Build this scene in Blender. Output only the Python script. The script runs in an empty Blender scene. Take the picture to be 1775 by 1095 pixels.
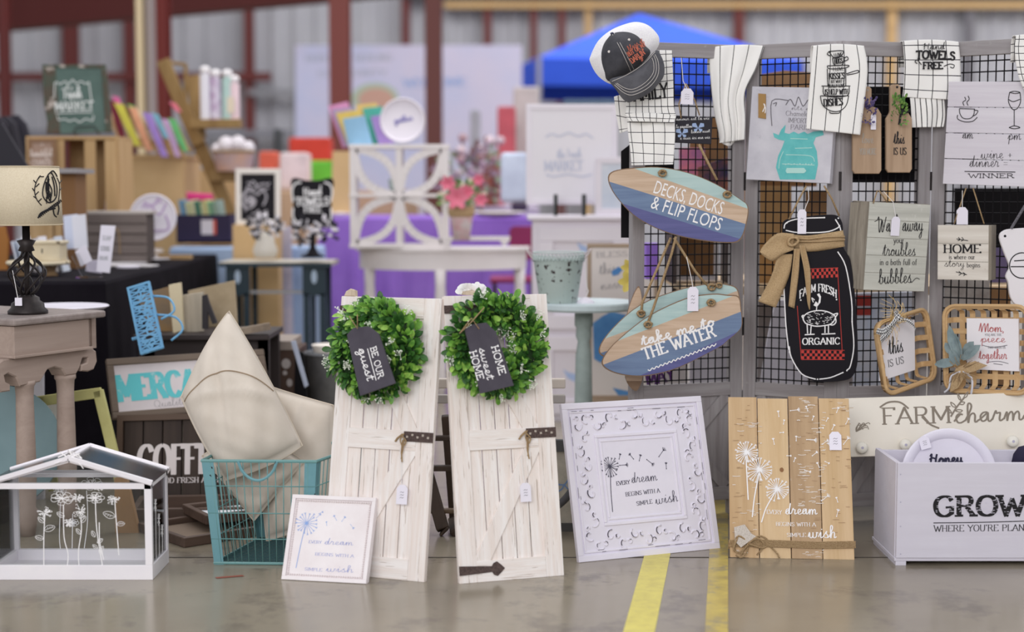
import bpy, bmesh, math, random
import numpy as np
from mathutils import Vector, Matrix, Euler
random.seed(7)
sc = bpy.context.scene
COL = sc.collection
PI = math.pi
# ---------------------------------------------------------------- camera
W, H, F = 1775.0, 1095.0, 2750.0
CZ = 1.08
TH = math.atan((547.5-330)/F)
cam = bpy.data.cameras.new('camera')
cam.sensor_width = 36; cam.lens = F*36/W
cam.clip_end = 200
cam.dof.use_dof = True; cam.dof.focus_distance = 4.8; cam.dof.aperture_fstop = 1.4
co = bpy.data.objects.new('camera', cam); COL.objects.link(co)
co.location = (0, 0, CZ); co.rotation_euler = (PI/2-TH, 0, 0)
sc.camera = co
# ---------------------------------------------------------------- world, lights, exposure
sc.view_settings.view_transform = 'Standard'; sc.view_settings.look = 'None'
sc.view_settings.exposure = 0.1; sc.view_settings.gamma = 1; sc.view_settings.use_curve_mapping = False
wd = bpy.data.worlds.new('overcast'); sc.world = wd; wd.use_nodes = True
bg = wd.node_tree.nodes['Background']; bg.inputs[0].default_value = (0.95, 0.96, 1.0, 1); bg.inputs[1].default_value = 0.62
def area(name, loc, rot, sx, sy, power, col=(1, .98, .97)):
    l = bpy.data.lights.new(name, 'AREA'); l.shape = 'RECTANGLE'; l.size = sx; l.size_y = sy; l.energy = power; l.color = col
    o = bpy.data.objects.new(name, l); COL.objects.link(o); o.location = loc; o.rotation_euler = rot
    return o
area('door_daylight', (-1.5, -3.5, 3.6), (math.radians(62), 0, math.radians(-12)), 7, 3.5, 330)
area('overhead_fill', (1.0, 7.5, 6.5), (math.radians(8), 0, 0), 9, 3, 260)  # soft fill lamp added overhead; there is no roof opening
area('rear_wall_fill', (6, 17.5, 7.2), (math.radians(14), 0, 0), 20, 5, 1150)  # unseen lamp added to brighten the back wall, more to the right
# ---------------------------------------------------------------- projection helpers
CAMP = Vector((0, 0, CZ))
def ray(px, py):
    u, v = px-W/2, -(py-H/2)
    return Vector((u, F*math.cos(TH)+v*math.sin(TH), -F*math.sin(TH)+v*math.cos(TH)))
def P(px, py, Y):
    r = ray(px, py); return CAMP + r*(Y/r.y)
def G(px, py, z=0.0):
    r = ray(px, py); return CAMP + r*((z-CZ)/r.z)
def GY(py, z=0.0): return G(W/2, py, z).y
class Fr:
    """local frame of a board: X along it, Z up it, Y into it"""
    def __init__(s, o, ux, uz):
        s.o = Vector(o); s.ux = Vector(ux).normalized(); uz = Vector(uz); uz = (uz-s.ux*uz.dot(s.ux)).normalized()
        s.uz = uz; s.uy = uz.cross(s.ux).normalized()
        s.M = Matrix(((s.ux.x, s.uy.x, s.uz.x, s.o.x), (s.ux.y, s.uy.y, s.uz.y, s.o.y), (s.ux.z, s.uy.z, s.uz.z, s.o.z), (0, 0, 0, 1)))
        s.Mi = s.M.inverted()
    def uv(s, px, py, off=0.0):
        r = ray(px, py); o = s.o + s.uy*off
        t = (o-CAMP).dot(s.uy)/r.dot(s.uy)
        q = s.Mi @ (CAMP+r*t)
        return (q.x, q.z)
    def pts(s, L, off=0.0): return [s.uv(a, b, off) for a, b in L]
    def px(s): return s.o.y/F           # metres per pixel about here
    def loc(s, p): return s.Mi @ Vector(p)
def F3(bl, br, tl):
    a, b = P(*bl), P(*br)
    if tl[2] is None:                       # depth of the top corner that makes the board square
        u = (b-a).normalized(); r = ray(tl[0], tl[1]); r = r/r.y; tl = (tl[0], tl[1], (a-CAMP).dot(u)/r.dot(u))
    c = P(*tl)
    f = Fr(a, b-a, c-a); f.w = (b-a).length; f.h = (c-a).length; return f
def FY(Y, px=887.5, py=None, lean=0.0, yaw=0.0):
    """upright plane through the point (px,py) at depth Y"""
    o = P(px, py if py is not None else 330, Y)
    ux = Vector((math.cos(yaw), math.sin(yaw), 0)); uz = Vector((-math.sin(yaw)*math.sin(lean), math.cos(yaw)*math.sin(lean), math.cos(lean)))
    return Fr(o, ux, uz)
# ---------------------------------------------------------------- mesh builder
class MB:
    def __init__(s): s.v = []; s.f = []; s.uv = None
    def add(s, vs, fs):
        n = len(s.v); s.v += [tuple(v) for v in vs]; s.f += [tuple(i+n for i in f) for f in fs]; return s
    def box(s, x0, x1, y0, y1, z0, z1, M=None):
        vs = [Vector((x, y, z)) for z in (z0, z1) for y in (y0, y1) for x in (x0, x1)]
        if M is not None: vs = [M @ v for v in vs]
        return s.add(vs, [(0, 2, 3, 1), (4, 5, 7, 6), (0, 1, 5, 4), (2, 6, 7, 3), (0, 4, 6, 2), (1, 3, 7, 5)])
    def bar(s, a, b, w, t, up=(0, -1, 0)):
        """rectangular bar from a to b, width w, thickness t along `up`"""
        a, b, up = Vector(a), Vector(b), Vector(up); d = (b-a).normalized()
        n = d.cross(up).normalized(); up = n.cross(d).normalized(); vs = []
        for p in (a, b):
            for i, j in ((-1, -1), (1, -1), (1, 1), (-1, 1)): vs.append(p+n*(w/2*i)+up*(t/2*j))
        return s.add(vs, [(0, 1, 2, 3), (7, 6, 5, 4), (0, 4, 5, 1), (1, 5, 6, 2), (2, 6, 7, 3), (3, 7, 4, 0)])
    def tube(s, pts, r, n=6, closed=False, cap=True, smooth=0):
        pts = [Vector(p) for p in pts]
        if smooth: pts = [Vector(p) for p in cat(pts, smooth, closed)]
        m = len(pts); base = len(s.v); rs = r if isinstance(r, (list, tuple)) else [r]*m
        if len(rs) != m: rs = list(np.interp(np.linspace(0, 1, m), np.linspace(0, 1, len(rs)), rs))
        up = None
        for i, p in enumerate(pts):
            a = pts[i-1] if (i > 0 or closed) else p
            b = pts[(i+1) % m] if (i < m-1 or closed) else p
            d = (b-a)
            d = d.normalized() if d.length > 1e-9 else Vector((0, 0, 1))
            if up is None: up = Vector((0, 0, 1)) if abs(d.z) < .9 else Vector((1, 0, 0))
            n1 = d.cross(up); n1 = n1.normalized() if n1.length > 1e-6 else d.orthogonal().normalized()
            up = n1.cross(d).normalized(); n2 = up
            for k in range(n):
                t = 2*PI*k/n; s.v.append(tuple(p+n1*(math.cos(t)*rs[i])+n2*(math.sin(t)*rs[i])))
        for i in range(m if closed else m-1):
            j = (i+1) % m
            for k in range(n):
                l = (k+1) % n; s.f.append((base+i*n+k, base+i*n+l, base+j*n+l, base+j*n+k))
        if cap and not closed:
            s.f.append(tuple(base+k for k in range(n))[::-1]); s.f.append(tuple(base+(m-1)*n+k for k in range(n)))
        return s
    def lathe(s, prof, n=24, c=(0, 0, 0), M=None):
        base = len(s.v)
        for r, z in prof:
            for k in range(n):
                t = 2*PI*k/n; v = Vector((c[0]+r*math.cos(t), c[1]+r*math.sin(t), c[2]+z))
                if M is not None: v = M @ v
                s.v.append(tuple(v))
        for i in range(len(prof)-1):
            for k in range(n):
                l = (k+1) % n; s.f.append((base+i*n+k, base+i*n+l, base+(i+1)*n+l, base+(i+1)*n+k))
        if prof[0][0] > 1e-5: s.f.append(tuple(base+k for k in range(n))[::-1])
        if prof[-1][0] > 1e-5: s.f.append(tuple(base+(len(prof)-1)*n+k for k in range(n)))
        return s
    def prism(s, ol, y0, y1, bev=0.0):
        """outline [(x,z)] extruded from y0 (front) to y1, front edge chamfered"""
        n = len(ol); A = sum(ol[i][0]*ol[(i+1) % n][1]-ol[(i+1) % n][0]*ol[i][1] for i in range(n))
        if A < 0: ol = ol[::-1]
        rings = []
        if bev > 0: rings.append(([inset(ol, i, bev) for i in range(n)], y0))
        rings.append((ol, y0+bev)); rings.append((ol, y1)); b = len(s.v)
        for o, y in rings: s.v += [(x, y, z) for x, z in o]
        for r in range(len(rings)-1):
            for i in range(n):
                j = (i+1) % n; s.f.append((b+r*n+i, b+r*n+j, b+(r+1)*n+j, b+(r+1)*n+i)[::-1])
        s.f.append(tuple(range(b, b+n))); s.f.append(tuple(range(b+(len(rings)-1)*n, b+len(rings)*n))[::-1])
        return s
    def puff(s, ol, depth, y0=0.0, rings=6, c=None, power=.5):
        """domed surface over an outline, bulging towards -Y by depth"""
        n = len(ol); c = c or (sum(p[0] for p in ol)/n, sum(p[1] for p in ol)/n); b = len(s.v)
        for r in range(rings):
            t = r/rings; k = 1-t; hgt = depth*(1-k*k)**power
            s.v += [(c[0]+(x-c[0])*k, y0-hgt, c[1]+(z-c[1])*k) for x, z in ol]
        s.v.append((c[0], y0-depth, c[1])); top = len(s.v)-1
        for r in range(rings-1):
            for i in range(n):
                j = (i+1) % n; s.f.append((b+r*n+i, b+r*n+j, b+(r+1)*n+j, b+(r+1)*n+i))
        for i in range(n): s.f.append((b+(rings-1)*n+i, b+(rings-1)*n+(i+1) % n, top))
        return s
    def grid(s, fn, nu, nv, uvfn=None):
        b = len(s.v)
        for j in range(nv+1):
            for i in range(nu+1): s.v.append(tuple(fn(i/nu, j/nv)))
        for j in range(nv):
            for i in range(nu):
                a = b+j*(nu+1)+i; s.f.append((a, a+1, a+nu+2, a+nu+1))
        if uvfn:
            s.uv = s.uv or []
            for j in range(nv+1):
                for i in range(nu+1): s.uv.append(uvfn(i/nu, j/nv))
        return s
    def ribbon(s, pts, w, wn=None, y=-.0008, close=False):
        """flat calligraphic stroke in the board plane; w on upright, wn on level strokes"""
        wn = w if wn is None else wn; m = len(pts); b = len(s.v)
        if m < 2: return s
        if not close:
            for i in range(1, m-1):
                ax, az, bx, bz = pts[i][0]-pts[i-1][0], pts[i][1]-pts[i-1][1], pts[i+1][0]-pts[i][0], pts[i+1][1]-pts[i][1]
                if ax*bx+az*bz < .55*math.hypot(ax, az)*math.hypot(bx, bz):
                    e = w*.25; l1 = math.hypot(ax, az) or 1; l2 = math.hypot(bx, bz) or 1; q = pts[i]
                    s.ribbon(list(pts[:i])+[(q[0]+ax/l1*e, q[1]+az/l1*e)], w, wn, y); s.ribbon([(q[0]-bx/l2*e, q[1]-bz/l2*e)]+list(pts[i+1:]), w, wn, y); return s
        L = []
        for i, p in enumerate(pts):
            a = pts[i-1] if (i > 0 or close) else p; c = pts[(i+1) % m] if (i < m-1 or close) else p
            dx, dz = c[0]-a[0], c[1]-a[1]; l = math.hypot(dx, dz) or 1e-9; dx /= l; dz /= l
            h = (wn+(w-wn)*abs(dz))/2
            L.append((p[0]-dz*h, p[1]+dx*h)); L.append((p[0]+dz*h, p[1]-dx*h))
        s.rc = getattr(s, 'rc', 0)+1; s.v += [(x, y-3e-6*(i//2)-1e-5*(s.rc % 12), z) for i, (x, z) in enumerate(L)]
        for i in range(m if close else m-1):
            j = (i+1) % m; s.f.append((b+2*i, b+2*j, b+2*j+1, b+2*i+1))
        return s
    def disc(s, x, z, r, n=10, y=-.0008, rz=None):
        b = len(s.v); rz = rz or r; s.v += [(x+r*math.cos(2*PI*k/n), y, z+rz*math.sin(2*PI*k/n)) for k in range(n)]
        s.f.append(tuple(range(b, b+n))); return s
    def flat(s, ol, y=-.0008):
        b = len(s.v); s.v += [(x, y, z) for x, z in ol]; s.f.append(tuple(range(b, b+len(ol)))); return s
def inset(ol, i, d):
    n = len(ol); a, p, c = ol[i-1], ol[i], ol[(i+1) % n]
    def nm(u, v):
        x, y = v[0]-u[0], v[1]-u[1]; l = math.hypot(x, y) or 1e-9; return (-y/l, x/l)
    n1, n2 = nm(a, p), nm(p, c); x, y = n1[0]+n2[0], n1[1]+n2[1]; l = math.hypot(x, y) or 1e-9
    k = d/max(.45, (x*n1[0]+y*n1[1])/l); return (p[0]+x/l*k, p[1]+y/l*k)
def cat(pts, sub=4, closed=False):
    """Catmull-Rom resample"""
    p = [np.array(tuple(q), float) for q in pts]; n = len(p)
    if n < 3: return [tuple(q) for q in p]
    out = []
    for i in range(n if closed else n-1):
        p0 = p[(i-1) % n] if (closed or i > 0) else p[0]; p1 = p[i]; p2 = p[(i+1) % n]; p3 = p[(i+2) % n] if (closed or i+2 < n) else p[-1]
        for k in range(sub):
            t = k/sub; out.append(tuple(.5*((2*p1)+(p2-p0)*t+(2*p0-5*p1+4*p2-p3)*t*t+(3*p1-p0-3*p2+p3)*t**3)))
    if not closed: out.append(tuple(p[-1]))
    return out
STUFFY = {'lettering', 'chipped_paint', 'scroll_relief', 'bead_row', 'nail_head', 'stitching', 'paint_traces', 'filigree', 'wire_sides', 'wire_bottom', 'cage', 'typewriter_detail', 'lace_rim', 'scribble', 'board_joint', 'twine_wrap', 'twine_bow', 'knot', 'twine_loop', 'embroidery', 'string_bow', 'round_emblem', 'shade_trim'}
def ob(name, mb, mat, parent=None, M=None, label=None, smooth=False, bevel=0, solid=0, kind=None, sub=0):
    me = bpy.data.meshes.new(name); me.from_pydata(mb.v, [], mb.f)
    if mb.uv:
        uvl = me.uv_layers.new(name='UVMap')
        for l in me.loops: uvl.data[l.index].uv = mb.uv[l.vertex_index]
    if smooth:
        me.polygons.foreach_set('use_smooth', [True]*len(me.polygons))
    me.materials.append(mat); me.update()
    o = bpy.data.objects.new(name, me); COL.objects.link(o)
    if parent is not None: o.parent = parent
    if M is not None: o.matrix_basis = M
    if sub:
        m = o.modifiers.new('s', 'SUBSURF'); m.levels = sub; m.render_levels = sub
    if solid:
        m = o.modifiers.new('t', 'SOLIDIFY'); m.thickness = solid; m.offset = 0
    if bevel:
        m = o.modifiers.new('b', 'BEVEL'); m.width = bevel; m.segments = 2; m.limit_method = 'ANGLE'; m.angle_limit = .6
    if label: o['label'] = label
    if kind is None and (name.endswith('_print') or name in STUFFY): kind = 'stuff'
    if kind: o['kind'] = kind
    return o
def thing(name, label, cat_, M=None, group=None):
    o = bpy.data.objects.new(name, None); COL.objects.link(o); o.empty_display_size = .1
    if M is not None: o.matrix_basis = M
    return tag(o, label, cat_, group)
def tag(o, label, cat_, group=None):
    o['label'] = label; o['category'] = cat_
    o['kind'] = 'thing'
    if group: o['group'] = group
    return o
def struct(o): o['kind'] = 'structure'; return o
def T3(x, y, z, rz=0): return Matrix.Translation((x, y, z)) @ Matrix.Rotation(rz, 4, 'Z')
# ---------------------------------------------------------------- materials
def lin(c, k=1.0):
    r = [((v/255+.055)/1.055)**2.4 if v > 10 else v/255/12.92 for v in c[:3]]
    return (min(.92, r[0]*k), min(.92, r[1]*k), min(.92, r[2]*k), 1)
KALB = 1.1
MATS = {}
def mat(name, c, rough=.6, metal=0.0, spec=.35, noise=None, wood=None, chips=None, bump=0.0, pattern=None, coat=0, emit=None, dirt=None, crack=None):
    """noise=(scale, colour2)  wood=(axis, colour2, scale)  chips=(colour, scale, threshold)  pattern=(kind, period_u, period_v, width, colour)"""
    if name in MATS: return MATS[name]
    m = bpy.data.materials.new(name); m.use_nodes = True; nt = m.node_tree; N = nt.nodes; L = nt.links
    b = N['Principled BSDF']; b.inputs['Roughness'].default_value = rough; b.inputs['Metallic'].default_value = metal
    b.inputs['Specular IOR Level'].default_value = spec; b.inputs['Coat Weight'].default_value = coat
    base = lin(c, KALB); cur = None; hgt = None
    tc = N.new('ShaderNodeTexCoord'); oi = N.new('ShaderNodeObjectInfo')
    def vec(scale, rnd=True):
        mp = N.new('ShaderNodeMapping'); mp.inputs['Scale'].default_value = scale; L.new(tc.outputs['Object'], mp.inputs['Vector'])
        if rnd:
            mu = N.new('ShaderNodeMath'); mu.operation = 'MULTIPLY'; mu.inputs[1].default_value = 37.0; L.new(oi.outputs['Random'], mu.inputs[0])
            L.new(mu.outputs[0], mp.inputs['Location'])
        return mp.outputs[0]
    def nz(v, scale, detail=4, rough_=.6, dist=0):
        n = N.new('ShaderNodeTexNoise'); n.inputs['Scale'].default_value = scale; n.inputs['Detail'].default_value = detail
        n.inputs['Roughness'].default_value = rough_; n.inputs['Distortion'].default_value = dist; L.new(v, n.inputs['Vector']); return n.outputs['Fac']
    def ramp(f, a, b_):
        r = N.new('ShaderNodeMapRange'); r.inputs[1].default_value = a; r.inputs[2].default_value = b_; L.new(f, r.inputs[0]); return r.outputs[0]
    def mix(f, A, B):
        x = N.new('ShaderNodeMix'); x.data_type = 'RGBA'; L.new(f, x.inputs[0])
        for s_, q in ((6, A), (7, B)):
            if isinstance(q, tuple): x.inputs[s_].default_value = q
            else: L.new(q, x.inputs[s_])
        return x.outputs[2]
    cur = base
    if wood:
        ax, c2, sc_ = wood; s = [sc_, sc_, sc_]; s['XYZ'.index(ax)] = sc_*.06
        g = nz(vec(tuple(s)), 1.0, 6, .65, .6); f = ramp(g, .36, .66); cur = mix(f, cur, lin(c2, KALB)); hgt = g
    if noise:
        g = nz(vec((1, 1, 1)), noise[0], 5); f = ramp(g, .35, .68); cur = mix(f, cur, lin(noise[1], KALB)); hgt = hgt or g
    if dirt:
        g = nz(vec((1, 1, 1)), dirt[0], 6, .7); f = ramp(g, dirt[2], dirt[2]+.12); cur = mix(f, cur, lin(dirt[1], KALB))
    if crack:
        s = [crack[2]]*3; s['XYZ'.index(crack[0])] = crack[2]*.045
        g = nz(vec(tuple(s)), 1.0, 3, .6, .4); f = ramp(g, crack[3], crack[3]+.04); cur = mix(f, cur, lin(crack[1], KALB))
    if chips:
        g = nz(vec((1, 1, 1)), chips[1], 3, .5); f = ramp(g, chips[2], chips[2]+.02); cur = mix(f, cur, lin(chips[0], KALB))
    if pattern:
        kind, pu, pv, w, pc = pattern; uvn = N.new('ShaderNodeSeparateXYZ'); L.new(tc.outputs['UV'], uvn.inputs[0]); fs = []
        for out, p in ((0, pu), (1, pv)):
            if not p: continue
            a = N.new('ShaderNodeMath'); a.operation = 'MULTIPLY'; a.inputs[1].default_value = 1/p; L.new(uvn.outputs[out], a.inputs[0])
            q = N.new('ShaderNodeMath'); q.operation = 'FRACT'; L.new(a.outputs[0], q.inputs[0])
            r = N.new('ShaderNodeMath'); r.operation = 'LESS_THAN'; r.inputs[1].default_value = w/p; L.new(q.outputs[0], r.inputs[0]); fs.append(r.outputs[0])
        if len(fs) == 2:
            a = N.new('ShaderNodeMath'); a.operation = {'grid': 'MAXIMUM', 'check': 'ADD'}[kind]; L.new(fs[0], a.inputs[0]); L.new(fs[1], a.inputs[1])
            if kind == 'check':
                q = N.new('ShaderNodeMath'); q.operation = 'MULTIPLY'; q.inputs[1].default_value = .5; L.new(a.outputs[0], q.inputs[0]); a = q
            fs = [a.outputs[0]]
        cur = mix(fs[0], cur, lin(pc, KALB))
    if isinstance(cur, tuple): b.inputs['Base Color'].default_value = cur
    else: L.new(cur, b.inputs['Base Color'])
    if bump:
        if hgt is None: hgt = nz(vec((1, 1, 1)), 60, 4)
        bp = N.new('ShaderNodeBump'); bp.inputs['Strength'].default_value = min(1, bump); bp.inputs['Distance'].default_value = .004
        L.new(hgt, bp.inputs['Height']); L.new(bp.outputs[0], b.inputs['Normal'])
    MATS[name] = m; return m
def glass(name='clear_glass', tint=(245, 247, 250), ior=1.28, rough=.03):
    if name in MATS: return MATS[name]
    m = bpy.data.materials.new(name); m.use_nodes = True; nt = m.node_tree; N = nt.nodes; L = nt.links; N.clear()
    o = N.new('ShaderNodeOutputMaterial'); t = N.new('ShaderNodeBsdfTransparent'); t.inputs[0].default_value = lin(tint)
    g = N.new('ShaderNodeBsdfGlossy'); g.inputs['Roughness'].default_value = rough
    lw = N.new('ShaderNodeFresnel'); lw.inputs[0].default_value = ior
    mx = N.new('ShaderNodeMixShader'); L.new(lw.outputs[0], mx.inputs[0]); L.new(t.outputs[0], mx.inputs[1]); L.new(g.outputs[0], mx.inputs[2]); L.new(mx.outputs[0], o.inputs[0])
    MATS[name] = m; return m
INK = mat('black_ink', (28, 26, 30), .7); WINK = mat('white_paint_print', (236, 234, 238), .7)
GINK = mat('grey_ink', (96, 92, 100), .7); BINK = mat('pale_blue_ink', (150, 158, 205), .7)
TWINE = mat('jute_twine', (170, 146, 112), .9, noise=(300, (130, 104, 74)), bump=.3)
PAPER = mat('white_card', (228, 224, 236), .7)
STRING = mat('white_string', (235, 232, 232), .8)
# ---------------------------------------------------------------- lettering: stroke alphabets
CAPS = {
'A': (8, "0,0 4,10 8,0|1.6,3.6 6.4,3.6"), 'B': (7, "1,0 1,10|~1,10 4.6,9.9 6,8.4 5.8,6.4 4.4,5.3 1,5.2|~1,5.2 5,5.1 6.8,3.6 6.6,1.4 5,0.1 1,0"),
'C': (8, "~7.4,7.8 6.2,9.6 4.2,10.1 2,9.2 0.6,7 0.5,4 1.4,1.4 3.2,0 5.4,0 7.4,1.8"), 'D': (8, "1,0 1,10|~1,10 4,10 6.6,8.6 7.6,5 6.6,1.4 4,0 1,0"),
'E': (7, "1,0 1,10|1,10 6.4,10 6.4,8.6|1,5.2 5,5.2|1,0 6.8,0 6.8,1.6"), 'F': (6.6, "1,0 1,10|1,10 6.4,10 6.4,8.6|1,5.2 5,5.2"),
'G': (8.4, "~7.4,7.8 6.2,9.6 4.2,10.1 2,9.2 0.6,7 0.5,4 1.4,1.4 3.2,0 5.4,0 7.4,1.4|7.4,0.6 7.4,4.4 4.8,4.4"), 'H': (8, "1,0 1,10|7,0 7,10|1,5 7,5"),
'I': (2.4, "1.2,0 1.2,10"), 'J': (5, "~4,10 4,2.6 3,0.3 1.4,0 0.3,1.6"), 'K': (8, "1,0 1,10|7,10 1.2,4.6|3.2,6.2 7.6,0"), 'L': (6.6, "1,10 1,0|1,0 6.4,0 6.4,1.6"),
'M': (10, "1,0 1,10|1,10 5,2 9,10|9,10 9,0"), 'N': (8.4, "1,0 1,10|1,10 7.4,0|7.4,0 7.4,10"), 'O': (8.4, "~4.2,10.1 1.8,9.2 0.5,6.6 0.5,3.4 1.8,0.8 4.2,-0.1 6.6,0.8 7.9,3.4 7.9,6.6 6.6,9.2 4.2,10.1"),
'P': (7, "1,0 1,10|~1,10 4.8,9.9 6.4,8.2 6.2,6.2 4.6,4.9 1,4.8"), 'Q': (8.4, "~4.2,10.1 1.8,9.2 0.5,6.6 0.5,3.4 1.8,0.8 4.2,-0.1 6.6,0.8 7.9,3.4 7.9,6.6 6.6,9.2 4.2,10.1|5,2 8.4,-1.6"),
'R': (7.8, "1,0 1,10|~1,10 4.8,9.9 6.2,8.4 6,6.4 4.6,5.2 1,5.1|4,5.1 7.4,0"), 'S': (6.6, "~5.8,8 5,9.6 3.2,10.1 1.2,9.2 0.8,7.4 2,5.8 4.6,4.6 5.9,3 5.6,1 3.6,-0.1 1.6,0.3 0.5,2"),
'T': (7.4, "3.7,0 3.7,10|0.2,8.6 0.2,10 7.2,10 7.2,8.6"), 'U': (8, "~1,10 1,3 2,0.6 4,-0.1 6,0.6 7,3 7,10"), 'V': (8, "0,10 4,0 8,10"),
'W': (11, "0,10 3,0 5.5,8 8,0 11,10"), 'X': (8, "0.6,0 7.4,10|0.6,10 7.4,0"), 'Y': (7.6, "0,10 3.8,5 3.8,0|3.8,5 7.6,10"), 'Z': (7, "0.6,10 6.4,10 0.6,0 6.6,0"),
"'": (1.6, "0.8,10 0.6,8"), ',': (1.8, "1,0.4 0.4,-1.6"), '.': (1.8, "0.9,0 0.9,0.9"), '-': (4, "0.6,5 3.4,5"), '+': (6, "1,3.4 5,3.4|3,1.4 3,5.4"), '=': (6, "1,2.4 5,2.4|1,4.4 5,4.4"), ' ': (3.6, ""),
'*': (4, "2,4.4 2,5.6|1.4,5 2.6,5"),
'a': (5.8, "~4.6,4.8 3,6 1,5 0.4,3 1,0.8 2.8,0 4.6,1.4|4.8,6 4.8,0"), 'b': (6, "0.8,10 0.8,0|~0.8,4.4 2.2,5.8 4.2,5.6 5.4,3 4.2,0.3 2.2,0 0.8,1.4"),
'c': (5.4, "~5,4.6 3,6 1,5 0.4,3 1,0.8 3,0 5,1.2"), 'd': (6, "~5,4.6 3.2,6 1,5 0.4,3 1,0.8 3,0 5,1.4|5,10 5,0"), 'e': (5.6, "~0.6,3.1 5,3.3 4.4,5.2 2.9,6 1,5 0.4,3 1.2,0.8 3,0 5,1.2"),
'f': (4, "~4,9.2 3,10 1.8,8.6 1.8,6 1.8,3 1.8,0|0.2,6 3.6,6"), 'g': (6, "~4.8,4.8 3,6 1,5 0.4,3 1,0.8 2.8,0 4.8,1.4|~5,6 5,-1 4,-3.4 2,-3.4 0.6,-2.2"),
'h': (6, "0.8,10 0.8,0|~0.8,4 2.4,5.8 4.2,5.6 5,4 5,2 5,0"), 'i': (2, "1,6 1,0|1,8.2 1,9.2"), 'l': (2, "1,10 1,0"), 'k': (5.6, "0.8,10 0.8,0|4.8,6 1,2.6|2.4,3.8 5.2,0"),
'm': (9, "0.8,6 0.8,0|~0.8,4 2.2,5.8 3.8,5.6 4.5,4 4.5,2 4.5,0|~4.5,4 6,5.8 7.6,5.6 8.2,4 8.2,2 8.2,0"), 'n': (6, "0.8,6 0.8,0|~0.8,4 2.4,5.8 4.2,5.6 5,4 5,2 5,0"),
'o': (6, "~3,6 1.2,5.2 0.4,3 1.2,0.8 3,0 4.8,0.8 5.6,3 4.8,5.2 3,6"), 'p': (6, "0.8,6 0.8,-3.6|~0.8,4.4 2.2,5.8 4.2,5.6 5.4,3 4.2,0.3 2.2,0 0.8,1.4"),
'r': (4.4, "0.8,6 0.8,0|~0.8,3.6 2,5.4 3.8,5.8"), 's': (5, "~4.2,5 2.6,6 0.9,5.2 1.2,3.6 3.4,2.8 4.4,1.4 3.2,0.1 1.4,0.2 0.4,1.2"), 't': (4, "~1.8,8.6 1.8,4 1.9,1 3,0 4,0.6|0.2,6 3.8,6"),
'u': (6, "~0.8,6 0.8,2 2,0.2 3.6,0.2 5,2|5,6 5,0"), 'v': (5.6, "0.2,6 2.8,0 5.4,6"), 'w': (8, "0.2,6 2.2,0 4,5.4 5.8,0 7.8,6"), 'y': (5.6, "0.2,6 2.9,0.4|5.4,6 2.6,-1.4 1,-3.6 0.2,-3.4"), 'x': (5.4, "0.4,0 5,6|0.4,6 5,0"),
}
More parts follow.
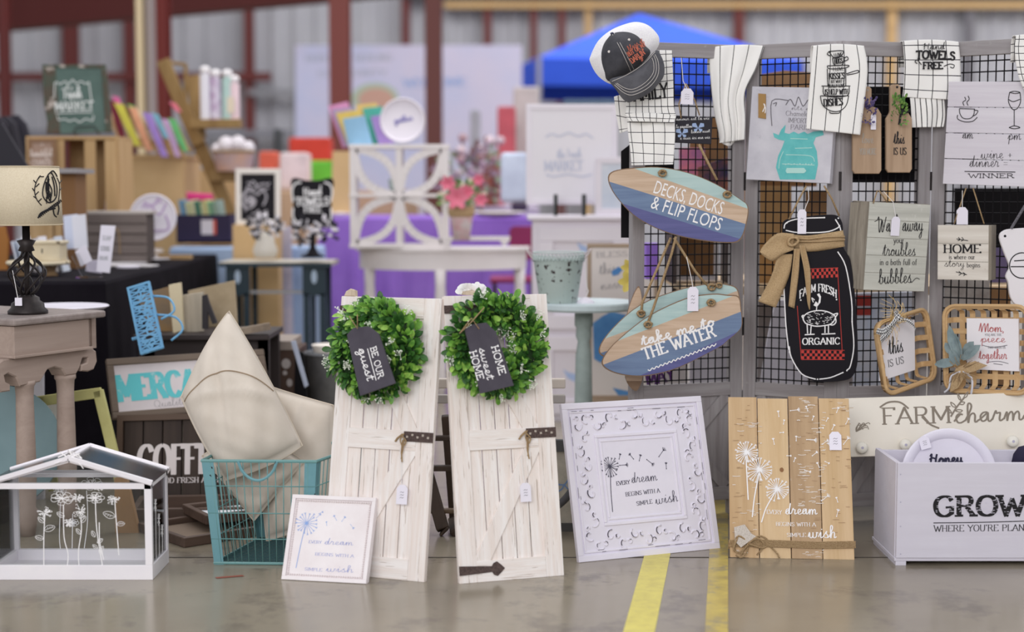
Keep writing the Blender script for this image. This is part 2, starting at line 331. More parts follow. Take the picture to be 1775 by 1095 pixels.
SCR = {
'a': (5.6, "0,1 3.6,5.6 2,5.8 0.8,3.4 1.4,0.4 3.2,1.4 4,5.6 3.9,1 4.6,0.1 5.6,1.4"), 'b': (5.4, "0,1 2.6,8 2.4,11.6 1.4,11 1.2,5 1.6,0.6 3,0.1 4.2,2 3.8,5 3,5.2 5.4,4.4"),
'c': (4.6, "0,1 2.6,5.2 3.6,5.2 2.2,5.8 1,3.6 1.4,0.6 2.8,0 4.6,1.4"), 'd': (5.6, "0,1 3.6,5.6 2,5.8 0.8,3.4 1.4,0.4 3,1.2 5,12 4,4 4.2,0.4 5.6,1.4"),
'e': (4.6, "0,1 2.6,2.6 3.4,4.8 2.4,5.8 1.2,4 1.4,0.8 2.8,0 4.6,1.4"), 'f': (4.4, "0,1 3,8 3,11.8 1.9,11 1.4,2 1.2,-5 2.2,-5.4 2.4,-1 1.6,0.6 4.4,1.4"),
'g': (5.6, "0,1 3.6,5.6 2,5.8 0.8,3.4 1.4,0.4 3.2,1.6 4,5.6 3.6,-3.4 2,-5.4 1.2,-4 3,-1 5.6,1.4"), 'h': (5.6, "0,1 2.8,9 2.6,12 1.5,11 1.2,0 2,4 3.4,5.8 4.2,4.4 4,0.6 4.6,0.1 5.6,1.4"),
'i': (3.6, "0,1 2,5.6 1.8,1 2.4,0.1 3.6,1.4|2.6,8 2.9,8.8"), 'k': (5.6, "0,1 2.8,9 2.6,12 1.5,11 1.2,0 1.6,3 3.6,5.8 3.8,4 2,3.2 3.8,0.4 5.6,1.4"), 'l': (3.8, "0,1 2.8,9 2.6,12 1.5,11 1.2,1.6 2.2,0 3.8,1.4"),
'm': (8.2, "0,1 1.4,5.4 1.3,0 2,3.6 3.2,5.6 3.8,4 3.7,0 4.4,3.6 5.8,5.6 6.4,4 6.3,0.8 7,0.1 8.2,1.4"), 'n': (6, "0,1 1.4,5.4 1.3,0 2,3.6 3.4,5.6 4.2,4 4.1,0.8 4.8,0.1 6,1.4"),
'o': (5.2, "0,1 2.6,5.6 1.2,4.4 1,1.4 2.4,0 4,1.6 4,4.6 2.8,5.6 3.8,4.2 5.2,4.6"), 'p': (5.4, "0,1 1.6,5.4 1,-5.4 1.6,2 3,5.6 4.4,5 4.4,1.4 3,0 1.8,0.8 5.4,1.4"), 'r': (4.8, "0,1 1.6,6.4 2,5 3.4,5.2 3,1.4 3.4,0.1 4.8,1.4"),
's': (4.6, "0,1 2.9,6.4 2.5,4.4 3.7,2.2 2.8,0.1 0.7,0.9|2.8,0.1 3.8,0.4 4.6,1.2"), 't': (4.2, "0,1 2.6,10 2,2 2.6,0.1 4.2,1.4|0.6,7 4.4,7.6"), 'u': (6, "0,1 1.4,5.4 1.3,1.4 2.4,0 4,2 4.4,5.4 4.2,1 4.8,0.1 6,1.4"), 'v': (5.4, "0,1 1.4,5.4 2,1 2.8,0 4.2,3.4 4.2,5.4 5.4,4.6"),
'w': (7.8, "0,1 1.2,5.4 1.3,1 2.4,0 3.6,2 3.8,5.2 3.8,1 5,0 6.4,2 6.6,5.4 7.8,4.6"), 'y': (5.8, "0,1 1.4,5.4 1.4,1.6 2.6,0.4 4,2 4.4,5.4 3.8,-3.4 2.2,-5.4 1.4,-4 3.4,-1 5.8,1.4"),
'M': (10, "0,1 1.4,8 2.2,10.4 2.6,0 4,6 6,10.4 6.2,0 7.6,6 9.4,10.4 9,1 10,0.6"), 'H': (8, "1,8 2.4,10.6 1.8,5 1.2,0|0.2,4.6 3,6.4 6,5|7,10.6 6,5 5.8,0.8 8,1"), 'W': (10, "0,9 1.4,10.6 1.8,1 3,0.6 5,8.6 5.2,1 6.6,0.6 9,8 10,10.8"),
'F': (6, "0.6,0 2,2 3,10|0,9.4 2,11 7,10.8|1,5.4 5,6"), 'Q': (8, "4,10 1,8 0.6,3 3,0 6,2 6.4,7 4,10|4,2.6 7.6,-1.4"), 'D': (8, "2,10 1.6,0 5,0.4 7.4,5 5,10 0.4,9.6"), 'B': (7, "1.4,0 2,10 5,10.4 5.6,7.4 2.4,5.4 6,4.4 6,1 3,-0.2 0.6,1"),
' ': (3.4, ""), ',': (2, "1,0.6 0.4,-1.8"), '+': (6, "1,3.4 5,3.4|3,1.4 3,5.4"), '=': (6, "1,2.4 5,2.4|1,4.6 5,4.6"), "'": (2, "1,11 0.6,9"),
}
def _strokes(txt, style, serif, bold=1.0):
    sh = .55+.75*bold
    x = 0.0; out = []
    D = SCR if style == 'script' else CAPS
    for ch in txt:
        w, g = D.get(ch, (4, ""))
        for st in [q for q in g.split('|') if q]:
            sm = st[0] == '~' or style == 'script'; st = st.lstrip('~')
            p = [tuple(map(float, q.split(','))) for q in st.split()]
            raw = p
            if sm and len(p) > 2: p = cat(p, 4)
            out.append([(a+x, b) for a, b in p])
            if serif:
                for e, q in ((raw[0], raw[1]), (raw[-1], raw[-2])):
                    if abs(q[1]-e[1]) > .9*abs(q[0]-e[0]) and (abs(e[1]) < .05 or abs(e[1]-10) < .05 or abs(e[1]-6) < .05 or abs(e[1]+3.6) < .05) and len(raw) > 1 and abs(q[1]-e[1]) > 1.5:
                        out.append([(e[0]-sh+x, e[1]), (e[0]+sh+x, e[1])])
        x += w + (0 if style == 'script' else 1.2)
    return out, max(x-(0 if style == 'script' else 1.2), 1)
_sans = {}
def sans_mesh(txt):
    if txt in _sans: return _sans[txt]
    cu = bpy.data.curves.new('t', 'FONT'); cu.body = txt; cu.resolution_u = 3
    o = bpy.data.objects.new('t', cu); COL.objects.link(o); bpy.context.view_layer.update()
    me = bpy.data.meshes.new_from_object(o.evaluated_get(bpy.context.evaluated_depsgraph_get()))
    v = [(q.co.x, q.co.y) for q in me.vertices]; f = [tuple(p.vertices) for p in me.polygons]
    bpy.data.objects.remove(o); bpy.data.curves.remove(cu); bpy.data.meshes.remove(me)
    _sans[txt] = (v, f); return v, f
def text(mb, fr, txt, a, b, cap, style='serif', bold=1.0, slant=0.0, y=-.0008, thin=.35, arc=0.0):
    """lay a line of lettering between two baseline pixels, cap height in pixels"""
    A, B = fr.uv(*a, off=y), fr.uv(*b, off=y); ex = (B[0]-A[0], B[1]-A[1]); l = math.hypot(*ex); ex = (ex[0]/l, ex[1]/l); ey = (-ex[1], ex[0])
    mid = fr.M @ Vector((A[0], 0, A[1])); ch = cap*mid.y/F
    if style == 'sans':
        v, f = sans_mesh(txt); x0 = min(q[0] for q in v); x1 = max(q[0] for q in v); hy = max(q[1] for q in sans_mesh('H')[0]); n = len(mb.v)
        for q in v:
            X = (q[0]-x0)/(x1-x0)*l; Z = q[1]/hy*ch; X += Z*slant; Z += arc*ch*(1-(2*X/l-1)**2); mb.v.append((A[0]+ex[0]*X+ey[0]*Z, y, A[1]+ex[1]*X+ey[1]*Z))
        mb.f += [tuple(i+n for i in q) for q in f]
        if mb.uv is not None: mb.uv += [(0, 0)]*len(v)
        return mb
    st, w = _strokes(txt, style, style == 'serif', bold); s = l/w; k = ch/10*bold
    tw = (1.5 if style != 'script' else .82)*k
    for p in st:
        Q = []
        for X, Z in p:
            X *= s; Z *= ch/10; Z += arc*ch*(1-(2*X/l-1)**2); X += Z*slant; Q.append((A[0]+ex[0]*X+ey[0]*Z, A[1]+ex[1]*X+ey[1]*Z))
        mb.ribbon(Q, tw, tw*thin, y)
    return mb
def lines(mb, fr, L, wpx, y=-.0008, sub=4, thin=1.0, close=False):
    """strokes drawn between picture points on the board's plane"""
    for p in L:
        q = fr.pts(p, y)
        if sub and len(q) > 2: q = cat(q, sub, close)
        w = wpx*(fr.M @ Vector((q[0][0], 0, q[0][1]))).y/F
        mb.ribbon(q, w, w*thin, y, close)
    return mb
def letters(parent, fr, specs, m, name='lettering', y=-.0008, extra=None, label=None):
    mb = MB()
    for s in specs: text(mb, fr, *s[:4], **(s[4] if len(s) > 4 else {}), y=y)
    if extra: extra(mb)
    return ob(name, mb, m, parent, label=label)
def rect(fr, a, b, y=0):
    """axis-aligned rectangle in board coords from two opposite picture corners"""
    p, q = fr.uv(*a, off=y), fr.uv(*b, off=y); return [(p[0], p[1]), (q[0], p[1]), (q[0], q[1]), (p[0], q[1])]
def price_tag(parent, fr, cx, cy, w=20, h=36, y=-.006, rot=0, string=None, scrib=True):
    s = (fr.M @ Vector((fr.uv(cx, cy)[0], 0, fr.uv(cx, cy)[1]))).y/F; X, Z = fr.uv(cx, cy, y)
    w *= s; h *= s; c, sn = math.cos(rot), math.sin(rot)
    R = lambda L: [(X+a*c-b*sn, Z+a*sn+b*c) for a, b in L]
    t = ob('price_tag', MB().prism(R([(-w/2, -h/2), (w/2, -h/2), (w/2, h/2-.3*w), (w/4, h/2), (-w/4, h/2), (-w/2, h/2-.3*w)]), y-.001, y), PAPER, parent, label='white paper price tag')
    if scrib:
        mb = MB()
        for k in range(3):
            z = h*.1-k*h*.14; mb.ribbon(R([(-w*.18+w*.12*j, z+(j % 2)*h*.05) for j in range(4)]), .0011, .0007, y-.0016)
        ob('scribble', mb, GINK, t)
    if string:
        mb = MB(); p = [fr.uv(*q, off=y) for q in string]; p.append(R([(0, h/2-.1*w)])[0])
        mb.tube([(q[0], y, q[1]) for q in p], .0011, 4); ob('string', mb, STRING, t)
    return t
def dandelion(mb, x, z, r, w, n=20, y=-.0009, rnd=None):
    rnd = rnd or random.Random(3)
    for k in range(n):
        a = 2*PI*k/n+rnd.uniform(-.1, .1); q = r*rnd.uniform(.75, 1.05); X, Z = x+q*math.cos(a), z+q*math.sin(a)
        mb.ribbon([(x+.1*q*math.cos(a), z+.1*q*math.sin(a)), (X, Z)], w, w, y)
        for d in (-.5, 0, .5): mb.ribbon([(X, Z), (X+.2*r*math.cos(a+d), Z+.2*r*math.sin(a+d))], w*.8, w*.8, y)
        mb.disc(X, Z, w*.9, 6, y)
    mb.disc(x, z, r*.14, 8, y)
def seed(mb, x, z, l, a, w, y=-.0009):
    X, Z = x+l*math.cos(a), z+l*math.sin(a); mb.ribbon([(x, z), (X, Z)], w, w, y)
    for d in (-.8, -.4, 0, .4, .8): mb.ribbon([(X, Z), (X+.45*l*math.cos(a+d), Z+.45*l*math.sin(a+d))], w*.8, w*.8, y)
    mb.disc(x, z, w*1.1, 6, y)
# ================================================================ helpers for cloths, frames, plants
def drape(nm, lb, x0, x1, y0, y1, zt, zb, m, M=None, wave=.02, n=70, cat_='tablecloth'):
    per = []; L = [(x0, y0), (x1, y0), (x1, y1), (x0, y1)]
    for k in range(4):
        a, b = L[k], L[(k+1) % 4]; q = max(4, int(n*math.dist(a, b)/2))
        for i in range(q): t = i/q; per.append((a[0]+(b[0]-a[0])*t, a[1]+(b[1]-a[1])*t))
    cx, cy = (x0+x1)/2, (y0+y1)/2; mb = MB(); m_ = len(per); ph = random.Random(len(lb)).uniform(0, 6)
    for j, (t, z) in enumerate([(0, zt), (.0, zt-.012), (.15, zt-(zt-zb)*.15), (.5, zt-(zt-zb)*.5), (1, zb)]):
        for i, (x, y) in enumerate(per):
            d = Vector((x-cx, y-cy)).normalized(); s = i/m_*2*PI; w = wave*t*(math.sin(s*23+ph)+.6*math.sin(s*41+1)); mb.v.append((x+d.x*(w+.012*(j > 0)+.03*t), y+d.y*(w+.012*(j > 0)+.03*t), z))
    for j in range(4):
        for i in range(m_): k = (i+1) % m_; mb.f.append((j*m_+i, (j+1)*m_+i, (j+1)*m_+k, j*m_+k))
    mb.f.append(tuple(range(m_)))
    return tag(ob(nm, mb, m, M=M, smooth=False), lb, cat_)
def ztab(px, py, z): return G(px, py, z)
def pframe(nm, lb, Y, p0, p1, fw, mframe, minner, cat_='picture', lean=.12, yaw=0.0, th=.02, inner_y=.004):
    f = FY(Y, p0[0], p1[1], lean=lean, yaw=yaw); a = f.uv(p0[0], p0[1]); b = f.uv(p1[0], p1[1]); w, h = b[0]-a[0], a[1]-b[1]; fw *= Y/F
    f = Fr(f.M @ Vector((a[0], 0, b[1])), f.ux, f.uz); f.w, f.h = w, h
    r = thing(nm, lb, cat_, f.M); ob('frame', fram(MB(), 0, w, 0, h, fw, 0, th), mframe, r, bevel=.002); ob('picture_face', MB().box(fw*.9, w-fw*.9, inner_y, th*.8, fw*.9, h-fw*.9), minner, r)
    return r, f
def scrawl(mb, f, x0, x1, y, h, seed_=1, w=1.5, y_=-.001):
    rn = random.Random(seed_); p = []; x = x0
    while x < x1: p.append((x, y+rn.uniform(-h, h)/2)); x += rn.uniform(h*.25, h*.6)
    lines(mb, f, [p], w, y=y_)
def bush(par, c, r, cols, n, size, seed_, sq=1.0):
    rn = random.Random(seed_); ms = [MB() for _ in cols]; c = Vector(c)
    for k in range(n):
        d = Vector((rn.gauss(0, 1), rn.gauss(0, 1), rn.gauss(0, 1))).normalized(); p = c+Vector((d.x*r, d.y*r, d.z*r*sq))*rn.uniform(.3, 1); leaf(ms[k % len(ms)], p, d+Vector((0, 0, .3)), Vector((0, -1, .2)), size*rn.uniform(.7, 1.3), size*.6)
    for m_, cc_ in zip(ms, cols): ob('foliage', m_, cc_, par, smooth=True, kind='stuff')
ZT = .74
ORD = ['first', 'second', 'third', 'fourth', 'fifth', 'sixth', 'seventh', 'eighth', 'ninth', 'tenth', 'eleventh', 'twelfth', 'thirteenth']
def leaf(mb, p, d, n, l, w):
    d = d.normalized(); s = d.cross(n).normalized(); n = s.cross(d); b = len(mb.v)
    for t, q, c in ((0, .25, 0), (.3, .9, .12), (.6, 1, .16), (.85, .65, .1)):
        for k in (-1, 0, 1): mb.v.append(tuple(p+d*l*t+s*(w/2*q*k)+n*(l*c*(1 if k else .55))))
    mb.v.append(tuple(p+d*l+n*l*.02))
    for i in range(3):
        for k in (0, 1): mb.f.append((b+3*i+k, b+3*i+k+1, b+3*i+k+4, b+3*i+k+3))
    mb.f.append((b+9, b+10, b+12)); mb.f.append((b+10, b+11, b+12))
# ================================================================ SETTING
concrete = mat('polished_concrete', (146, 137, 121), .2, spec=.5, noise=(1.1, (128, 119, 104)), dirt=(4.0, (112, 104, 93), .54), bump=.03)
fm = MB().grid(lambda u, v: (-14+28*u, -4+32*v, 0), 2, 2)
floor_ = struct(ob('floor', fm, concrete)); floor_['label'] = 'polished grey-brown concrete floor of the hall'
YEL = mat('yellow_floor_paint', (214, 202, 92), .35, spec=.5, noise=(30, (196, 182, 84)), dirt=(40, (168, 156, 110), .62))
YEL2 = mat('worn_yellow_paint', (196, 176, 92), .35, spec=.5, noise=(20, (172, 152, 86)), dirt=(14, (150, 138, 106), .5))
def stripe(pl, m, nm, lb):
    g = [G(*q, z=.0012) for q in pl]; d = [(g[3]-g[0]), (g[2]-g[1])]
    mb = MB().add([g[0]-d[0]*.6, g[1]-d[1]*.6, g[1]+d[1]*5, g[0]+d[0]*5], [(0, 1, 2, 3)]); ob(nm, mb, m, floor_, label=lb)
stripe([(1080, 1095), (1135, 1095), (1161, 965), (1116, 965)], YEL, 'painted_line', 'bright yellow painted floor line')
stripe([(1222, 1095), (1262, 1095), (1262, 965), (1229, 965)], YEL2, 'painted_line', 'duller worn yellow floor line')
ob('slab_joint', MB().box(-9, 9, GY(966)-.004, GY(966)+.004, .0004, .001), mat('joint_filler', (70, 64, 58), .8), floor_, label='thin dark joint line across the slab')
ob('floor_scuff', MB().add([G(372, 1000, .0013), G(420, 996, .0013), G(424, 998, .0013), G(376, 1002, .0013)], [(0, 1, 2, 3)]), mat('red_scuff', (150, 84, 70), .6), floor_, label='short red scuff mark')
# corrugated back wall
WY = 25.0
STEEL = mat('wall_steel', (172, 172, 178), .6, spec=.3, noise=(.6, (158, 158, 165)))
mb = MB(); x = -15.0; V = []
while x < 15:
    for dx, d in ((0, 0), (.05, -.045), (.13, -.045), (.18, 0)): V.append((x+dx, d))
    x += .34
mb.v = [(a, WY+d, z) for z in (0, 8) for a, d in V]; n = len(V); mb.f = [(i, i+1, n+i+1, n+i) for i in range(n-1)]
wall = struct(ob('wall_back', mb, STEEL))
MAROON = mat('maroon_steel', (92, 42, 40), .6, noise=(3, (96, 38, 36))); TANW = mat('tan_timber', (190, 158, 112), .7, wood=('X', (166, 134, 92), 6)); DKG = mat('dark_steel', (60, 50, 50), .6)
def wallbeam(nm, pa, pb, wpx, Y, m, lb, t=.12):
    a, b = P(*pa, Y), P(*pb, Y); w = wpx*Y/F; return ob(nm, MB().bar(a, b, w, t), m, wall, label=lb)
for x_, w_ in ((120, 26), (222, 18), (430, 16), (703, 14), (845, 14), (1042, 0), (925, 12), (974, 12), (1282, 18)):
    if w_: ob('wall_stud', MB().bar(P(x_, -120, WY-.2), (P(x_, 0, WY-.2).x, WY-.2, 0), w_*WY/F, .15), MAROON, wall, label='dark red steel wall stud')
for x_, w_ in ((1020, 12), (1548, 16), (1683, 14)):
    ob('wall_post', MB().bar(P(x_, -120, WY-.2), (P(x_, 0, WY-.2).x, WY-.2, 0), w_*WY/F, .12), TANW if x_ < 1600 else mat('grey_post', (104, 102, 108), .7), wall, label='timber wall post')
for y_, w_, m_, x0, x1 in ((133, 14, MAROON, -900, 470), (232, 12, mat('grey_girt', (120, 120, 128), .7), -900, 905), (9, 11, TANW, 770, 2600), (-16, 26, DKG, 700, 2600), (160, 10, mat('grey_girt2', (128, 128, 134), .7), 430, 700)):
    wallbeam('wall_girt', (x0, y_), (x1, y_), w_, WY-.28, m_, 'horizontal wall girt')
# roof beam of dark red steel, upper left, and steel columns nearer than the wall
rb = MB(); rb.bar(P(-500, 15, 17), P(700, -92, 17), 1.0, .3)
struct(ob('beam', rb, mat('dark_maroon', (78, 24, 22), .6)))
def column(x, w, Y, m, lb, nm='column'):
    p = P(x, 100, Y); W2 = w*Y/F/2; mb = MB()
    for a, b, c, d in ((-W2, W2, -.11, -.09), (-W2, W2, .09, .11), (-.012, .012, -.09, .09)): mb.box(p.x+a, p.x+b, Y+c, Y+d, 0, 5.2)
    o = struct(ob(nm, mb, m)); o['label'] = lb
column(278, 30, 13, mat('red_column', (112, 42, 38), .55), 'dark red steel column left')
column(590, 34, 14, mat('red_column2', (122, 62, 56), .5), 'dark red steel column mid')
column(752, 28, 14.6, mat('red_column3', (104, 60, 56), .55), 'dark red steel column')
column(8, 12, 16, MAROON, 'dark red steel column far left')
column(247, 9, 12.4, mat('cream_post', (214, 196, 160), .6), 'cream timber upright', 'trim_1')
column(262, 6, 12.5, mat('grey_conduit', (150, 140, 138), .5), 'grey conduit upright', 'trim_2')
# ================================================================ GREENHOUSE
WHITE = mat('white_painted_metal', (236, 232, 240), .45, noise=(4, (226, 222, 230)))
GL = glass()
gy = GY(1005); gx1 = P(265, 1005, gy).x; gx0 = gx1-.452; ge, ga, gd = .272, .338, .21
gh = thing('miniature_greenhouse', 'white framed glass miniature greenhouse painted with line flowers, on the floor', 'greenhouse', T3((gx0+gx1)/2, gy, 0))
hw = .226
ob('base_tray', MB().box(-hw, hw, 0, .018, 0, .042).box(-hw, hw, gd-.018, gd, 0, .042).box(-hw, -hw+.018, .018, gd-.018, 0, .042).box(hw-.018, hw, .018, gd-.018, 0, .042).box(-hw+.01, hw-.01, .01, gd-.01, .004, .012), WHITE, gh, bevel=.0015)
for sx in (-1, 1):
    for yy in (0, gd-.016): ob('corner_post', MB().box(min(sx*hw, sx*(hw-.02)), max(sx*hw, sx*(hw-.02)), yy, yy+.016, .042, ge), WHITE, gh, bevel=.001)
for yy in (0, gd-.012):
    ob('eave_rail', MB().box(-hw, hw, yy, yy+.012, ge-.016, ge), WHITE, gh)
    g = MB()
    for sx in (-1, 1): g.bar((sx*hw, yy+.006, ge), (0, yy+.006, ga), .014, .013)
    ob('gable_rail', g, WHITE, gh)
for sx in (-1, 1):
    ob('side_rail', MB().box(min(sx*hw, sx*(hw-.012)), max(sx*hw, sx*(hw-.012)), .012, gd-.012, ge-.012, ge), WHITE, gh)
ob('ridge_bar', MB().box(-.007, .007, 0, gd, ga-.004, ga+.008), WHITE, gh)
for k, vs in enumerate([[(-hw+.018, .006, .042), (hw-.018, .006, .042), (hw-.018, .006, ge-.014), (-hw+.018, .006, ge-.014)], [(-hw+.018, gd-.006, .042), (hw-.018, gd-.006, .042), (hw-.018, gd-.006, ge-.014), (-hw+.018, gd-.006, ge-.014)],
           [(-hw+.006, .016, .042), (-hw+.006, gd-.016, .042), (-hw+.006, gd-.016, ge-.012), (-hw+.006, .016, ge-.012)], [(hw-.006, .016, .042), (hw-.006, gd-.016, .042), (hw-.006, gd-.016, ge-.012), (hw-.006, .016, ge-.012)]]):
    ob('glass_pane', MB().add(vs, [(0, 1, 2, 3)]), GL, gh, solid=.002)
for yy in (.006, gd-.006): ob('gable_pane', MB().add([(-hw+.03, yy, ge), (hw-.03, yy, ge), (0, yy, ga-.01)], [(0, 1, 2)]), GL, gh, solid=.002)
for sx in (-1, 1):
    r = thing if 0 else None
    a, b = (sx*(hw+.004), ge+.002), (0, ga+.006)
    lid = ob('roof_frame', MB().bar((a[0], -.006, a[1]), (b[0], -.006, b[1]), .012, .01).bar((a[0], gd+.004, a[1]), (b[0], gd+.004, b[1]), .012, .01).bar((a[0], -.006, a[1]), (a[0], gd+.004, a[1]), .012, .012), WHITE, gh)
    ob('roof_pane', MB().add([(a[0], 0, a[1]), (b[0], 0, b[1]), (b[0], gd, b[1]), (a[0], gd, a[1])], [(0, 1, 2, 3)]), glass('roof_glass', ior=1.45, rough=.14), lid, solid=.002)
ob('inner_rail', MB().box(-hw+.02, hw-.02, gd*.5, gd*.5+.008, ge-.002, ge+.008), WHITE, gh)
mb = MB()
for pts in ([(-.03, .0, .345), (-.012, .02, .352), (0, 0, .365), (.008, -.01, .35), (-.02, 0, .338)], [(0, 0, .36), (.01, .01, .35), (.03, .02, .338), (.012, .03, .35), (-.005, .01, .362)], [(0, 0, .352), (-.02, -.012, .335), (-.035, -.012, .33)], [(0, 0, .35), (.03, -.01, .33), (.042, -.01, .315)], [(-.025, 0, .36), (0, 0, .345), (.03, 0, .355)]):
    mb.tube(pts, .0018, 4, smooth=4)
ob('string_bow', mb, STRING, gh)
gf = Fr((gx0+hw, gy+.006, 0), (1, 0, 0), (0, 0, 1)); gb = Fr((gx0+hw, gy+gd-.006, 0), (1, 0, 0), (0, 0, 1))
def flower(mb, fr, cx, cy, r, kind, w=.0013, y=-.003):
    X, Z = fr.uv(cx, cy); r *= fr.px(); rn = random.Random(cx*7+cy)
    if kind == 'open':
        for L_, q in ((7, 1.0), (6, .62)):
            for k in range(L_):
                a = 2*PI*k/L_+rn.uniform(-.2, .2); p = [(X, Z)]
                for t, d in ((.55, -.42), (.95, -.34), (1.05, 0), (.95, .34), (.55, .42)): p.append((X+r*q*t*math.cos(a+d), Z+.62*r*q*t*math.sin(a+d)))
                mb.ribbon(cat(p, 3, True), w, w, y, True)
        mb.disc(X, Z, r*.12, 8, y)
    elif kind == 'puff':
        for k in range(26):
            a = rn.uniform(0, PI*2); q = r*rn.uniform(.35, 1); p = [(X+.2*q*math.cos(a), Z+.2*q*math.sin(a)), (X+q*math.cos(a-.12), Z+q*.85*math.sin(a-.12)), (X+q*1.05*math.cos(a), Z+.9*q*math.sin(a)), (X+q*.9*math.cos(a+.14), Z+.8*q*math.sin(a+.14))]
            mb.ribbon(p, w, w, y)
def leafline(mb, fr, x, y_, l, a, w=.0012, y=-.003):
    X, Z = fr.uv(x, y_); l *= fr.px(); c, s_ = math.cos(a), math.sin(a)
    q = [(X+l*t*c-l*h*s_, Z+l*t*s_+l*h*c) for t, h in ((0, 0), (.35, .28), (.75, .22), (1, 0), (.7, -.22), (.3, -.24))]
    mb.ribbon(cat(q, 3, True), w, w, y, True); mb.ribbon([(X, Z), (X+l*c*.9, Z+l*s_*.9)], w*.8, w*.8, y)
    for t in (.3, .5, .7): mb.ribbon([(X+l*t*c, Z+l*t*s_), (X+l*(t+.12)*c-l*.16*s_, Z+l*(t+.12)*s_+l*.16*c)], w*.7, w*.7, y)
fl = MB(); Lw = .0016
lines(fl, gf, [[(78, 888), (76, 930), (76, 982)], [(110, 875), (111, 930), (118, 960), (116, 984)], [(140, 895), (141, 920), (136, 955), (137, 982)], [(199, 868), (202, 910), (206, 962)], [(165, 860), (168, 920), (178, 982)], [(172, 905), (173, 940), (180, 970)]], 1.7, y=-.003)
for a in ((108, 863, 19, 'open'), (166, 862, 15, 'open'), (140, 884, 16, 'puff'), (78, 888, 13, 'puff'), (197, 866, 12, 'puff'), (119, 905, 9, 'puff'), (171, 845, 8, 'puff'), (134, 862, 12, 'puff')): flower(fl, gf, *a)
for a in ((77, 918, 20, .3), (77, 905, 14, 2.4), (76, 933, 15, 2.9), (141, 905, 14, .9), (140, 925, 12, 2.2), (200, 895, 22, 2.8), (203, 908, 14, .1), (112, 895, 15, 2.6), (165, 930, 12, 2.0), (169, 940, 12, .6), (174, 955, 11, 1.0), (170, 950, 11, 2.5), (178, 960, 10, 2.2)): leafline(fl, gf, *a)
ob('flower_print', fl, WINK, gh, M=Matrix.Translation((0, .006, 0)))
fl = MB(); lines(fl, gb, [[(105, 870), (103, 930), (106, 958)], [(150, 850), (152, 900), (146, 950)], [(126, 890), (125, 950)]], 1.4, y=-.003)
for a in ((104, 850, 12, 'puff'), (160, 838, 18, 'open'), (126, 905, 11, 'open')): flower(fl, gb, *a)
ob('flower_print', fl, WINK, gh, M=Matrix.Translation((0, gd-.006, 0)))
for sx in (-1, 1):
    fs = MB()
    for k, (yy, z0) in enumerate(((.06, .2), (.1, .15), (.14, .11))):
        fs.tube([(sx*(hw-.003), yy, .045), (sx*(hw-.003), yy+.004, z0)], .0009, 3)
        for j in range(7): a = j*.9; fs.tube([(sx*(hw-.003), yy, z0), (sx*(hw-.003), yy+.018*math.cos(a), z0+.018*math.sin(a))], .0009, 3)
    ob('flower_print', fs, WINK, gh)
# ================================================================ WIRE BASKET WITH PILLOWS
TEAL = mat('teal_metal', (112, 158, 166), .5, chips=((30, 28, 34), 40, .7), noise=(8, (100, 146, 156)))
TEALW = mat('teal_wire', (106, 150, 150), .45)
b0 = [G(372, 978), G(540, 980), G(606, 944), G(452, 934)]
tz = .355
def topat(px, py): return G(px, py, tz)
t0 = [P(350, 798, b0[0].y-.02), P(548, 800, b0[1].y-.02), None, None]
zt = (t0[0].z+t0[1].z)/2; t0[0].z = t0[1].z = zt
off = (t0[0]-b0[0]); cxy = sum(b0, Vector())/4
t0[2] = b0[2]+Vector((.05, .02, zt)); t0[3] = b0[3]+Vector((-.055, .02, zt))
bk = thing('wire_basket', 'teal metal wire basket holding cream pillows, on the floor', 'basket', T3(cxy.x, cxy.y, 0))
Mi = Matrix.Translation((-cxy.x, -cxy.y, 0))
B_ = [Mi @ v for v in b0]; T_ = [Mi @ v for v in t0]
def lerp(a, b, t): return a*(1-t)+b*t
wm = MB()
for k in range(4):
    a, b, c, d = B_[k], B_[(k+1) % 4], T_[(k+1) % 4], T_[k]; n = 14 if k % 2 == 0 else 13
    for i in range(1, n): wm.tube([lerp(a, b, i/n)+Vector((0, 0, .004)), lerp(d, c, i/n)], .0016, 5)
    for h in (.25, .5, .76): wm.tube([lerp(a, d, h), lerp(b, c, h)], .0018, 5)
ob('wire_sides', wm, TEALW, bk, smooth=True)
wm = MB()
for i in range(1, 16): wm.tube([lerp(B_[0], B_[1], i/16)+Vector((0, 0, .006)), lerp(B_[3], B_[2], i/16)+Vector((0, 0, .006))], .0016, 5)
for i in range(1, 22): wm.tube([lerp(B_[0], B_[3], i/22)+Vector((0, 0, .008)), lerp(B_[1], B_[2], i/22)+Vector((0, 0, .008))], .0016, 5)
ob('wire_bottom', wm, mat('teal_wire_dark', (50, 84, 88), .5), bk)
ob('bottom_rim', MB().tube([b+Vector((0, 0, .005)) for b in B_], .0045, 6, closed=True), TEALW, bk)
ob('top_rim', MB().tube(T_, .005, 6, closed=True), TEALW, bk)
for k in range(4):
    c = MB(); u = (B_[(k+1) % 4]-B_[k]).normalized(); v = (B_[k-1]-B_[k]).normalized()
    for d in (u, v):
        nn = d.cross(Vector((0, 0, 1)))
        a0, a1 = B_[k]-d*.001, T_[k]-d*.001
        c.add([a0, a0+d*.028, a1+d*.034, a1], [(0, 1, 2, 3)])
    ob('corner_strip', c, TEAL, bk, solid=.002)
for k in (0, 2):
    a, b = lerp(T_[k], T_[(k+1) % 4], .32), lerp(T_[k], T_[(k+1) % 4], .66); p = []
    for i in range(13):
        t = i/12; q = lerp(a, b, t); p.append(q+Vector((0, -.006 if k == 0 else .006, -.055*math.sin(PI*t)**.6)))
    ob('handle', MB().tube(p, .0045, 6), TEAL, bk, label='curved teal wire handle')
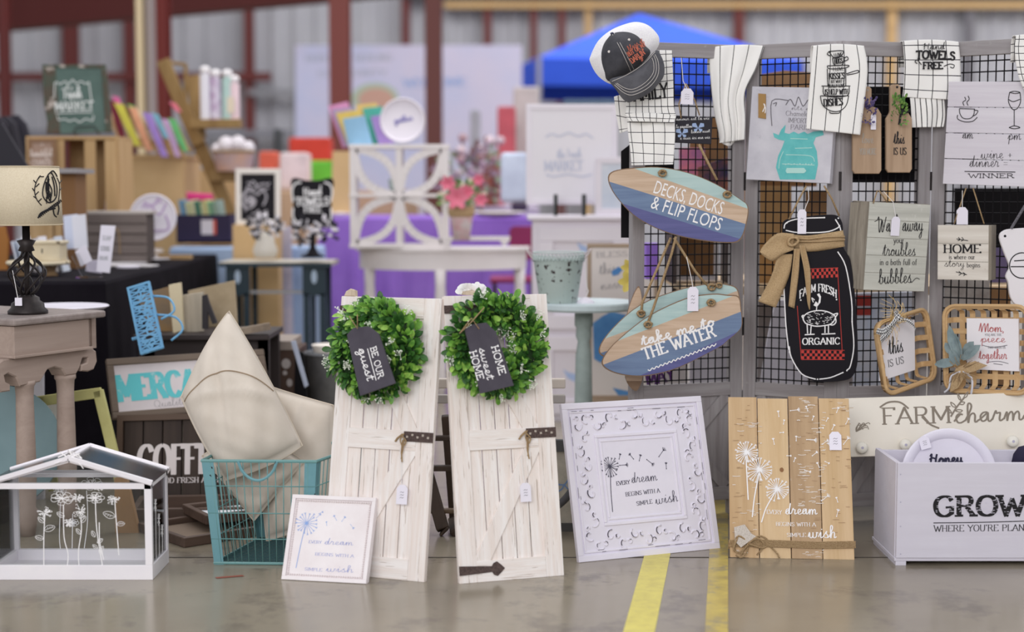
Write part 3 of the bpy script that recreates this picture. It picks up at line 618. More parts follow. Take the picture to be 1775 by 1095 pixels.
CREAM = mat('cream_canvas', (210, 201, 190), .85, spec=.2, noise=(9, (202, 192, 180)), bump=.12)
def pillow(nm, lb, cs, th, seed_, flap=None, pin=.018):
    """cs: four 3-D corners in order; inflated square with pinched corners"""
    c = sum(cs, Vector())/4; M = T3(c.x, c.y, c.z); C = [v-c for v in cs]; nrm = (C[1]-C[0]).cross(C[3]-C[0]).normalized()
    if nrm.y > 0: nrm = -nrm
    rn = random.Random(seed_); ph = [rn.uniform(0, 6) for _ in range(8)]
    def S(sg):
        def fn(u, v):
            uu = u+(.5-u)*pin*4*v*(1-v); vv = v+(.5-v)*pin*4*u*(1-u)
            p = C[0]*(1-uu)*(1-vv)+C[1]*uu*(1-vv)+C[2]*uu*vv+C[3]*(1-uu)*vv
            e = (16*u*(1-u)*v*(1-v)); h = th*(e**.36)
            w = math.sin(u*9+ph[0]+v*4)*math.sin(v*8+ph[1])*.006+math.sin((u-v)*17+ph[2])*.0035+math.sin((u+v)*26+ph[3])*.0015+.011*math.exp(-((u*.9+v*.5-.62)/.035)**2)-.009*math.exp(-((v-u*.6-.32)/.05)**2)*min(1,u*3)
            return p+nrm*(sg*h+w*min(1, e*2.5))
        return fn
    mb = MB(); n = 34; mb.grid(S(1), n, n); k = len(mb.v); mb.grid(S(-1), n, n)
    root = tag(ob(nm, mb, CREAM, M=M, smooth=True), lb, 'pillow', 'cream pillows in the teal basket')
    m = root.modifiers.new('w', 'WELD'); m.merge_threshold = .0008
    e = [S(0)(t/24, 0) for t in range(25)]+[S(0)(1, t/24) for t in range(1, 25)]+[S(0)(1-t/24, 1) for t in range(1, 25)]+[S(0)(0, 1-t/24) for t in range(1, 24)]
    ob('seam', MB().tube(e, .0022, 5, closed=True), mat('cream_piping', (200, 188, 172), .85), root)
    if flap:
        q = []
        for u, v in cat(flap, 8): q.append(S(1)(u, v)+nrm*.0012)
        ob('flap_edge', MB().tube(q, .0021, 5), mat('flap_seam_shade', (150, 132, 112), .9), root, label='envelope flap edge with its crease shade in the colour')  # seam tube coloured darker to paint the shade of the flap's crease
    return root
yb = (b0[0].y+b0[2].y)/2
pillow('throw_pillow', 'cream canvas pillow standing on its corner in the teal basket, tallest in front', [P(397, 539, 4.74), P(524, 772, 4.64), P(392, 832, 4.62), P(314, 688, 4.66)], .125, 4, [(.1, .97), (.16, .78), (.25, .52), (.36, .3), (.5, .12), (.62, .02)], pin=-.065)
pillow('throw_pillow', 'cream canvas pillow sunk in the basket, its corner pointing down behind the wires', [P(430, 730, 4.76), P(528, 800, 4.76), P(440, 903, 4.73), P(350, 790, 4.76)], .06, 6)
pillow('throw_pillow', 'cream canvas pillow low at the basket back, against the door shutter', [P(428, 655, 4.90), P(578, 702, 4.86), P(584, 905, 4.80), P(462, 938, 4.80)], .08, 9)
# ================================================================ BARN DOOR PANELS
WW = mat('whitewashed_wood', (238, 231, 229), .75, spec=.2, wood=('Z', (224, 212, 205), 60), crack=('Z', (186, 172, 163), 190, .635), bump=.5)
WWX = mat('whitewashed_wood_level', (238, 231, 229), .75, spec=.2, wood=('X', (224, 212, 205), 60), crack=('X', (186, 172, 163), 190, .635), bump=.5)
IRON = mat('rusted_iron', (98, 82, 78), .8, metal=.2, noise=(220, (66, 54, 52)), bump=.5)
def barn_door(fr, lb, foot):
    w, h = fr.w, fr.h; r = thing('barn_door_shutter', lb, 'door panel', fr.M, 'whitewashed barn door shutters')
    s = .052
    xs = [s-.01, .098, .139, .178, .222, w-s+.01] if w > .27 else [s, .1, .15, w-s]
    for i in range(5):
        a = s-.006+(w-2*s+.012)*i/5; b = s-.006+(w-2*s+.012)*(i+1)/5
        ob('plank', MB().box(a+.0014, b-.0014, .007+.001*(i % 2), .013, .01, h-.01), WW, r, bevel=.0012)
    for a, b in ((0, s), (w-s, w)): ob('stile', MB().box(a, b, 0, .018, 0, h), WW, r, bevel=.0015)
    for z0, z1 in ((0, .058), (h*.455, h*.455+.056), (h-.058, h)): ob('rail', MB().box(s, w-s, -.001, .016, z0, z1), WWX, r, bevel=.0015)
    a = h*.455
    def brace(p, q): ob('brace', MB().bar((p[0], .0052, p[1]), (q[0], .0052, q[1]), .044, .009), WW, r, bevel=.0012)
    d = .022
    brace((s+d*.3, .04), (w-s-d*.3, a+.02)); brace((s+d*.3, h-.04), (w-s-d*.3, a+.03))
    st = [('top', (0, h-.052, h-.03), .09), ('mid', (w-.085, a+.034, a+.062), .085)]
    ob('iron_strap', MB().box(-.001, .1, -.004, -.0005, h-.05, h-.027), IRON, r, label='rusty iron strap at the top'); 
    sp = ob('iron_strap', MB().box(w-.088, w+.001, -.004, -.0005, a+.026, a+.054), IRON, r, label='rusty iron strap at the middle')
    mb = MB(); 
    for k in range(5): mb.box(w-.08+k*.016, w-.074+k*.016, -.0055, -.004, a+.036+(k % 2)*.006, a+.042+(k % 2)*.006)
    ob('nail_head', mb, mat('pale_nail', (170, 160, 150), .6), sp)
    mb = MB(); mb.tube([(w-.086, -.006, a+.048), (w-.094, -.012, a+.03), (w-.086, -.01, a+.012), (w-.078, -.008, a+.026), (w-.09, -.008, a+.04)], .002, 5, smooth=4).tube([(w-.088, -.008, a+.03), (w-.09, -.008, a-.005), (w-.086, -.008, a-.032)], .0022, 5).tube([(w-.084, -.008, a+.03), (w-.086, -.008, a), (w-.09, -.008, a-.024)], .0014, 5).tube([(w-.09, -.008, a+.046), (w-.105, -.008, a+.034), (w-.112, -.007, a+.024)], .003, 5)
    ob('twine_loop', mb, TWINE, r)
    if foot:
        z = .034; o = [(0, z-.012), (.095, z-.008), (.1, z-.016), (.11, z-.02), (.122, z-.01), (.132, z), (.122, z+.01), (.11, z+.02), (.1, z+.016), (.095, z+.008), (0, z+.014)]
        ob('iron_strap', MB().prism(o, -.004, -.001), IRON, r, label='spearhead iron strap at the foot')
    return r
dL = F3((560, 992, GY(992)), (735, 1009, GY(1009)), (592, 513, None))
dR = F3((797, 1012, GY(1012)), (978, 997, GY(997)), (769, 513, None))
rL = barn_door(dL, 'whitewashed barn door shutter behind the small beaded sign, beside the teal basket', False)
rR = barn_door(dR, 'whitewashed barn door shutter with a spearhead iron strap at its foot', True)
price_tag(rL, dL, 697, 857, 21, 34, string=[(694, 775), (696, 838)], y=-.008); price_tag(rR, dR, 911, 853, 20, 33, string=[(903, 788), (908, 832)], y=-.008)
FIN = mat('scroll_finial', (206, 190, 170), .7, wood=('Z', (186, 168, 146), 40)); X, Z = dL.uv(606, 513); ob('scroll_finial', MB().prism([(X-.02, Z), (X-.014, Z+.014), (X, Z+.022), (X+.014, Z+.018), (X+.016, Z)], .002, .02, .002), FIN, rL)
pf = FY(4.66, 818, 508); pe = thing('white_peony', 'white cloth peony resting on the top edge of the right door shutter', 'flower', pf.M); mb = MB(); rn = random.Random(21)
for k in range(90):
    a = rn.uniform(.1, PI-.1); r_ = rn.uniform(.01, .045); dx_ = Vector((math.cos(a)*1.0, rn.uniform(-.5, .5), math.sin(a)*.55)); leaf(mb, dx_*r_*.8, dx_, Vector((0, -1, .4)), .018, .017)
ob('petals', mb, mat('cloth_white', (238, 236, 244), .8), pe, smooth=True, kind='stuff'); ob('flower_base', MB().lathe([(0, -.004), (.03, -.004), (.03, .006), (0, .01)], 12), FIN, pe)
# ================================================================ WREATHS
LEAFM = [mat('leaf_green_%d' % i, c, .45, spec=.4, noise=(60, c2)) for i, (c, c2) in enumerate([((122, 172, 70), (70, 122, 46)), ((58, 106, 42), (30, 66, 28)), ((160, 196, 94), (106, 156, 60))])]
CHALK = mat('chalkboard_tag', (74, 70, 80), .75, noise=(20, (66, 62, 72)))
def wreath(fr, c, rpx, lb, seed_, tagpts, words_, twine):
    rn = random.Random(seed_); X, Z = fr.uv(*c); s = (fr.M @ Vector((X, 0, Z))).y/F; R = rpx*s*.66; rr = rpx*s*.32
    r = thing('boxwood_wreath', lb, 'wreath', fr.M @ Matrix.Translation((X, -.004, Z)), 'boxwood wreaths on the door shutters')
    ms = [MB(), MB(), MB()]; y0 = -rr*.6
    for k in range(1150):
        a = rn.uniform(0, 2*PI); b = rn.uniform(-.35, PI+.35); q = rr*rn.uniform(.4, 1.12)
        rad = Vector((math.cos(a), 0, math.sin(a))); o = rad*R+Vector((0, y0, 0)); out = rad*math.cos(b)+Vector((0, -1, 0))*math.sin(b)*.85
        p = o+out*q*.75; tang = Vector((-math.sin(a), 0, math.cos(a)))
        d = out+tang*rn.uniform(-.2, 1.1)+Vector((rn.uniform(-.4, .4), rn.uniform(-.3, .3), rn.uniform(-.4, .4)))
        l = rn.uniform(.017, .034)*(1.25 if k % 9 == 0 else 1); p = p+out*(.012 if k % 7 == 0 else 0); leaf(ms[0 if k % 5 < 2 else (2 if k % 5 == 2 and q > .75*rr else 1)], p, d, (out+Vector((0, -.7, 0))).normalized(), l, l*rn.uniform(.45, .62))
    for m_, mm in zip(ms, LEAFM): ob('foliage', m_, mm, r, smooth=True, kind='stuff')
    cm = MB(); cm.tube([(R*math.cos(t/24*2*PI), y0, R*math.sin(t/24*2*PI)) for t in range(24)], rr*.5, 8, closed=True); ob('wreath_core', cm, mat('dark_moss', (36, 60, 30), .9), r)
    bm_ = MB()
    for k in range(26):
        a = rn.uniform(0, 2*PI); b = rn.uniform(.1, PI); rad = Vector((math.cos(a), 0, math.sin(a))); out = rad*math.cos(b)+Vector((0, -1, 0))*math.sin(b)
        p = rad*R+Vector((0, y0, 0))+out*(rr*1.12+.006)
        for j in range(9):
            q = p+Vector((rn.uniform(-.012, .012), rn.uniform(-.014, 0), rn.uniform(-.014, .014)))
            bm_.tube([p-out*.01, q], .0005, 3)
            rad2 = .0025; bm_.lathe([(0, -rad2), (rad2, 0), (0, rad2)], 5, tuple(q))
    ob('berries', bm_, mat('white_berries', (232, 236, 224), .6), r, kind='stuff')
    # hanging chalkboard tag
    D = -.118; tf = Fr(fr.o-fr.uy*0+fr.uy*D, fr.ux, fr.uz); Mt = Matrix.Translation((-X, .004+D, -Z))
    ol = tf.pts(tagpts)
    t = ob('tag_board', MB().prism(ol, 0, .006, .0008), CHALK, r, M=Mt, label='dark chalkboard tag with white lettering')
    letters(t, tf, words_, WINK)
    mb = MB(); q = [tf.uv(*p) for p in twine]; mb.tube([(a, -.002-.01*(i % 2), b) for i, (a, b) in enumerate(q)], .0016, 5); ob('twine', mb, TWINE, t)
    return r, t, tf
rw, tg, tf = wreath(dL, (659, 606), 88, "green boxwood wreath with the BE OUR guest tag", 5, [(601, 580), (612, 568), (638, 565), (656, 578), (685, 664), (624, 686)],
    [("BE OUR", (642, 603), (656, 656), 11, dict(bold=1.15, thin=.6)), ("guest", (621, 605), (637, 661), 14, dict(style='script', bold=1.8, thin=.6))], [(620, 545), (623, 570), (606, 548)])
letters(tg, tf, [], WINK, extra=lambda mb: lines(mb, tf, [[(637, 604), (652, 659)]], 1.6))
rw2, tg2, tf2 = wreath(dR, (853, 600), 90, "green boxwood wreath with the HOME sweet HOME tag", 11, [(806, 570), (820, 562), (843, 559), (860, 575), (891, 668), (833, 682)],
    [("HOME", (852, 601), (866, 650), 12, dict(bold=1.2, thin=.6)), ("sweet", (830, 604), (845, 659), 13, dict(style='script', bold=1.8, thin=.6)), ("HOME", (814, 610), (828, 659), 12, dict(bold=1.2, thin=.6))], [(839, 533), (812, 562), (796, 578), (815, 552), (830, 570)])
# ================================================================ SMALL BEADED SIGN
f = F3((488, 1004, GY(1004)), (635, 1012, GY(1012)), (512, 857, 4.445))
WS = mat('ivory_sign_wood', (236, 230, 232), .6, noise=(12, (228, 220, 222)))
r = thing('beaded_sign', 'small white beaded-edge dandelion sign leaning on the left door shutter', 'sign', f.M)
ob('panel', MB().prism([(0, 0), (f.w, 0), (f.w, f.h), (0, f.h)], .003, .022, .002), WS, r)
fb = MB()
for a, b, c, d in ((0, f.w, 0, .011), (0, f.w, f.h-.011, f.h), (0, .011, .011, f.h-.011), (f.w-.011, f.w, .011, f.h-.011)): fb.box(a, b, -.004, .004, c, d)
ob('frame', fb, WS, r, bevel=.001)
bd = MB(); nx, nz_ = int((f.w-.03)/.0066), int((f.h-.03)/.0066)
for i in range(nx+1):
    for z in (.016, f.h-.016): bd.lathe([(0, -.0034), (.003, 0), (0, .0034)], 6, (.015+(f.w-.03)*i/nx, 0, z))
for i in range(1, nz_):
    for x in (.016, f.w-.016): bd.lathe([(0, -.0034), (.003, 0), (0, .0034)], 6, (x, 0, .015+(f.h-.03)*i/nz_))
ob('bead_row', bd, mat('bead_paint', (222, 212, 212), .6), r, smooth=True)
letters(r, f, [("EVERY", (535, 941), (557, 942), 5), ("dream", (562, 943), (612, 945), 9.5, dict(style='script', bold=1.1)), ("BEGINS WITH A", (546, 962), (613, 966), 5), ("SIMPLE", (528, 988), (558, 990), 5), ("wish", (565, 990), (612, 992), 10, dict(style='script', bold=1.2))], BINK, y=.0022)
def dd(mb):
    x, z = f.uv(531, 906); dandelion(mb, x, z, .029, .0011, 18, .0022); lines(mb, f, [[(529, 912), (521, 945), (513, 984)]], 1.1, y=.0022)
    for a, b, c, d in ((548, 897, .012, .8), (583, 901, .012, 2.2), (592, 903, .012, 1.0), (566, 910, .008, 1.8), (607, 908, .012, -.8), (552, 890, .01, .5)): X, Z = f.uv(a, b); seed(mb, X, Z, c, d, .0009, .0022)
letters(r, f, [], mat('cornflower_ink', (140, 168, 220), .7), name='dandelion_print', extra=dd)
# ================================================================ EMBOSSED METAL SIGN
f = F3((1003, 975, GY(975)), (1248, 950, GY(950)), (972, 700, None))
WM = mat('white_enamel', (226, 222, 234), .42, spec=.45, noise=(7, (218, 214, 226)))
r = thing('embossed_metal_sign', 'large white embossed square metal sign, EVERY dream BEGINS WITH A SIMPLE wish', 'sign', f.M)
ob('panel', MB().prism([(0, 0), (f.w, 0), (f.w, f.h), (0, f.h)], .004, .012, .001), WM, r)
def fram(mb, x0, x1, z0, z1, w, y0, y1):
    for a, b, c, d in ((x0, x1, z0, z0+w), (x0, x1, z1-w, z1), (x0, x0+w, z0+w, z1-w), (x1-w, x1, z0+w, z1-w)): mb.box(a, b, y0, y1, c, d)
    return mb
ob('rim', fram(fram(MB(), 0, f.w, 0, f.h, .018, -.003, .006), .024, f.w-.024, .024, f.h-.024, .006, 0, .006), WM, r, bevel=.0014)
q = .098; ob('centre_frame', fram(fram(MB(), q, f.w-q, q, f.h-q, .01, -.001, .006), q+.016, f.w-q-.016, q+.016, f.h-q-.016, .007, .001, .006), WM, r, bevel=.002)
CHIP = mat('chipped_black', (84, 80, 92), .8)
em = MB(); ch = MB(); rn = random.Random(2)
def curl(cx, cz, s, a, mir):
    pts = []
    for k in range(15):
        t = k/14; rad = s*(1-.72*t); an = a+mir*t*4.6; pts.append((cx+rad*math.cos(an)*.9, cz+rad*math.sin(an)))
    em.tube([(x, .0035, z) for x, z in pts], .0035, 6)
    k0 = rn.randint(0, 6); n = rn.randint(4, 8); ch.ribbon(pts[k0:k0+n], rn.uniform(.002, .0042), .0012, -.0006)
for side in range(4):
    for k in range(9):
        t = .055+(f.w-.11)*(k+.5)/9; d = .056+(.013 if k % 2 else -.010); x, z = [(t, d), (t, f.h-d), (d, t), (f.w-d, t)][side]
        curl(x, z, .018, rn.uniform(0, 6), 1 if k % 2 else -1)
        curl(x+(.02 if side < 2 else 0), z+(.02 if side > 1 else 0), .009, rn.uniform(0, 6), -1)
ob('scroll_relief', em, WM, r, smooth=True)
for k in range(34):
    s = k % 4; t = rn.uniform(.03, f.w-.06); l = rn.uniform(.006, .03); d = rn.choice((.0245, .0305))
    p = [[(t, d), (t+l, d+.0004)], [(t, f.h-d), (t+l, f.h-d)], [(d, t), (d, t+l)], [(f.w-d, t), (f.w-d, t+l)]][s]; ch.ribbon(p, .0013, .0013, -.0008)
ob('chipped_paint', ch, CHIP, r)
letters(r, f, [("EVERY", (1069, 841), (1092, 838), 6.5, dict(bold=1.2, thin=.5)), ("dream", (1095, 837), (1140, 832), 15, dict(style='script', bold=.9)), ("BEGINS WITH A", (1085, 860), (1144, 853), 7), ("SIMPLE", (1104, 876), (1131, 872), 7), ("wish", (1137, 874), (1176, 868), 16, dict(style='script', bold=.9))], mat('charcoal_ink', (70, 68, 84), .7), y=.0032)
def dd(mb):
    x, z = f.uv(1058, 808); dandelion(mb, x, z, .027, .0014, 20, .0032); lines(mb, f, [[(1058, 815), (1059, 850), (1062, 887)]], 1.3, y=.0032)
    for a, b, c, d in ((1075, 806, .02, 0), (1099, 795, .015, 2.2), (1109, 798, .014, 1.2), (1122, 796, .02, -.7), (1143, 791, .024, .8), (1156, 812, .014, 1.5), (1074, 795, .012, 1.2)): X, Z = f.uv(a, b); seed(mb, X, Z, c, d, .0016, .0032)
letters(r, f, [], mat('charcoal_ink', (70, 68, 84), .7), name='dandelion_print', extra=dd)
# ================================================================ PLANK SIGN
f = F3((1265, 966, GY(966)), (1482, 970, GY(970)), (1270, 688, 4.80))
PINE = [mat('pine_%d' % i, c, .7, spec=.25, wood=('Z', c2, 22), dirt=(26, c3, .64), bump=.25) for i, (c, c2, c3) in enumerate([((200, 172, 136), (182, 150, 112), (170, 144, 120)), ((212, 186, 150), (198, 168, 128), (190, 160, 122)), ((184, 156, 124), (162, 134, 104), (192, 182, 172)), ((208, 180, 144), (192, 162, 122), (198, 180, 156))])]
r = thing('plank_sign', 'natural pine plank sign with white dandelions and twine round its foot', 'sign', f.M)
e = [0, f.w*.24, f.w*.495, f.w*.745, f.w]
for i in range(4): ob('plank', MB().box(e[i]+.0012, e[i+1]-.0012, [0, .001, -.002, 0][i], .019, [.002, 0, -.0005, -.001][i] if 0 else 0, f.h+[0, -.003, .004, -.001][i]), PINE[i], r, bevel=.0012)
ob('batten', MB().box(.02, f.w-.02, .019, .036, .06, .11).box(.02, f.w-.02, .019, .036, f.h-.11, f.h-.06), PINE[0], r)
letters(r, f, [("EVERY", (1329, 890), (1355, 891), 7), ("dream", (1361, 891), (1417, 891), 16, dict(style='script', bold=1.5)), ("BEGINS WITH A", (1345, 911), (1414, 912), 6.5), ("SIMPLE", (1364, 930), (1397, 930), 6.5), ("wish", (1401, 932), (1450, 932), 18, dict(style='script', bold=1.4))], WINK, y=-.003)
def dd(mb):
    for cx, cy, rr, st in ((1294, 784, 18, [(1293, 790), (1295, 830), (1297, 866)]), (1316, 814, 20, [(1316, 820), (1308, 860), (1304, 896)]), (1347, 848, 18, [(1343, 854), (1328, 880), (1320, 905)])):
        x, z = f.uv(cx, cy); dandelion(mb, x, z, rr*f.px()*1.05, .0018, 24, -.003); lines(mb, f, [st], 2, y=-.003)
    rn = random.Random(8)
    for a, b in ((1400, 712), (1408, 728), (1420, 742), (1398, 762), (1425, 770), (1408, 790), (1380, 764), (1364, 790), (1352, 750), (1342, 770), (1395, 815), (1420, 810), (1432, 730), (1442, 745), (1450, 715), (1466, 735), (1462, 770), (1430, 800), (1424, 868), (1452, 870), (1450, 895), (1370, 712), (1350, 722), (1358, 735), (1376, 800), (1440, 780)):
        X, Z = f.uv(a, b); seed(mb, X, Z, rn.uniform(.008, .022), rn.uniform(-.6, 2), .0017, -.003)
letters(r, f, [], WINK, name='dandelion_print', extra=dd)
WP = mat('white_brushed_paint', (220, 212, 204), .8)
pm = MB(); rn = random.Random(4)
for x0, y0, x1, y1, n in ((1289, 732, 1317, 740, 9), (1380, 690, 1428, 700, 6), (1382, 800, 1428, 880, 46), (1380, 700, 1428, 790, 26), (1268, 730, 1318, 960, 18), (1284, 880, 1316, 892, 6), (1380, 950, 1426, 966, 10), (1440, 690, 1484, 712, 8), (1270, 912, 1290, 930, 7)):
    for k in range(n):
        a = rn.uniform(x0, x1); b = rn.uniform(y0, y1); l = rn.uniform(4, 14); lines(pm, f, [[(a, b), (a+l*.5, b+rn.uniform(-1, 1)), (min(a+l, x1), b)]], rn.uniform(.8, 2.4), y=-.0027, thin=.5)
ob('paint_traces', pm, WP, r); X, Z = f.uv(1355, 814); kn = MB(); kn.disc(X, Z, .006, 12, -.0004, .007); ob('wood_knot', kn, mat('knot_brown', (136, 98, 66), .8), r)
sm = MB()
for k in range(110):
    a = rn.choice((rn.uniform(1268, 1316), rn.uniform(1380, 1426), rn.uniform(1434, 1470))); q_ = rn.uniform(694, 925); lines(sm, f, [[(a, q_), (a+rn.uniform(3, 12), q_+rn.uniform(-.6, .6))]], .7, y=-.0026)
ob('saw_mark_print', sm, mat('saw_mark', (158, 128, 98), .8), r)
tw = MB()
for k in range(5):
    z = [f.uv(1270, y)[1] for y in (937, 939.5, 942, 944.5, 947)][k]; tw.tube([(-.003, -.004, z), (f.w*.3, -.005, z+.002), (f.w*.7, -.005, z-.001), (f.w+.003, -.004, z+.003)], .0022, 5); tw.tube([(-.003, .03, z), (f.w+.003, .03, z)], .0022, 4)
ob('twine_wrap', tw, TWINE, r)
bw = MB()
for k, pts in enumerate([[(1298, 942), (1280, 930), (1272, 945), (1280, 958), (1298, 944)], [(1298, 942), (1316, 930), (1332, 938), (1322, 950), (1298, 944)], [(1298, 942), (1288, 955), (1282, 970)], [(1300, 942), (1330, 945), (1345, 958), (1350, 968)], [(1298, 942), (1285, 925), (1276, 938), (1272, 955), (1290, 960)], [(1298, 944), (1292, 960), (1284, 967), (1276, 962)], [(1298, 942), (1312, 934), (1324, 945), (1312, 962)]]):
    q = [f.uv(*p) for p in pts]; bw.tube([(a, -.008-.008*math.sin(i*1.7+k), b) for i, (a, b) in enumerate(q)], .0028, 5, smooth=4)
ob('twine_bow', bw, TWINE, r)
ob('paper_rosette', MB().prism(f.pts([(1272, 915), (1290, 910), (1302, 926), (1312, 932), (1300, 938), (1284, 950), (1274, 940)]), -.014, -.012), mat('newsprint', (206, 198, 190), .8, noise=(300, (170, 160, 150))), r)
price_tag(r, f, 1448, 764, 21, 33)
# ================================================================ GROW CRATE, TRAY, HOOK BOARD
GW = mat('white_crate_paint', (212, 209, 220), .65, noise=(5, (205, 201, 213)), wood=('X', (204, 200, 211), 30), bump=.15)
gy0, gy1 = GY(980), 4.80; f = Fr(P(1553, 980, gy0), (1, 0, 0), (0, 0, 1)); ch_ = P(1553, 802, gy0).z
r = thing('wooden_crate', "white wooden crate lettered GROW WHERE YOU'RE PLANTED", 'crate', f.M)
D = gy1-gy0; L_ = .66
ob('front_board', MB().box(0, L_, 0, .014, .022, ch_), GW, r, bevel=.0015); ob('back_board', MB().box(0, L_, D-.014, D, .022, ch_-.008), GW, r, bevel=.0015)
ob('end_board', MB().box(-.002, .012, .014, D-.014, .022, ch_-.001), GW, r, bevel=.0015); ob('end_board', MB().box(L_-.012, L_+.002, .014, D-.014, .022, ch_-.001), GW, r, bevel=.0015)
ob('base_board', MB().box(-.004, L_+.004, .004, D+.004, .012, .022), GW, r, bevel=.0015)
for x in (0, L_-.03): ob('foot', MB().box(x, x+.03, .004, D, 0, .012), GW, r)
letters(r, f, [("GROW", (1620, 894), (1776, 892), 34, dict(bold=1.75, thin=.42)), ("WHERE YOU'RE PLANTED", (1619, 921), (1805, 919), 11, dict(bold=.9))], INK, extra=lambda mb: lines(mb, f, [[(1618, 906), (1700, 905), (1800, 902)]], 1.5))
gi = MB(); rn = random.Random(3)
for k in range(150):
    a = rn.uniform(1620, 1770); b = rn.uniform(862, 892); lines(gi, f, [[(a, b), (a+rn.uniform(2, 6), b)]], .8, y=-.0011)
ob('worn_print', gi, mat('worn_white', (206, 202, 216), .7), r)
nh = MB()
for yy in (822, 870, 912, 960): X, Z = f.uv(1561, yy); nh.disc(X, Z, .0022, 8, -.0006)
ob('nail_head', nh, mat('dull_nail', (176, 172, 190), .6), r)
# round tray standing in the crate
tf_ = FY(4.70, 1643, 826, lean=math.radians(7)); R = 85*4.70/F
r = thing('round_tray', 'white round enamel tray lettered Honey, standing in the crate', 'tray', tf_.M)
Mr = Matrix.Rotation(PI/2, 4, 'X')
ob('dish', MB().lathe([(0, 0), (R*.72, 0), (R*.78, .004), (R*.8, .012), (R*.97, .016), (R, .014), (R, .011), (R*.8, .008), (0, -.004)], 48, M=Mr), WM, r, smooth=True)
letters(r, tf_, [("Honey", (1611, 803), (1669, 801), 15, dict(style='script', bold=2.6, thin=.8))], mat('navy_ink', (34, 32, 58), .6), y=-.006)
price_tag(r, tf_, 1603, 767, 18, 22, rot=.25, y=-.022)
ob('navy_cushion', MB().puff(FY(4.72).pts([(1752, 806), (1756, 788), (1766, 774), (1782, 770), (1800, 780), (1806, 806)]), .03).puff(FY(4.72).pts([(1752, 806), (1756, 788), (1766, 774), (1782, 770), (1800, 780), (1806, 806)]), -.03), mat('navy_cloth', (38, 34, 58), .8), M=FY(4.72).M, smooth=True)
tag(bpy.data.objects['navy_cushion'], 'dark navy cushion poking out of the white crate at the frame edge', 'cushion')
f = F3((1470, 792, 4.9), (1800, 782, 4.87), (1470, 690, 4.93))
HB = mat('cream_board_paint', (230, 224, 213), .6, noise=(6, (224, 217, 205)))
r = thing('hook_board', 'long cream hook board lettered FARM charm behind the crate', 'hook board', f.M)
ob('board', MB().prism([(0, 0), (f.w, 0), (f.w, f.h), (0, f.h)], 0, .016, .0015), HB, r)
GTX = mat('taupe_print', (132, 122, 110), .7)
def lv(mb):
    lines(mb, f, [[(1648, 722), (1658, 706), (1672, 688)], [(1525, 706), (1540, 697), (1560, 697), (1575, 708)], [(1598, 722), (1612, 735), (1628, 742)], [(1773, 724), (1778, 716), (1782, 708)]], 3)
    for a, b, c, d in ((1658, 706, -10, -4), (1662, 700, 10, 2), (1666, 694, -6, -7), (1656, 712, 12, 4), (1650, 716, -10, -6), (1670, 690, 8, -6)): lines(mb, f, [[(a, b), (a+c*.4, b-4+d*.4), (a+c, b-5+d), (a+c*.7, b+d*.5), (a, b)]], 1.8)
letters(r, f, [("FARM", (1530, 735), (1648, 732), 28, dict(bold=1.0, thin=.45)), ("charm", (1654, 733), (1775, 727), 27, dict(style='script', bold=1.5, thin=.75))], GTX, extra=lv)
def spr(mb):
    for k in range(9): a = 1484+k*2.4; lines(mb, f, [[(1484, 748), (a, 741-(k % 3)*4), (a+5, 735+(k % 4)*3)]], 1.3)
letters(r, f, [], GTX, name='leaf_print', extra=spr)
for px, py in ((1492, 776), (1567, 771), (1752, 765)):
    X, Z = f.uv(px, py); k = ob('knob', MB().lathe([(0.006, 0), (.006, .012), (.017, .016), (.019, .024), (.015, .031), (.006, .034), (0, .034)], 18, M=Matrix.Translation((X, 0, Z)) @ Matrix.Rotation(PI/2, 4, 'X')), mat('white_ceramic', (226, 222, 212), .3), r, smooth=True)
    ob('screw', MB().disc(X, Z, .0045, 8, -.0345), mat('dull_nail', (176, 172, 190), .6), k)
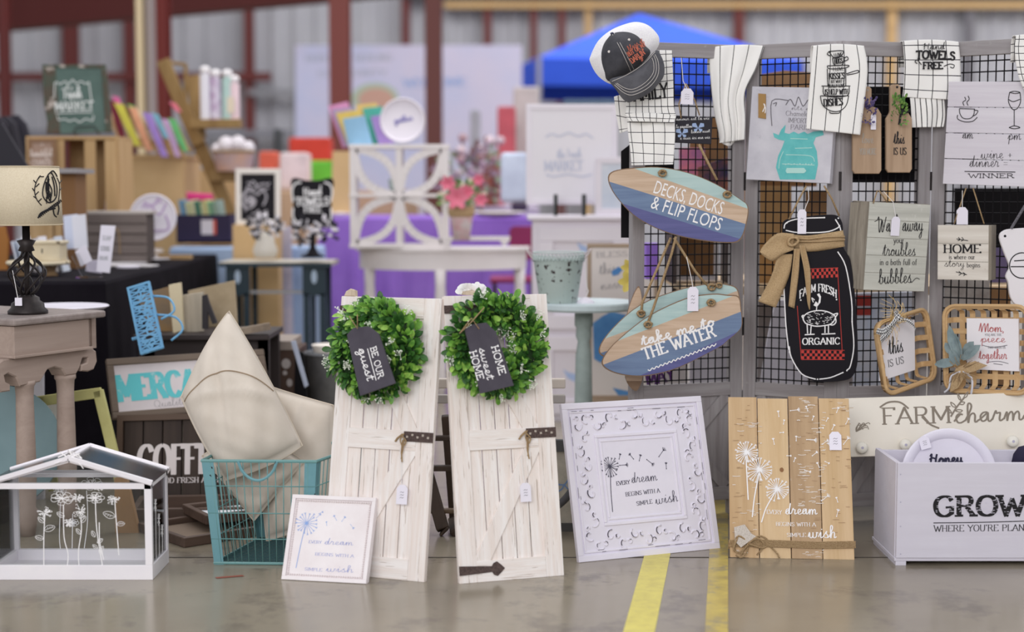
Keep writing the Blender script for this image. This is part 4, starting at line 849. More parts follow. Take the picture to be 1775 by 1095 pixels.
# ================================================================ FOLDING RACK
GREYW = mat('grey_rack_wood', (158, 154, 156), .7, spec=.25, wood=('Z', (138, 132, 134), 40), dirt=(18, (176, 174, 176), .66), bump=.25)
GREYX = mat('grey_rack_wood_level', (158, 154, 156), .7, spec=.25, wood=('X', (138, 132, 134), 40), dirt=(18, (176, 174, 176), .66), bump=.25)
WIRE = mat('black_wire', (20, 18, 22), .6, spec=.15)
POST = [(1096, 5.12), (1290, 5.26), (1455, 5.10), (1612, 5.18), (1800, 4.98)]
RT = 1.555; PW = [P(x, 400, Y) for x, Y in POST]
rk = thing('folding_screen_rack', 'grey weathered folding screen rack with black wire grids', 'display rack', T3(PW[0].x, PW[0].y, 0))
RF = []
def M4(m, o): return Matrix.Translation(-o) @ m
O = Vector((PW[0].x, PW[0].y, 0))
for i in range(4):
    a, b = Vector((PW[i].x, PW[i].y, 0)), Vector((PW[i+1].x, PW[i+1].y, 0)); fr = Fr(a, b-a, (0, 0, 1)); w = (b-a).length; fr.w = w; RF.append(fr)
    M = M4(fr.M, O); s = .044; zb = .445
    pn = ob('panel_backing', MB().box(s, w-s, .012, .02, .05, zb-.04), GREYW, rk, M=M)
    for x0, x1 in ((.001, s), (w-s, w-.001)): ob('stile', MB().box(x0, x1, 0, .03, 0, RT), GREYW, rk, M=M, bevel=.0015)
    ob('top_rail', MB().box(s, w-s, .001, .029, RT-.046, RT), GREYX, rk, M=M, bevel=.0015)
    ob('lower_rail', MB().box(s, w-s, .001, .029, zb-.044, zb), GREYX, rk, M=M, bevel=.0015)
    ob('foot_rail', MB().box(s, w-s, .001, .029, .05, .095), GREYX, rk, M=M, bevel=.0015)
    for p, q in (((s, .095), (w-s, zb-.044)), ((s, zb-.044), (w-s, .095))): ob('brace', MB().bar((p[0]+.012, .007+.001*(p[1] > .2), p[1]), (q[0]-.012, .007, q[1]), .036, .009), GREYW, rk, M=M)
    wm = MB(); n = max(3, round((w-2*s)/.0258)); z0, z1 = zb, RT-.046; nz_ = round((z1-z0)/.035)
    for k in range(n+1): x = s+(w-2*s)*k/n; wm.tube([(x, .01, z0-.01), (x, .01, z1+.01)], .0022, 4)
    for k in range(nz_+1): z = z0+.012+(z1-z0-.03)*k/nz_; wm.tube([(s-.003, .013, z), (w-s+.003, .013, z)], .0022, 4)
    ob('wire_grid', wm, WIRE, rk, M=M, label='black wire grid', kind='stuff')
    if i < 3: ob('hinge', MB().box(w-.004, w+.004, -.003, .002, 1.08, 1.14), mat('dark_hinge', (50, 46, 46), .5, metal=.5), rk, M=M); ob('hinge', MB().box(w-.004, w+.004, -.003, .002, .6, .66), MATS['dark_hinge'], rk, M=M)
def RY(px):   # depth of the rack's front at a picture column
    for (x0, a), (x1, b) in zip(POST[:-1], POST[1:]):
        if px <= x1: return a+(b-a)*max(0, (px-x0)/(x1-x0))
    return POST[-1][1]
# ================================================================ SURFBOARD SIGNS
AQ = mat('aqua_stripe', (178, 200, 198), .6, wood=('X', (160, 186, 186), 60)); TAN = mat('tan_stripe', (202, 178, 156), .6, wood=('X', (184, 158, 134), 60), bump=.15)
SB = mat('steel_blue_stripe', (112, 132, 162), .6, wood=('X', (98, 116, 148), 60)); IND = mat('indigo_stripe', (96, 96, 146), .6, wood=('X', (82, 84, 132), 60))
EDGE = mat('board_edge_brown', (128, 104, 84), .7)
def clip(poly, a, b, c):
    """keep a*x+b*z<=c"""
    out = []; n = len(poly)
    for i in range(n):
        p, q = poly[i], poly[(i+1) % n]; dp, dq = a*p[0]+b*p[1]-c, a*q[0]+b*q[1]-c
        if dp <= 0: out.append(p)
        if dp*dq < 0: t = dp/(dp-dq); out.append((p[0]+(q[0]-p[0])*t, p[1]+(q[1]-p[1])*t))
    return out
def surf(lb, Y, ol, cuts, yaw=0.0, th=.01, mats=(AQ, TAN, SB, IND)):
    """ol: outline px; cuts: three pixel lines separating the four stripes from the top"""
    ax, ay = ol[0]; f = FY(Y, ax, ay, yaw=yaw); o = f.pts(cat(ol, 4, True)); r = thing('surfboard_sign', lb, 'sign', f.M, 'surfboard signs')
    ob('board_edge', MB().prism(o, .0015, th), EDGE, r)
    L = []
    for (p, q) in cuts:
        a, b = f.uv(*p), f.uv(*q); nx, nz_ = -(b[1]-a[1]), (b[0]-a[0])
        if nz_ < 0: nx, nz_ = -nx, -nz_
        L.append((nx, nz_, nx*a[0]+nz_*a[1]))
    c = (sum(p[0] for p in o)/len(o), sum(p[1] for p in o)/len(o)); oi_ = [(c[0]+(x-c[0])*.985, c[1]+(z-c[1])*.975) for x, z in o]
    for k in range(4):
        q = oi_
        if k > 0: q = clip(q, *L[k-1])
        if k < 3: n_ = L[k]; q = clip(q, -n_[0], -n_[1], -n_[2])
        if len(q) > 2: ob('stripe', MB().prism(q, 0, .003), mats[k], r, label=['aqua stripe', 'tan stripe', 'steel blue stripe', 'indigo stripe'][k])
    return r, f
def knot(par, f, px, py, s=1.0):
    X, Z = f.uv(px, py); mb = MB(); rn = random.Random(px)
    for k in range(4):
        a = rn.uniform(0, 3); q = [(X+.011*s*math.cos(a+t), -.008-.006*math.sin(t*2+k), Z+.009*s*math.sin(a+t)*(1 if k % 2 else -1)) for t in np.linspace(0, 5, 9)]
        mb.tube(q, .0036*s, 6)
    for k in range(5): a = rn.uniform(0, 6.2); mb.tube([(X, -.01, Z), (X+.016*s*math.cos(a), -.011, Z+.012*s*math.sin(a))], .0012, 4)
    return ob('knot', mb, TWINE, par, smooth=True)
def rope(par, f, pts, r=.0042, y=(-.006, .004)):
    q = [f.uv(*p) for p in pts]; n = len(q); return ob('rope', MB().tube([(a, y[0]+(y[1]-y[0])*i/(n-1), b) for i, (a, b) in enumerate(q)], r, 7), TWINE, par, smooth=True)
# back board, then front "take me to THE WATER" board
oB = [(1038, 605), (1061, 570), (1110, 528), (1177, 502), (1232, 491), (1262, 493), (1278, 500), (1283, 522), (1282, 548), (1262, 570), (1180, 600), (1105, 622), (1052, 620)]
rB, fB = surf('surfboard sign mostly hidden behind the take me to THE WATER board', 5.02, oB, [((1040, 590), (1283, 502)), ((1040, 612), (1283, 535)), ((1040, 640), (1283, 590))])
knot(rB, fB, 1111, 543); knot(rB, fB, 1233, 497); knot(rB, fB, 1246, 494, .8)
rope(rB, fB, [(1111, 543), (1113, 525), (1163, 412)]); rope(rB, fB, [(1168, 412), (1205, 470), (1230, 500)])
oA = [(1043, 631), (1052, 610), (1076, 585), (1125, 547), (1189, 517), (1235, 509), (1262, 511), (1281, 514), (1285, 535), (1287, 553), (1284, 570), (1262, 590), (1245, 603), (1177, 637), (1130, 650), (1095, 652), (1061, 645)]
rA, fA = surf('surfboard sign lettered take me to THE WATER', 4.98, oA, [((1062, 594), (1270, 513)), ((1043, 633), (1284, 540)), ((1100, 655), (1285, 572))])
letters(rA, fA, [("take me to", (1113, 599), (1240, 563), 16, dict(style='script', bold=2.2, thin=.8)), ("THE WATER", (1118, 623), (1241, 582), 20, dict(bold=1.25, thin=.45))], WINK,
        extra=lambda mb: lines(mb, fA, [[(1123+k*3.7, 642-k*1.42+(1.6 if k % 2 else -1.6)) for k in range(33)]], 1.8))
knot(rA, fA, 1123, 562); knot(rA, fA, 1232, 524)
rope(rA, fA, [(1123, 558), (1132, 535), (1164, 440), (1172, 410)]); price_tag(rA, fA, 1201, 518, 19, 42, y=-.012, string=[(1190, 445), (1199, 485)])
oC = [(1054, 307), (1064, 296), (1095, 291), (1140, 289), (1190, 298), (1240, 318), (1285, 346), (1297, 358), (1296, 380), (1285, 414), (1262, 421), (1205, 415), (1150, 401), (1105, 378), (1078, 353), (1060, 328)]
rC, fC = surf('surfboard sign lettered DECKS, DOCKS & FLIP FLOPS', 5.0, oC, [((1094, 290), (1297, 362)), ((1054, 314), (1292, 388)), ((1076, 352), (1290, 416))])
letters(rC, fC, [("DECKS, DOCKS", (1132, 334), (1250, 372), 22, dict(style='sans')), ("& FLIP FLOPS", (1127, 360), (1247, 400), 22, dict(style='sans'))], WINK)
knot(rC, fC, 1148, 300); knot(rC, fC, 1260, 337); rope(rC, fC, [(1243, 312), (1228, 282), (1212, 250)], y=(.002, .012))
oD = [(1078, 648), (1090, 600), (1096, 560), (1104, 560), (1110, 600), (1112, 640), (1106, 668), (1096, 676), (1086, 668)]
rD, fD = surf('surfboard sign hanging upright at the back, only its rim showing left of the rack post', 5.06, [(1084, 655), (1080, 600), (1086, 548), (1100, 506), (1110, 500), (1116, 560), (1116, 640), (1108, 672), (1098, 676)], [((1060, 520), (1130, 520)), ((1060, 620), (1130, 620)), ((1060, 660), (1130, 660))], mats=(TAN, TAN, TAN, EDGE))
# ================================================================ CAP
BLK = mat('washed_black_denim', (70, 70, 76), .9, noise=(26, (56, 56, 62)), bump=.15); BRM = mat('washed_grey_denim', (92, 92, 98), .9, noise=(30, (76, 76, 82)), bump=.15)
MESH = mat('white_mesh_fabric', (240, 236, 242), .8, noise=(260, (222, 218, 226)), bump=.2); STI = mat('light_stitch', (214, 208, 204), .8)
fH = FY(5.0, 1090, 105); cap = thing('trucker_cap', 'black trucker cap with white mesh back hung on the rack end', 'cap', fH.M)
S = lambda L: [(x, z) for x, z in cat(L, 4, True)]
mo = S(fH.pts([(1023, 108), (1024, 96), (1036, 72), (1056, 54), (1080, 43), (1103, 38), (1124, 44), (1140, 60), (1143, 72), (1139, 84), (1120, 110), (1080, 140), (1060, 146), (1037, 132)]))
ob('mesh_back', MB().puff(mo, .05).puff(mo, -.03), MESH, cap, smooth=True)
co_ = fH.pts([(1057, 142), (1044, 124), (1038, 100), (1042, 80), (1051, 66), (1062, 57), (1078, 54), (1094, 56), (1108, 64), (1120, 80), (1128, 92), (1112, 112), (1086, 130)])
cc = fH.uv(1082, 96)
ob('crown', MB().puff(S(co_), .085, y0=-.012, rings=10, c=cc, power=.55), BLK, cap, smooth=True)
bo = fH.pts([(1055, 140), (1066, 158), (1076, 172), (1086, 179), (1100, 175), (1122, 164), (1140, 146), (1148, 132), (1148, 114), (1142, 98), (1134, 90), (1112, 112), (1086, 130)])
ob('brim', MB().puff(S(bo), .022, y0=-.06, rings=5, c=fH.uv(1110, 134)), BRM, cap, smooth=True)
st = MB()
def onc(px, py, ex=.002):
    x, z = fH.uv(px, py); b = S(co_); best = 1e9
    d = math.hypot(x-cc[0], z-cc[1]); a = math.atan2(z-cc[1], x-cc[0])
    R_ = max(math.hypot(q[0]-cc[0], q[1]-cc[1]) for q in b if abs((math.atan2(q[1]-cc[1], q[0]-cc[0])-a+PI) % (2*PI)-PI) < .22)
    t = min(1, d/R_); return (x, -.012-.085*(1-t*t)**.55-ex, z)
for L3 in ([(1060, 62), (1070, 85), (1083, 112), (1092, 126)], [(1063, 60), (1074, 84), (1088, 110), (1097, 122)]): st.tube([onc(*p) for p in L3], .0007, 4, smooth=4)
for k, L3 in enumerate(([(1058, 144), (1085, 132), (1112, 114), (1132, 93)], [(1064, 148), (1080, 160), (1095, 162), (1118, 150), (1132, 132), (1133, 112), (1129, 100)], [(1062, 150), (1079, 164), (1095, 167), (1121, 154), (1136, 134), (1137, 112), (1131, 98)], [(1066, 147), (1081, 156), (1096, 157), (1115, 146), (1128, 130), (1129, 114), (1126, 104)])):
    q = [fH.uv(*p) for p in L3]; st.tube([(a, -.06-.0235 if k else -.078, b) for a, b in q], .0007, 4, smooth=4)
ob('stitching', st, STI, cap)
for p in ((1087, 73), (1053, 93)): ob('eyelet', MB().lathe([(0, 0), (.004, 0), (.004, .002), (0, .002)], 10, M=Matrix.Translation(onc(*p, .0)) @ Matrix.Rotation(PI/2, 4, 'X')), STI, cap)
ob('crown_button', MB().lathe([(0, -.005), (.006, -.002), (.006, .002), (0, .005)], 10, onc(1060, 60, .0)), mat('navy_button', (60, 62, 84), .8), cap, smooth=True)
em = MB(); fe = FY(5.0-.098, 1104, 90)
for s_ in (("bless it", (1090, 88), (1116, 72), 7, dict(style='script', bold=1.5)), ("BUT OK MY", (1090, 98), (1120, 79), 7.5, dict(bold=1.3)), ("DARLIN'", (1096, 110), (1120, 92), 9, dict(bold=1.3)), ("g", (1109, 104), (1115, 100), 7, dict(style='script', bold=1.8))): text(em, fe, *s_[:4], **s_[4])
ob('embroidery', em, mat('coral_thread', (184, 100, 80), .8), cap, M=Fr(fe.o-fH.o, (1, 0, 0), (0, 0, 1)).M, kind='stuff')
# ================================================================ TEA TOWELS
NAT = (238, 234, 232); LN = (44, 42, 50)
def tow(nm, **k): return mat(nm, NAT, .9, spec=.1, bump=.05, **k)
TG1 = tow('towel_fine_check', pattern=('grid', .0215, .0215, .0022, LN)); TG2 = tow('towel_wide_check', pattern=('grid', .036, .032, .0022, LN)); TST = tow('towel_stripe', pattern=('grid', .047, None, .0026, LN)); TS2 = tow('towel_close_stripe', pattern=('grid', .0175, None, .003, LN)); TG3 = tow('towel_open_check', pattern=('grid', .046, .046, .0026, LN))
def towel(lb, Y, Lx, Rx, m, folds=2.0, amp=.006, over=True, seed_=1, uo=0.0, nm='tea_towel', grp='tea towels over the rack'):
    fr = FY(Y, Lx[0][0], Lx[0][1]); A, B = cat(fr.pts(Lx), 6), cat(fr.pts(Rx), 6); n = min(len(A), len(B))-1
    la = np.cumsum([0]+[math.dist(A[i], A[i+1]) for i in range(n)]); rn = random.Random(seed_); p1, p2 = rn.uniform(0, 6), rn.uniform(0, 6)
    def at_(u, v):
        i = min(n-1, int(v*n)); t = v*n-i; a = (A[i][0]*(1-t)+A[i+1][0]*t, A[i][1]*(1-t)+A[i+1][1]*t); b = (B[i][0]*(1-t)+B[i+1][0]*t, B[i][1]*(1-t)+B[i+1][1]*t)
        y = -amp*(1+math.sin(u*folds*2*PI+p1+v*1.4))*min(1, v*3+.15)-.3*amp*math.sin(u*folds*5+p2-v*3)
        s = .006*math.sin(PI*u)*(1 if v < .02 else max(0, 1-v*8))
        return (a[0]*(1-u)+b[0]*u, y-.004, a[1]*(1-u)+b[1]*u+s)
    wd_ = [math.dist(A[i], B[i]) for i in range(n+1)]; wmx = max(wd_)
    def uvf(u, v): i = min(n-1, int(v*n)); t = v*n-i; return (u*wmx+uo+1, 1+la[i]+(la[i+1]-la[i])*t)
    mb = MB(); nv = n*2; mb.grid(at_, 26, nv, uvf)
    if over:
        def bk_(u, v):
            x, y, z = at_(u, 0); 
            return (x, y+v*3*.045 if v < .34 else .042, z+.004*math.sin(min(1, v*3)*PI)-(0 if v < .34 else (v-.34)*.12))
        mb.grid(bk_, 26, 4, lambda u, v: (u*wmx+uo+1, 1-v*.1))
    r = ob(nm, mb, m, M=fr.M, smooth=True, solid=.0016); tag(r, lb, 'towel', grp); return r, fr
def ystretch(fr, ink, extra=-.0165): pass
TYO = -.017
towel('fine check tea towel under the black cap, lettered FAMILY', 5.03, [(1078, 95), (1083, 150), (1085, 185), (1083, 200)], [(1165, 88), (1167, 140), (1168, 185), (1172, 200)], TG1, 1.0, .003, seed_=2)
t_, f_ = bpy.data.objects['tea_towel'], FY(5.03, 1078, 95)
letters(t_, f_, [("FAMILY", (1088, 176), (1158, 168), 24, dict(bold=.9, thin=.9))], INK, y=-.0115)
towel('wide check tea towel hanging below the FAMILY towel', 5.04, [(1086, 198), (1088, 230), (1092, 260), (1094, 287)], [(1168, 200), (1170, 230), (1168, 265), (1166, 285)], TG2, 1.6, .004, over=False, seed_=3)
towel('narrow check towel corner left of the FAMILY towel', 5.08, [(1064, 168), (1068, 200), (1074, 231)], [(1092, 168), (1092, 205), (1088, 226)], TG3, .6, .003, over=False, seed_=4)
towel('rolled hem of check towel between the FAMILY towel and the wide check towel', 5.015, [(1084, 197), (1086, 204), (1090, 210)], [(1172, 201), (1170, 207), (1168, 212)], TG1, 1.3, .003, over=False, seed_=5)
towel('pinstriped tea towel gathered to a point, beside the cap towels', RY(1260)-.01, [(1229, 83), (1231, 130), (1237, 190), (1246, 236), (1246, 248)], [(1324, 80), (1310, 118), (1290, 160), (1291, 205), (1290, 242)], TST, 2.5, .008, seed_=6)
towel('inner gathered corner of the pinstriped tea towel', RY(1260)+.002, [(1245, 232), (1248, 246), (1262, 253)], [(1272, 228), (1274, 242), (1266, 253)], TST, 1, .004, over=False, seed_=16, nm='towel_corner', grp='')
o_, f_ = towel('pinstriped tea towel printed with stacked cups and I LOVE HUGS', RY(1450)-.055, [(1409, 80), (1404, 130), (1399, 190), (1397, 223)], [(1497, 80), (1503, 120), (1497, 180), (1490, 234)], TST, 1.0, .003, seed_=7, uo=.02)
letters(o_, f_, [("I LOVE", (1446, 100), (1460, 98), 7), ("HUGS", (1447, 111), (1461, 109), 8, dict(bold=1.3)), ("& I LOVE", (1440, 123), (1462, 122), 6, dict(bold=.9)), ("KISSES", (1437, 137), (1464, 136), 10, dict(bold=1.3)), ("BUT WHAT I", (1440, 144), (1462, 143), 5), ("REALLY LOVE", (1436, 152), (1464, 151), 6), ("IS HELP WITH", (1430, 164), (1470, 163), 9, dict(bold=1.1)), ("THE", (1444, 171), (1452, 171), 4), ("DISHES", (1428, 184), (1461, 182), 12, dict(bold=1.3))], INK, y=-.0115,
    extra=lambda mb: lines(mb, f_, [[(1437, 89), (1461, 88), (1458, 97), (1450, 101), (1444, 99), (1437, 89)], [(1437, 89), (1434, 94), (1440, 97)], [(1443, 101), (1461, 98), (1462, 108), (1458, 113), (1446, 112), (1443, 101)], [(1462, 102), (1468, 98), (1470, 103), (1463, 106)], [(1434, 114), (1470, 113), (1464, 118), (1438, 119), (1434, 114)], [(1434, 119), (1435, 150)], [(1466, 119), (1466, 150)], [(1467, 128), (1486, 122), (1487, 126), (1468, 130)], [(1424, 149), (1474, 149)], [(1427, 150), (1431, 166), (1468, 166), (1472, 150)], [(1422, 166), (1472, 166)], [(1422, 166), (1426, 182), (1440, 192), (1456, 192), (1467, 182), (1471, 166)], [(1438, 193), (1440, 196), (1454, 196), (1456, 193)]], 1.5, y=-.0112))
o_, f_ = towel('open check tea towel lettered Hand TOWELS FREE', RY(1612)-.05, [(1564, 72), (1566, 110), (1565, 145), (1563, 168)], [(1661, 73), (1663, 110), (1664, 150), (1662, 174)], TG3, 1.0, .004, seed_=8, uo=.01)
letters(o_, f_, [("Hand", (1600, 86), (1638, 85), 10, dict(style='script', bold=1.5)), ("TOWELS", (1588, 102), (1655, 104), 13, dict(bold=1.7, thin=.8, arc=.12)), ("FREE", (1600, 119), (1634, 119), 11, dict(bold=1.7, thin=.8))], INK, y=-.0135,
    extra=lambda mb: lines(mb, f_, [[(1597, 112), (1590, 104), (1586, 107), (1590, 110)], [(1636, 115), (1646, 111), (1654, 113), (1652, 118), (1647, 116)]], 1.5, y=-.0135))
towel('close striped towel tail under the Hand TOWELS FREE towel', RY(1612)-.045, [(1576, 170), (1578, 200), (1580, 221)], [(1636, 172), (1637, 200), (1634, 220)], TS2, 1.4, .005, over=False, seed_=9)
towel('fine check tea towel at the right end of the rack', RY(1775)-.05, [(1760, 62), (1758, 90), (1764, 130), (1778, 164)], [(1850, 62), (1850, 90), (1850, 130), (1850, 164)], TG1, 2, .006, seed_=10)
# ================================================================ HUNG SIGNS
def hung(nm, lb, cat_, f, th, m, ol=None, bev=.0012, grp=None, y0=0.0):
    o = ob(nm, MB().prism(ol or [(0, 0), (f.w, 0), (f.w, f.h), (0, f.h)], y0, y0+th, bev), m, M=f.M); return tag(o, lb, cat_, grp)
# butterflies
f = F3((1170, 247, 5.06), (1233, 250, 5.08), (1170, 200, 5.06)); o = hung('butterfly_sign', 'small black sign with pale blue butterflies and white script lines', 'sign', f, .012, mat('black_board', (40, 38, 46), .7))
def bf(mb):
    for c in ((1182, 232), (1210, 222)):
        for sx, sy, w, h in ((-1, -1, 10, 9), (1, -1, 10, 9), (-1, 1, 7, 6), (1, 1, 7, 6)):
            mb.flat(f.pts([(c[0], c[1]), (c[0]+sx*w*.4, c[1]+sy*h), (c[0]+sx*w, c[1]+sy*h*.9), (c[0]+sx*w*1.05, c[1]+sy*h*.3)]), -.0006)
letters(o, f, [], mat('pale_blue_print', (150, 170, 206), .7), name='butterfly_print', extra=bf)
letters(o, f, [("amour est la vie", (1172, 209), (1230, 207), 5, dict(style='script', bold=1.2)), ("le papillon", (1172, 222), (1200, 221), 5, dict(style='script', bold=1.2)), ("bonne nuit", (1198, 231), (1231, 229), 5, dict(style='script', bold=1.2)), ("je suis ici ma vie", (1176, 242), (1231, 240), 5, dict(style='script', bold=1.2))], WINK, y=-.0012)
price_tag(o, f, 1191, 167, 22, 27, y=-.012, string=[(1181, 100), (1184, 140)]); rope(o, f, [(1180, 205), (1176, 180), (1188, 145)], .0022, (-.004, -.006)); rope(o, f, [(1188, 145), (1204, 175), (1212, 200)], .0022, (-.006, -.004))
# typewriter canvas
f = F3((1293, 311, RY(1300)-.06), (1438, 318, RY(1430)-.06), (1293, 150, RY(1300)-.05)); o = hung('typewriter_canvas', 'grey-white canvas with a turquoise typewriter hung on the rack', 'canvas', f, .032, mat('grey_white_canvas', (206, 204, 212), .8, noise=(9, (186, 184, 194)), dirt=(24, (170, 168, 180), .62)))
def ty(mb):
    mb.flat(f.pts([(1352, 311), (1345, 290), (1349, 270), (1356, 255), (1360, 244), (1350, 242), (1342, 238), (1340, 230), (1350, 234), (1354, 225), (1362, 216), (1360, 230), (1368, 232), (1376, 228), (1384, 232), (1394, 228), (1400, 232), (1410, 228), (1426, 226), (1428, 234), (1414, 238), (1410, 248), (1416, 262), (1418, 285), (1413, 311)]), -.0008)
letters(o, f, [], mat('turquoise_paint', (106, 190, 190), .7, noise=(30, (90, 178, 180))), name='typewriter_print', extra=ty)
letters(o, f, [], mat('pale_turquoise', (176, 216, 210), .7), name='typewriter_detail', extra=lambda mb: (lines(mb, f, [[(1378, 257), (1408, 256)], [(1362, 268), (1404, 270), (1412, 280)], [(1356, 284), (1412, 286)], [(1358, 262), (1352, 276), (1350, 292)], [(1370, 240), (1400, 241)]], 1.2, y=-.0014), [mb.disc(*f.uv(1362+k*5, 285-(k % 2)), .0022, 8, -.0016) for k in range(10)], mb.flat(f.pts([(1362, 296), (1364, 291), (1394, 291), (1398, 296), (1394, 300), (1364, 300)]), -.0016)))
letters(o, f, [("Antique", (1366, 190), (1412, 192), 7, dict(style='script')), ("Chameleon", (1362, 200), (1412, 202), 8, dict(bold=.6)), ("IMPORTER", (1366, 212), (1410, 214), 8, dict(bold=.6)), ("PARIS", (1370, 224), (1402, 225), 8, dict(bold=.6))], GINK, extra=lambda mb: lines(mb, f, [[(1338, 218), (1338, 175), (1366, 174)], [(1362, 182), (1370, 172), (1378, 184), (1384, 168), (1392, 184), (1402, 172), (1408, 182)], [(1340, 180), (1346, 178), (1344, 184)]], 1.4))
t = ob('kraft_tag', MB().prism(f.pts([(1315, 162), (1328, 163), (1328, 206), (1315, 204)]), -.004, -.001), mat('kraft_card', (160, 126, 80), .8), o); lines(mb := MB(), f, [[(1322, 194), (1326, 184), (1324, 180), (1327, 188), (1326, 196)]], 1.5, y=-.005); ob('scribble', mb, WINK, t)
# jar
Yj = RY(1440)-.07; f = FY(Yj, 1425, 650, yaw=.0)
jo = cat([(1357, 400), (1358, 386), (1368, 379), (1400, 375), (1435, 372), (1452, 374), (1460, 386), (1461, 402), (1459, 420), (1466, 436), (1474, 450), (1480, 490), (1485, 550), (1487, 600), (1486, 632), (1478, 652), (1464, 659), (1430, 662), (1404, 658), (1386, 642), (1372, 618), (1366, 590), (1362, 540), (1359, 490), (1358, 450), (1360, 430), (1357, 415)], 3, True)
o = tag(ob('jar_shaped_sign', MB().prism(f.pts(jo), 0, .014, .001), mat('chalk_black', (22, 19, 26), .6, spec=.2), M=f.M), 'black jar shaped sign lettered FARM FRESH ORGANIC with a burlap bow', 'sign')
letters(o, f, [("FARM FRESH", (1386, 517), (1450, 516), 13, dict(arc=.9, bold=1.0)), ("ORGANIC", (1391, 597), (1456, 596), 11, dict(bold=1.25, thin=.55))], WINK,
  extra=lambda mb: (lines(mb, f, [[(1359, 396), (1363, 386), (1385, 379), (1430, 377)], [(1362, 399), (1385, 403), (1430, 402), (1450, 396), (1456, 390)], [(1448, 380), (1456, 394), (1458, 406)], [(1452, 436), (1466, 462), (1476, 520), (1477, 556)], [(1477, 558), (1480, 600), (1474, 634), (1468, 641)], [(1462, 645), (1440, 654), (1420, 657)], [(1414, 657), (1390, 648), (1372, 620), (1368, 600)], [(1367, 606), (1362, 560), (1359, 500)]], 1.9), [mb.disc(*f.uv(a, b), .0026, 6) for a, b in ((1477, 557), (1468, 642), (1417, 657), (1368, 610), (1429, 377), (1453, 378), (1364, 386), (1388, 520), (1450, 519))]))
ck = MB()
for x0, x1, y0, y1, sl in ((1399, 1452, 467, 483, -3), (1389, 1464, 607, 622, 1)):
    n = 16 if x1-x0 > 60 else 13
    for i in range(n):
        for j in range(3):
            if (i+j) % 2: continue
            a, b = x0+(x1-x0)*i/n, x0+(x1-x0)*(i+1)/n; c, d = y0+(y1-y0)*j/3+sl*i/n, y0+(y1-y0)*(j+1)/3+sl*i/n; ck.flat(f.pts([(a, c), (b, c), (b, d), (a, d)]), -.0008)
lines(ck, f, [[(1382, 530), (1389, 622)], [(1452, 468), (1460, 610)], [(1399, 466), (1453, 464)], [(1389, 606), (1464, 607)], [(1389, 623), (1464, 623)]], 1)
ob('check_band', ck, mat('barn_red', (188, 62, 56), .7), o, kind='stuff')
pg = MB()
body = [(1396, 560), (1392, 552), (1396, 545), (1406, 540), (1420, 538), (1434, 540), (1444, 545), (1448, 550), (1442, 560), (1430, 564), (1412, 565)]
lines(pg, f, [body+[body[0]], [(1444, 545), (1452, 543), (1448, 550)], [(1448, 550), (1449, 558), (1444, 563), (1437, 562)], [(1399, 562), (1400, 578)], [(1406, 565), (1405, 579)], [(1430, 564), (1430, 577)], [(1436, 563), (1436, 577)], [(1393, 552), (1390, 548), (1393, 546)], [(1395, 580), (1412, 579)], [(1424, 579), (1448, 578)]], 1.9)
rn = random.Random(6)
for k in range(60):
    a = rn.uniform(1398, 1442); b = rn.uniform(542, 562); lines(pg, f, [[(a, b), (a+rn.uniform(1, 4), b+rn.uniform(-1.5, 1.5))]], .8)
pg.flat(f.pts([(1410, 529), (1414, 522), (1418, 526), (1420, 516), (1416, 510), (1420, 508), (1423, 514), (1422, 524), (1416, 532)]), -.0008); lines(pg, f, [[(1416, 531), (1415, 538)], [(1410, 524), (1407, 516), (1412, 520)]], 1.6)
ob('pig_print', pg, WINK, o, kind='stuff')
BUR = mat('burlap', (196, 170, 134), .95, spec=.1, noise=(420, (164, 136, 100)), bump=.6)
def bandm(L, R_, y0, y1, n=10):
    A, B = f.pts(cat(L, 4)), f.pts(cat(R_, 4)); m = min(len(A), len(B))-1; mb = MB()
    def fn(u, v):
        i = min(m-1, int(v*m)); t = v*m-i; a = (A[i][0]*(1-t)+A[i+1][0]*t, A[i][1]*(1-t)+A[i+1][1]*t); b = (B[i][0]*(1-t)+B[i+1][0]*t, B[i][1]*(1-t)+B[i+1][1]*t)
        return (a[0]*(1-u)+b[0]*u, y0+(y1-y0)*v-.004*math.sin(u*7+v*5), a[1]*(1-u)+b[1]*u)
    return mb.grid(fn, 6, m*2)
for nm, L, R_, a, b in (('burlap_band', [(1362, 404), (1400, 408), (1461, 399)], [(1362, 422), (1400, 436), (1464, 427)], -.006, -.006), ('bow_loop', [(1374, 405), (1345, 404), (1322, 424), (1315, 436)], [(1374, 432), (1354, 440), (1336, 452), (1318, 440)], -.022, -.03), ('bow_tail', [(1346, 440), (1335, 480), (1314, 522)], [(1372, 440), (1366, 480), (1344, 533)], -.016, -.008), ('bow_tail', [(1374, 430), (1370, 480), (1366, 530)], [(1384, 430), (1382, 480), (1376, 534)], -.024, -.012), ('bow_tail', [(1382, 424), (1392, 470), (1398, 520), (1402, 536)], [(1392, 424), (1402, 465), (1404, 500), (1403, 536)], -.022, -.01)):
    ob(nm, bandm(L, R_, a, b), BUR, o, smooth=True, solid=.0015)
kn = MB(); X, Z = f.uv(1372, 418)
for k in range(4): kn.tube([(X+.016*math.cos(t+k), -.028-.006*math.sin(2*t), Z+.013*math.sin(t*1.1+k)) for t in np.linspace(0, 5.5, 12)], .004, 6)
q = [f.uv(*p) for p in ((1372, 412), (1400, 414), (1430, 410), (1463, 410))]; kn.tube([(a, -.013, b) for a, b in q], .003, 5); q = [f.uv(*p) for p in ((1372, 418), (1420, 418), (1463, 415))]; kn.tube([(a, -.013, b) for a, b in q], .003, 5)
ob('bow_knot', kn, BUR, o, smooth=True)
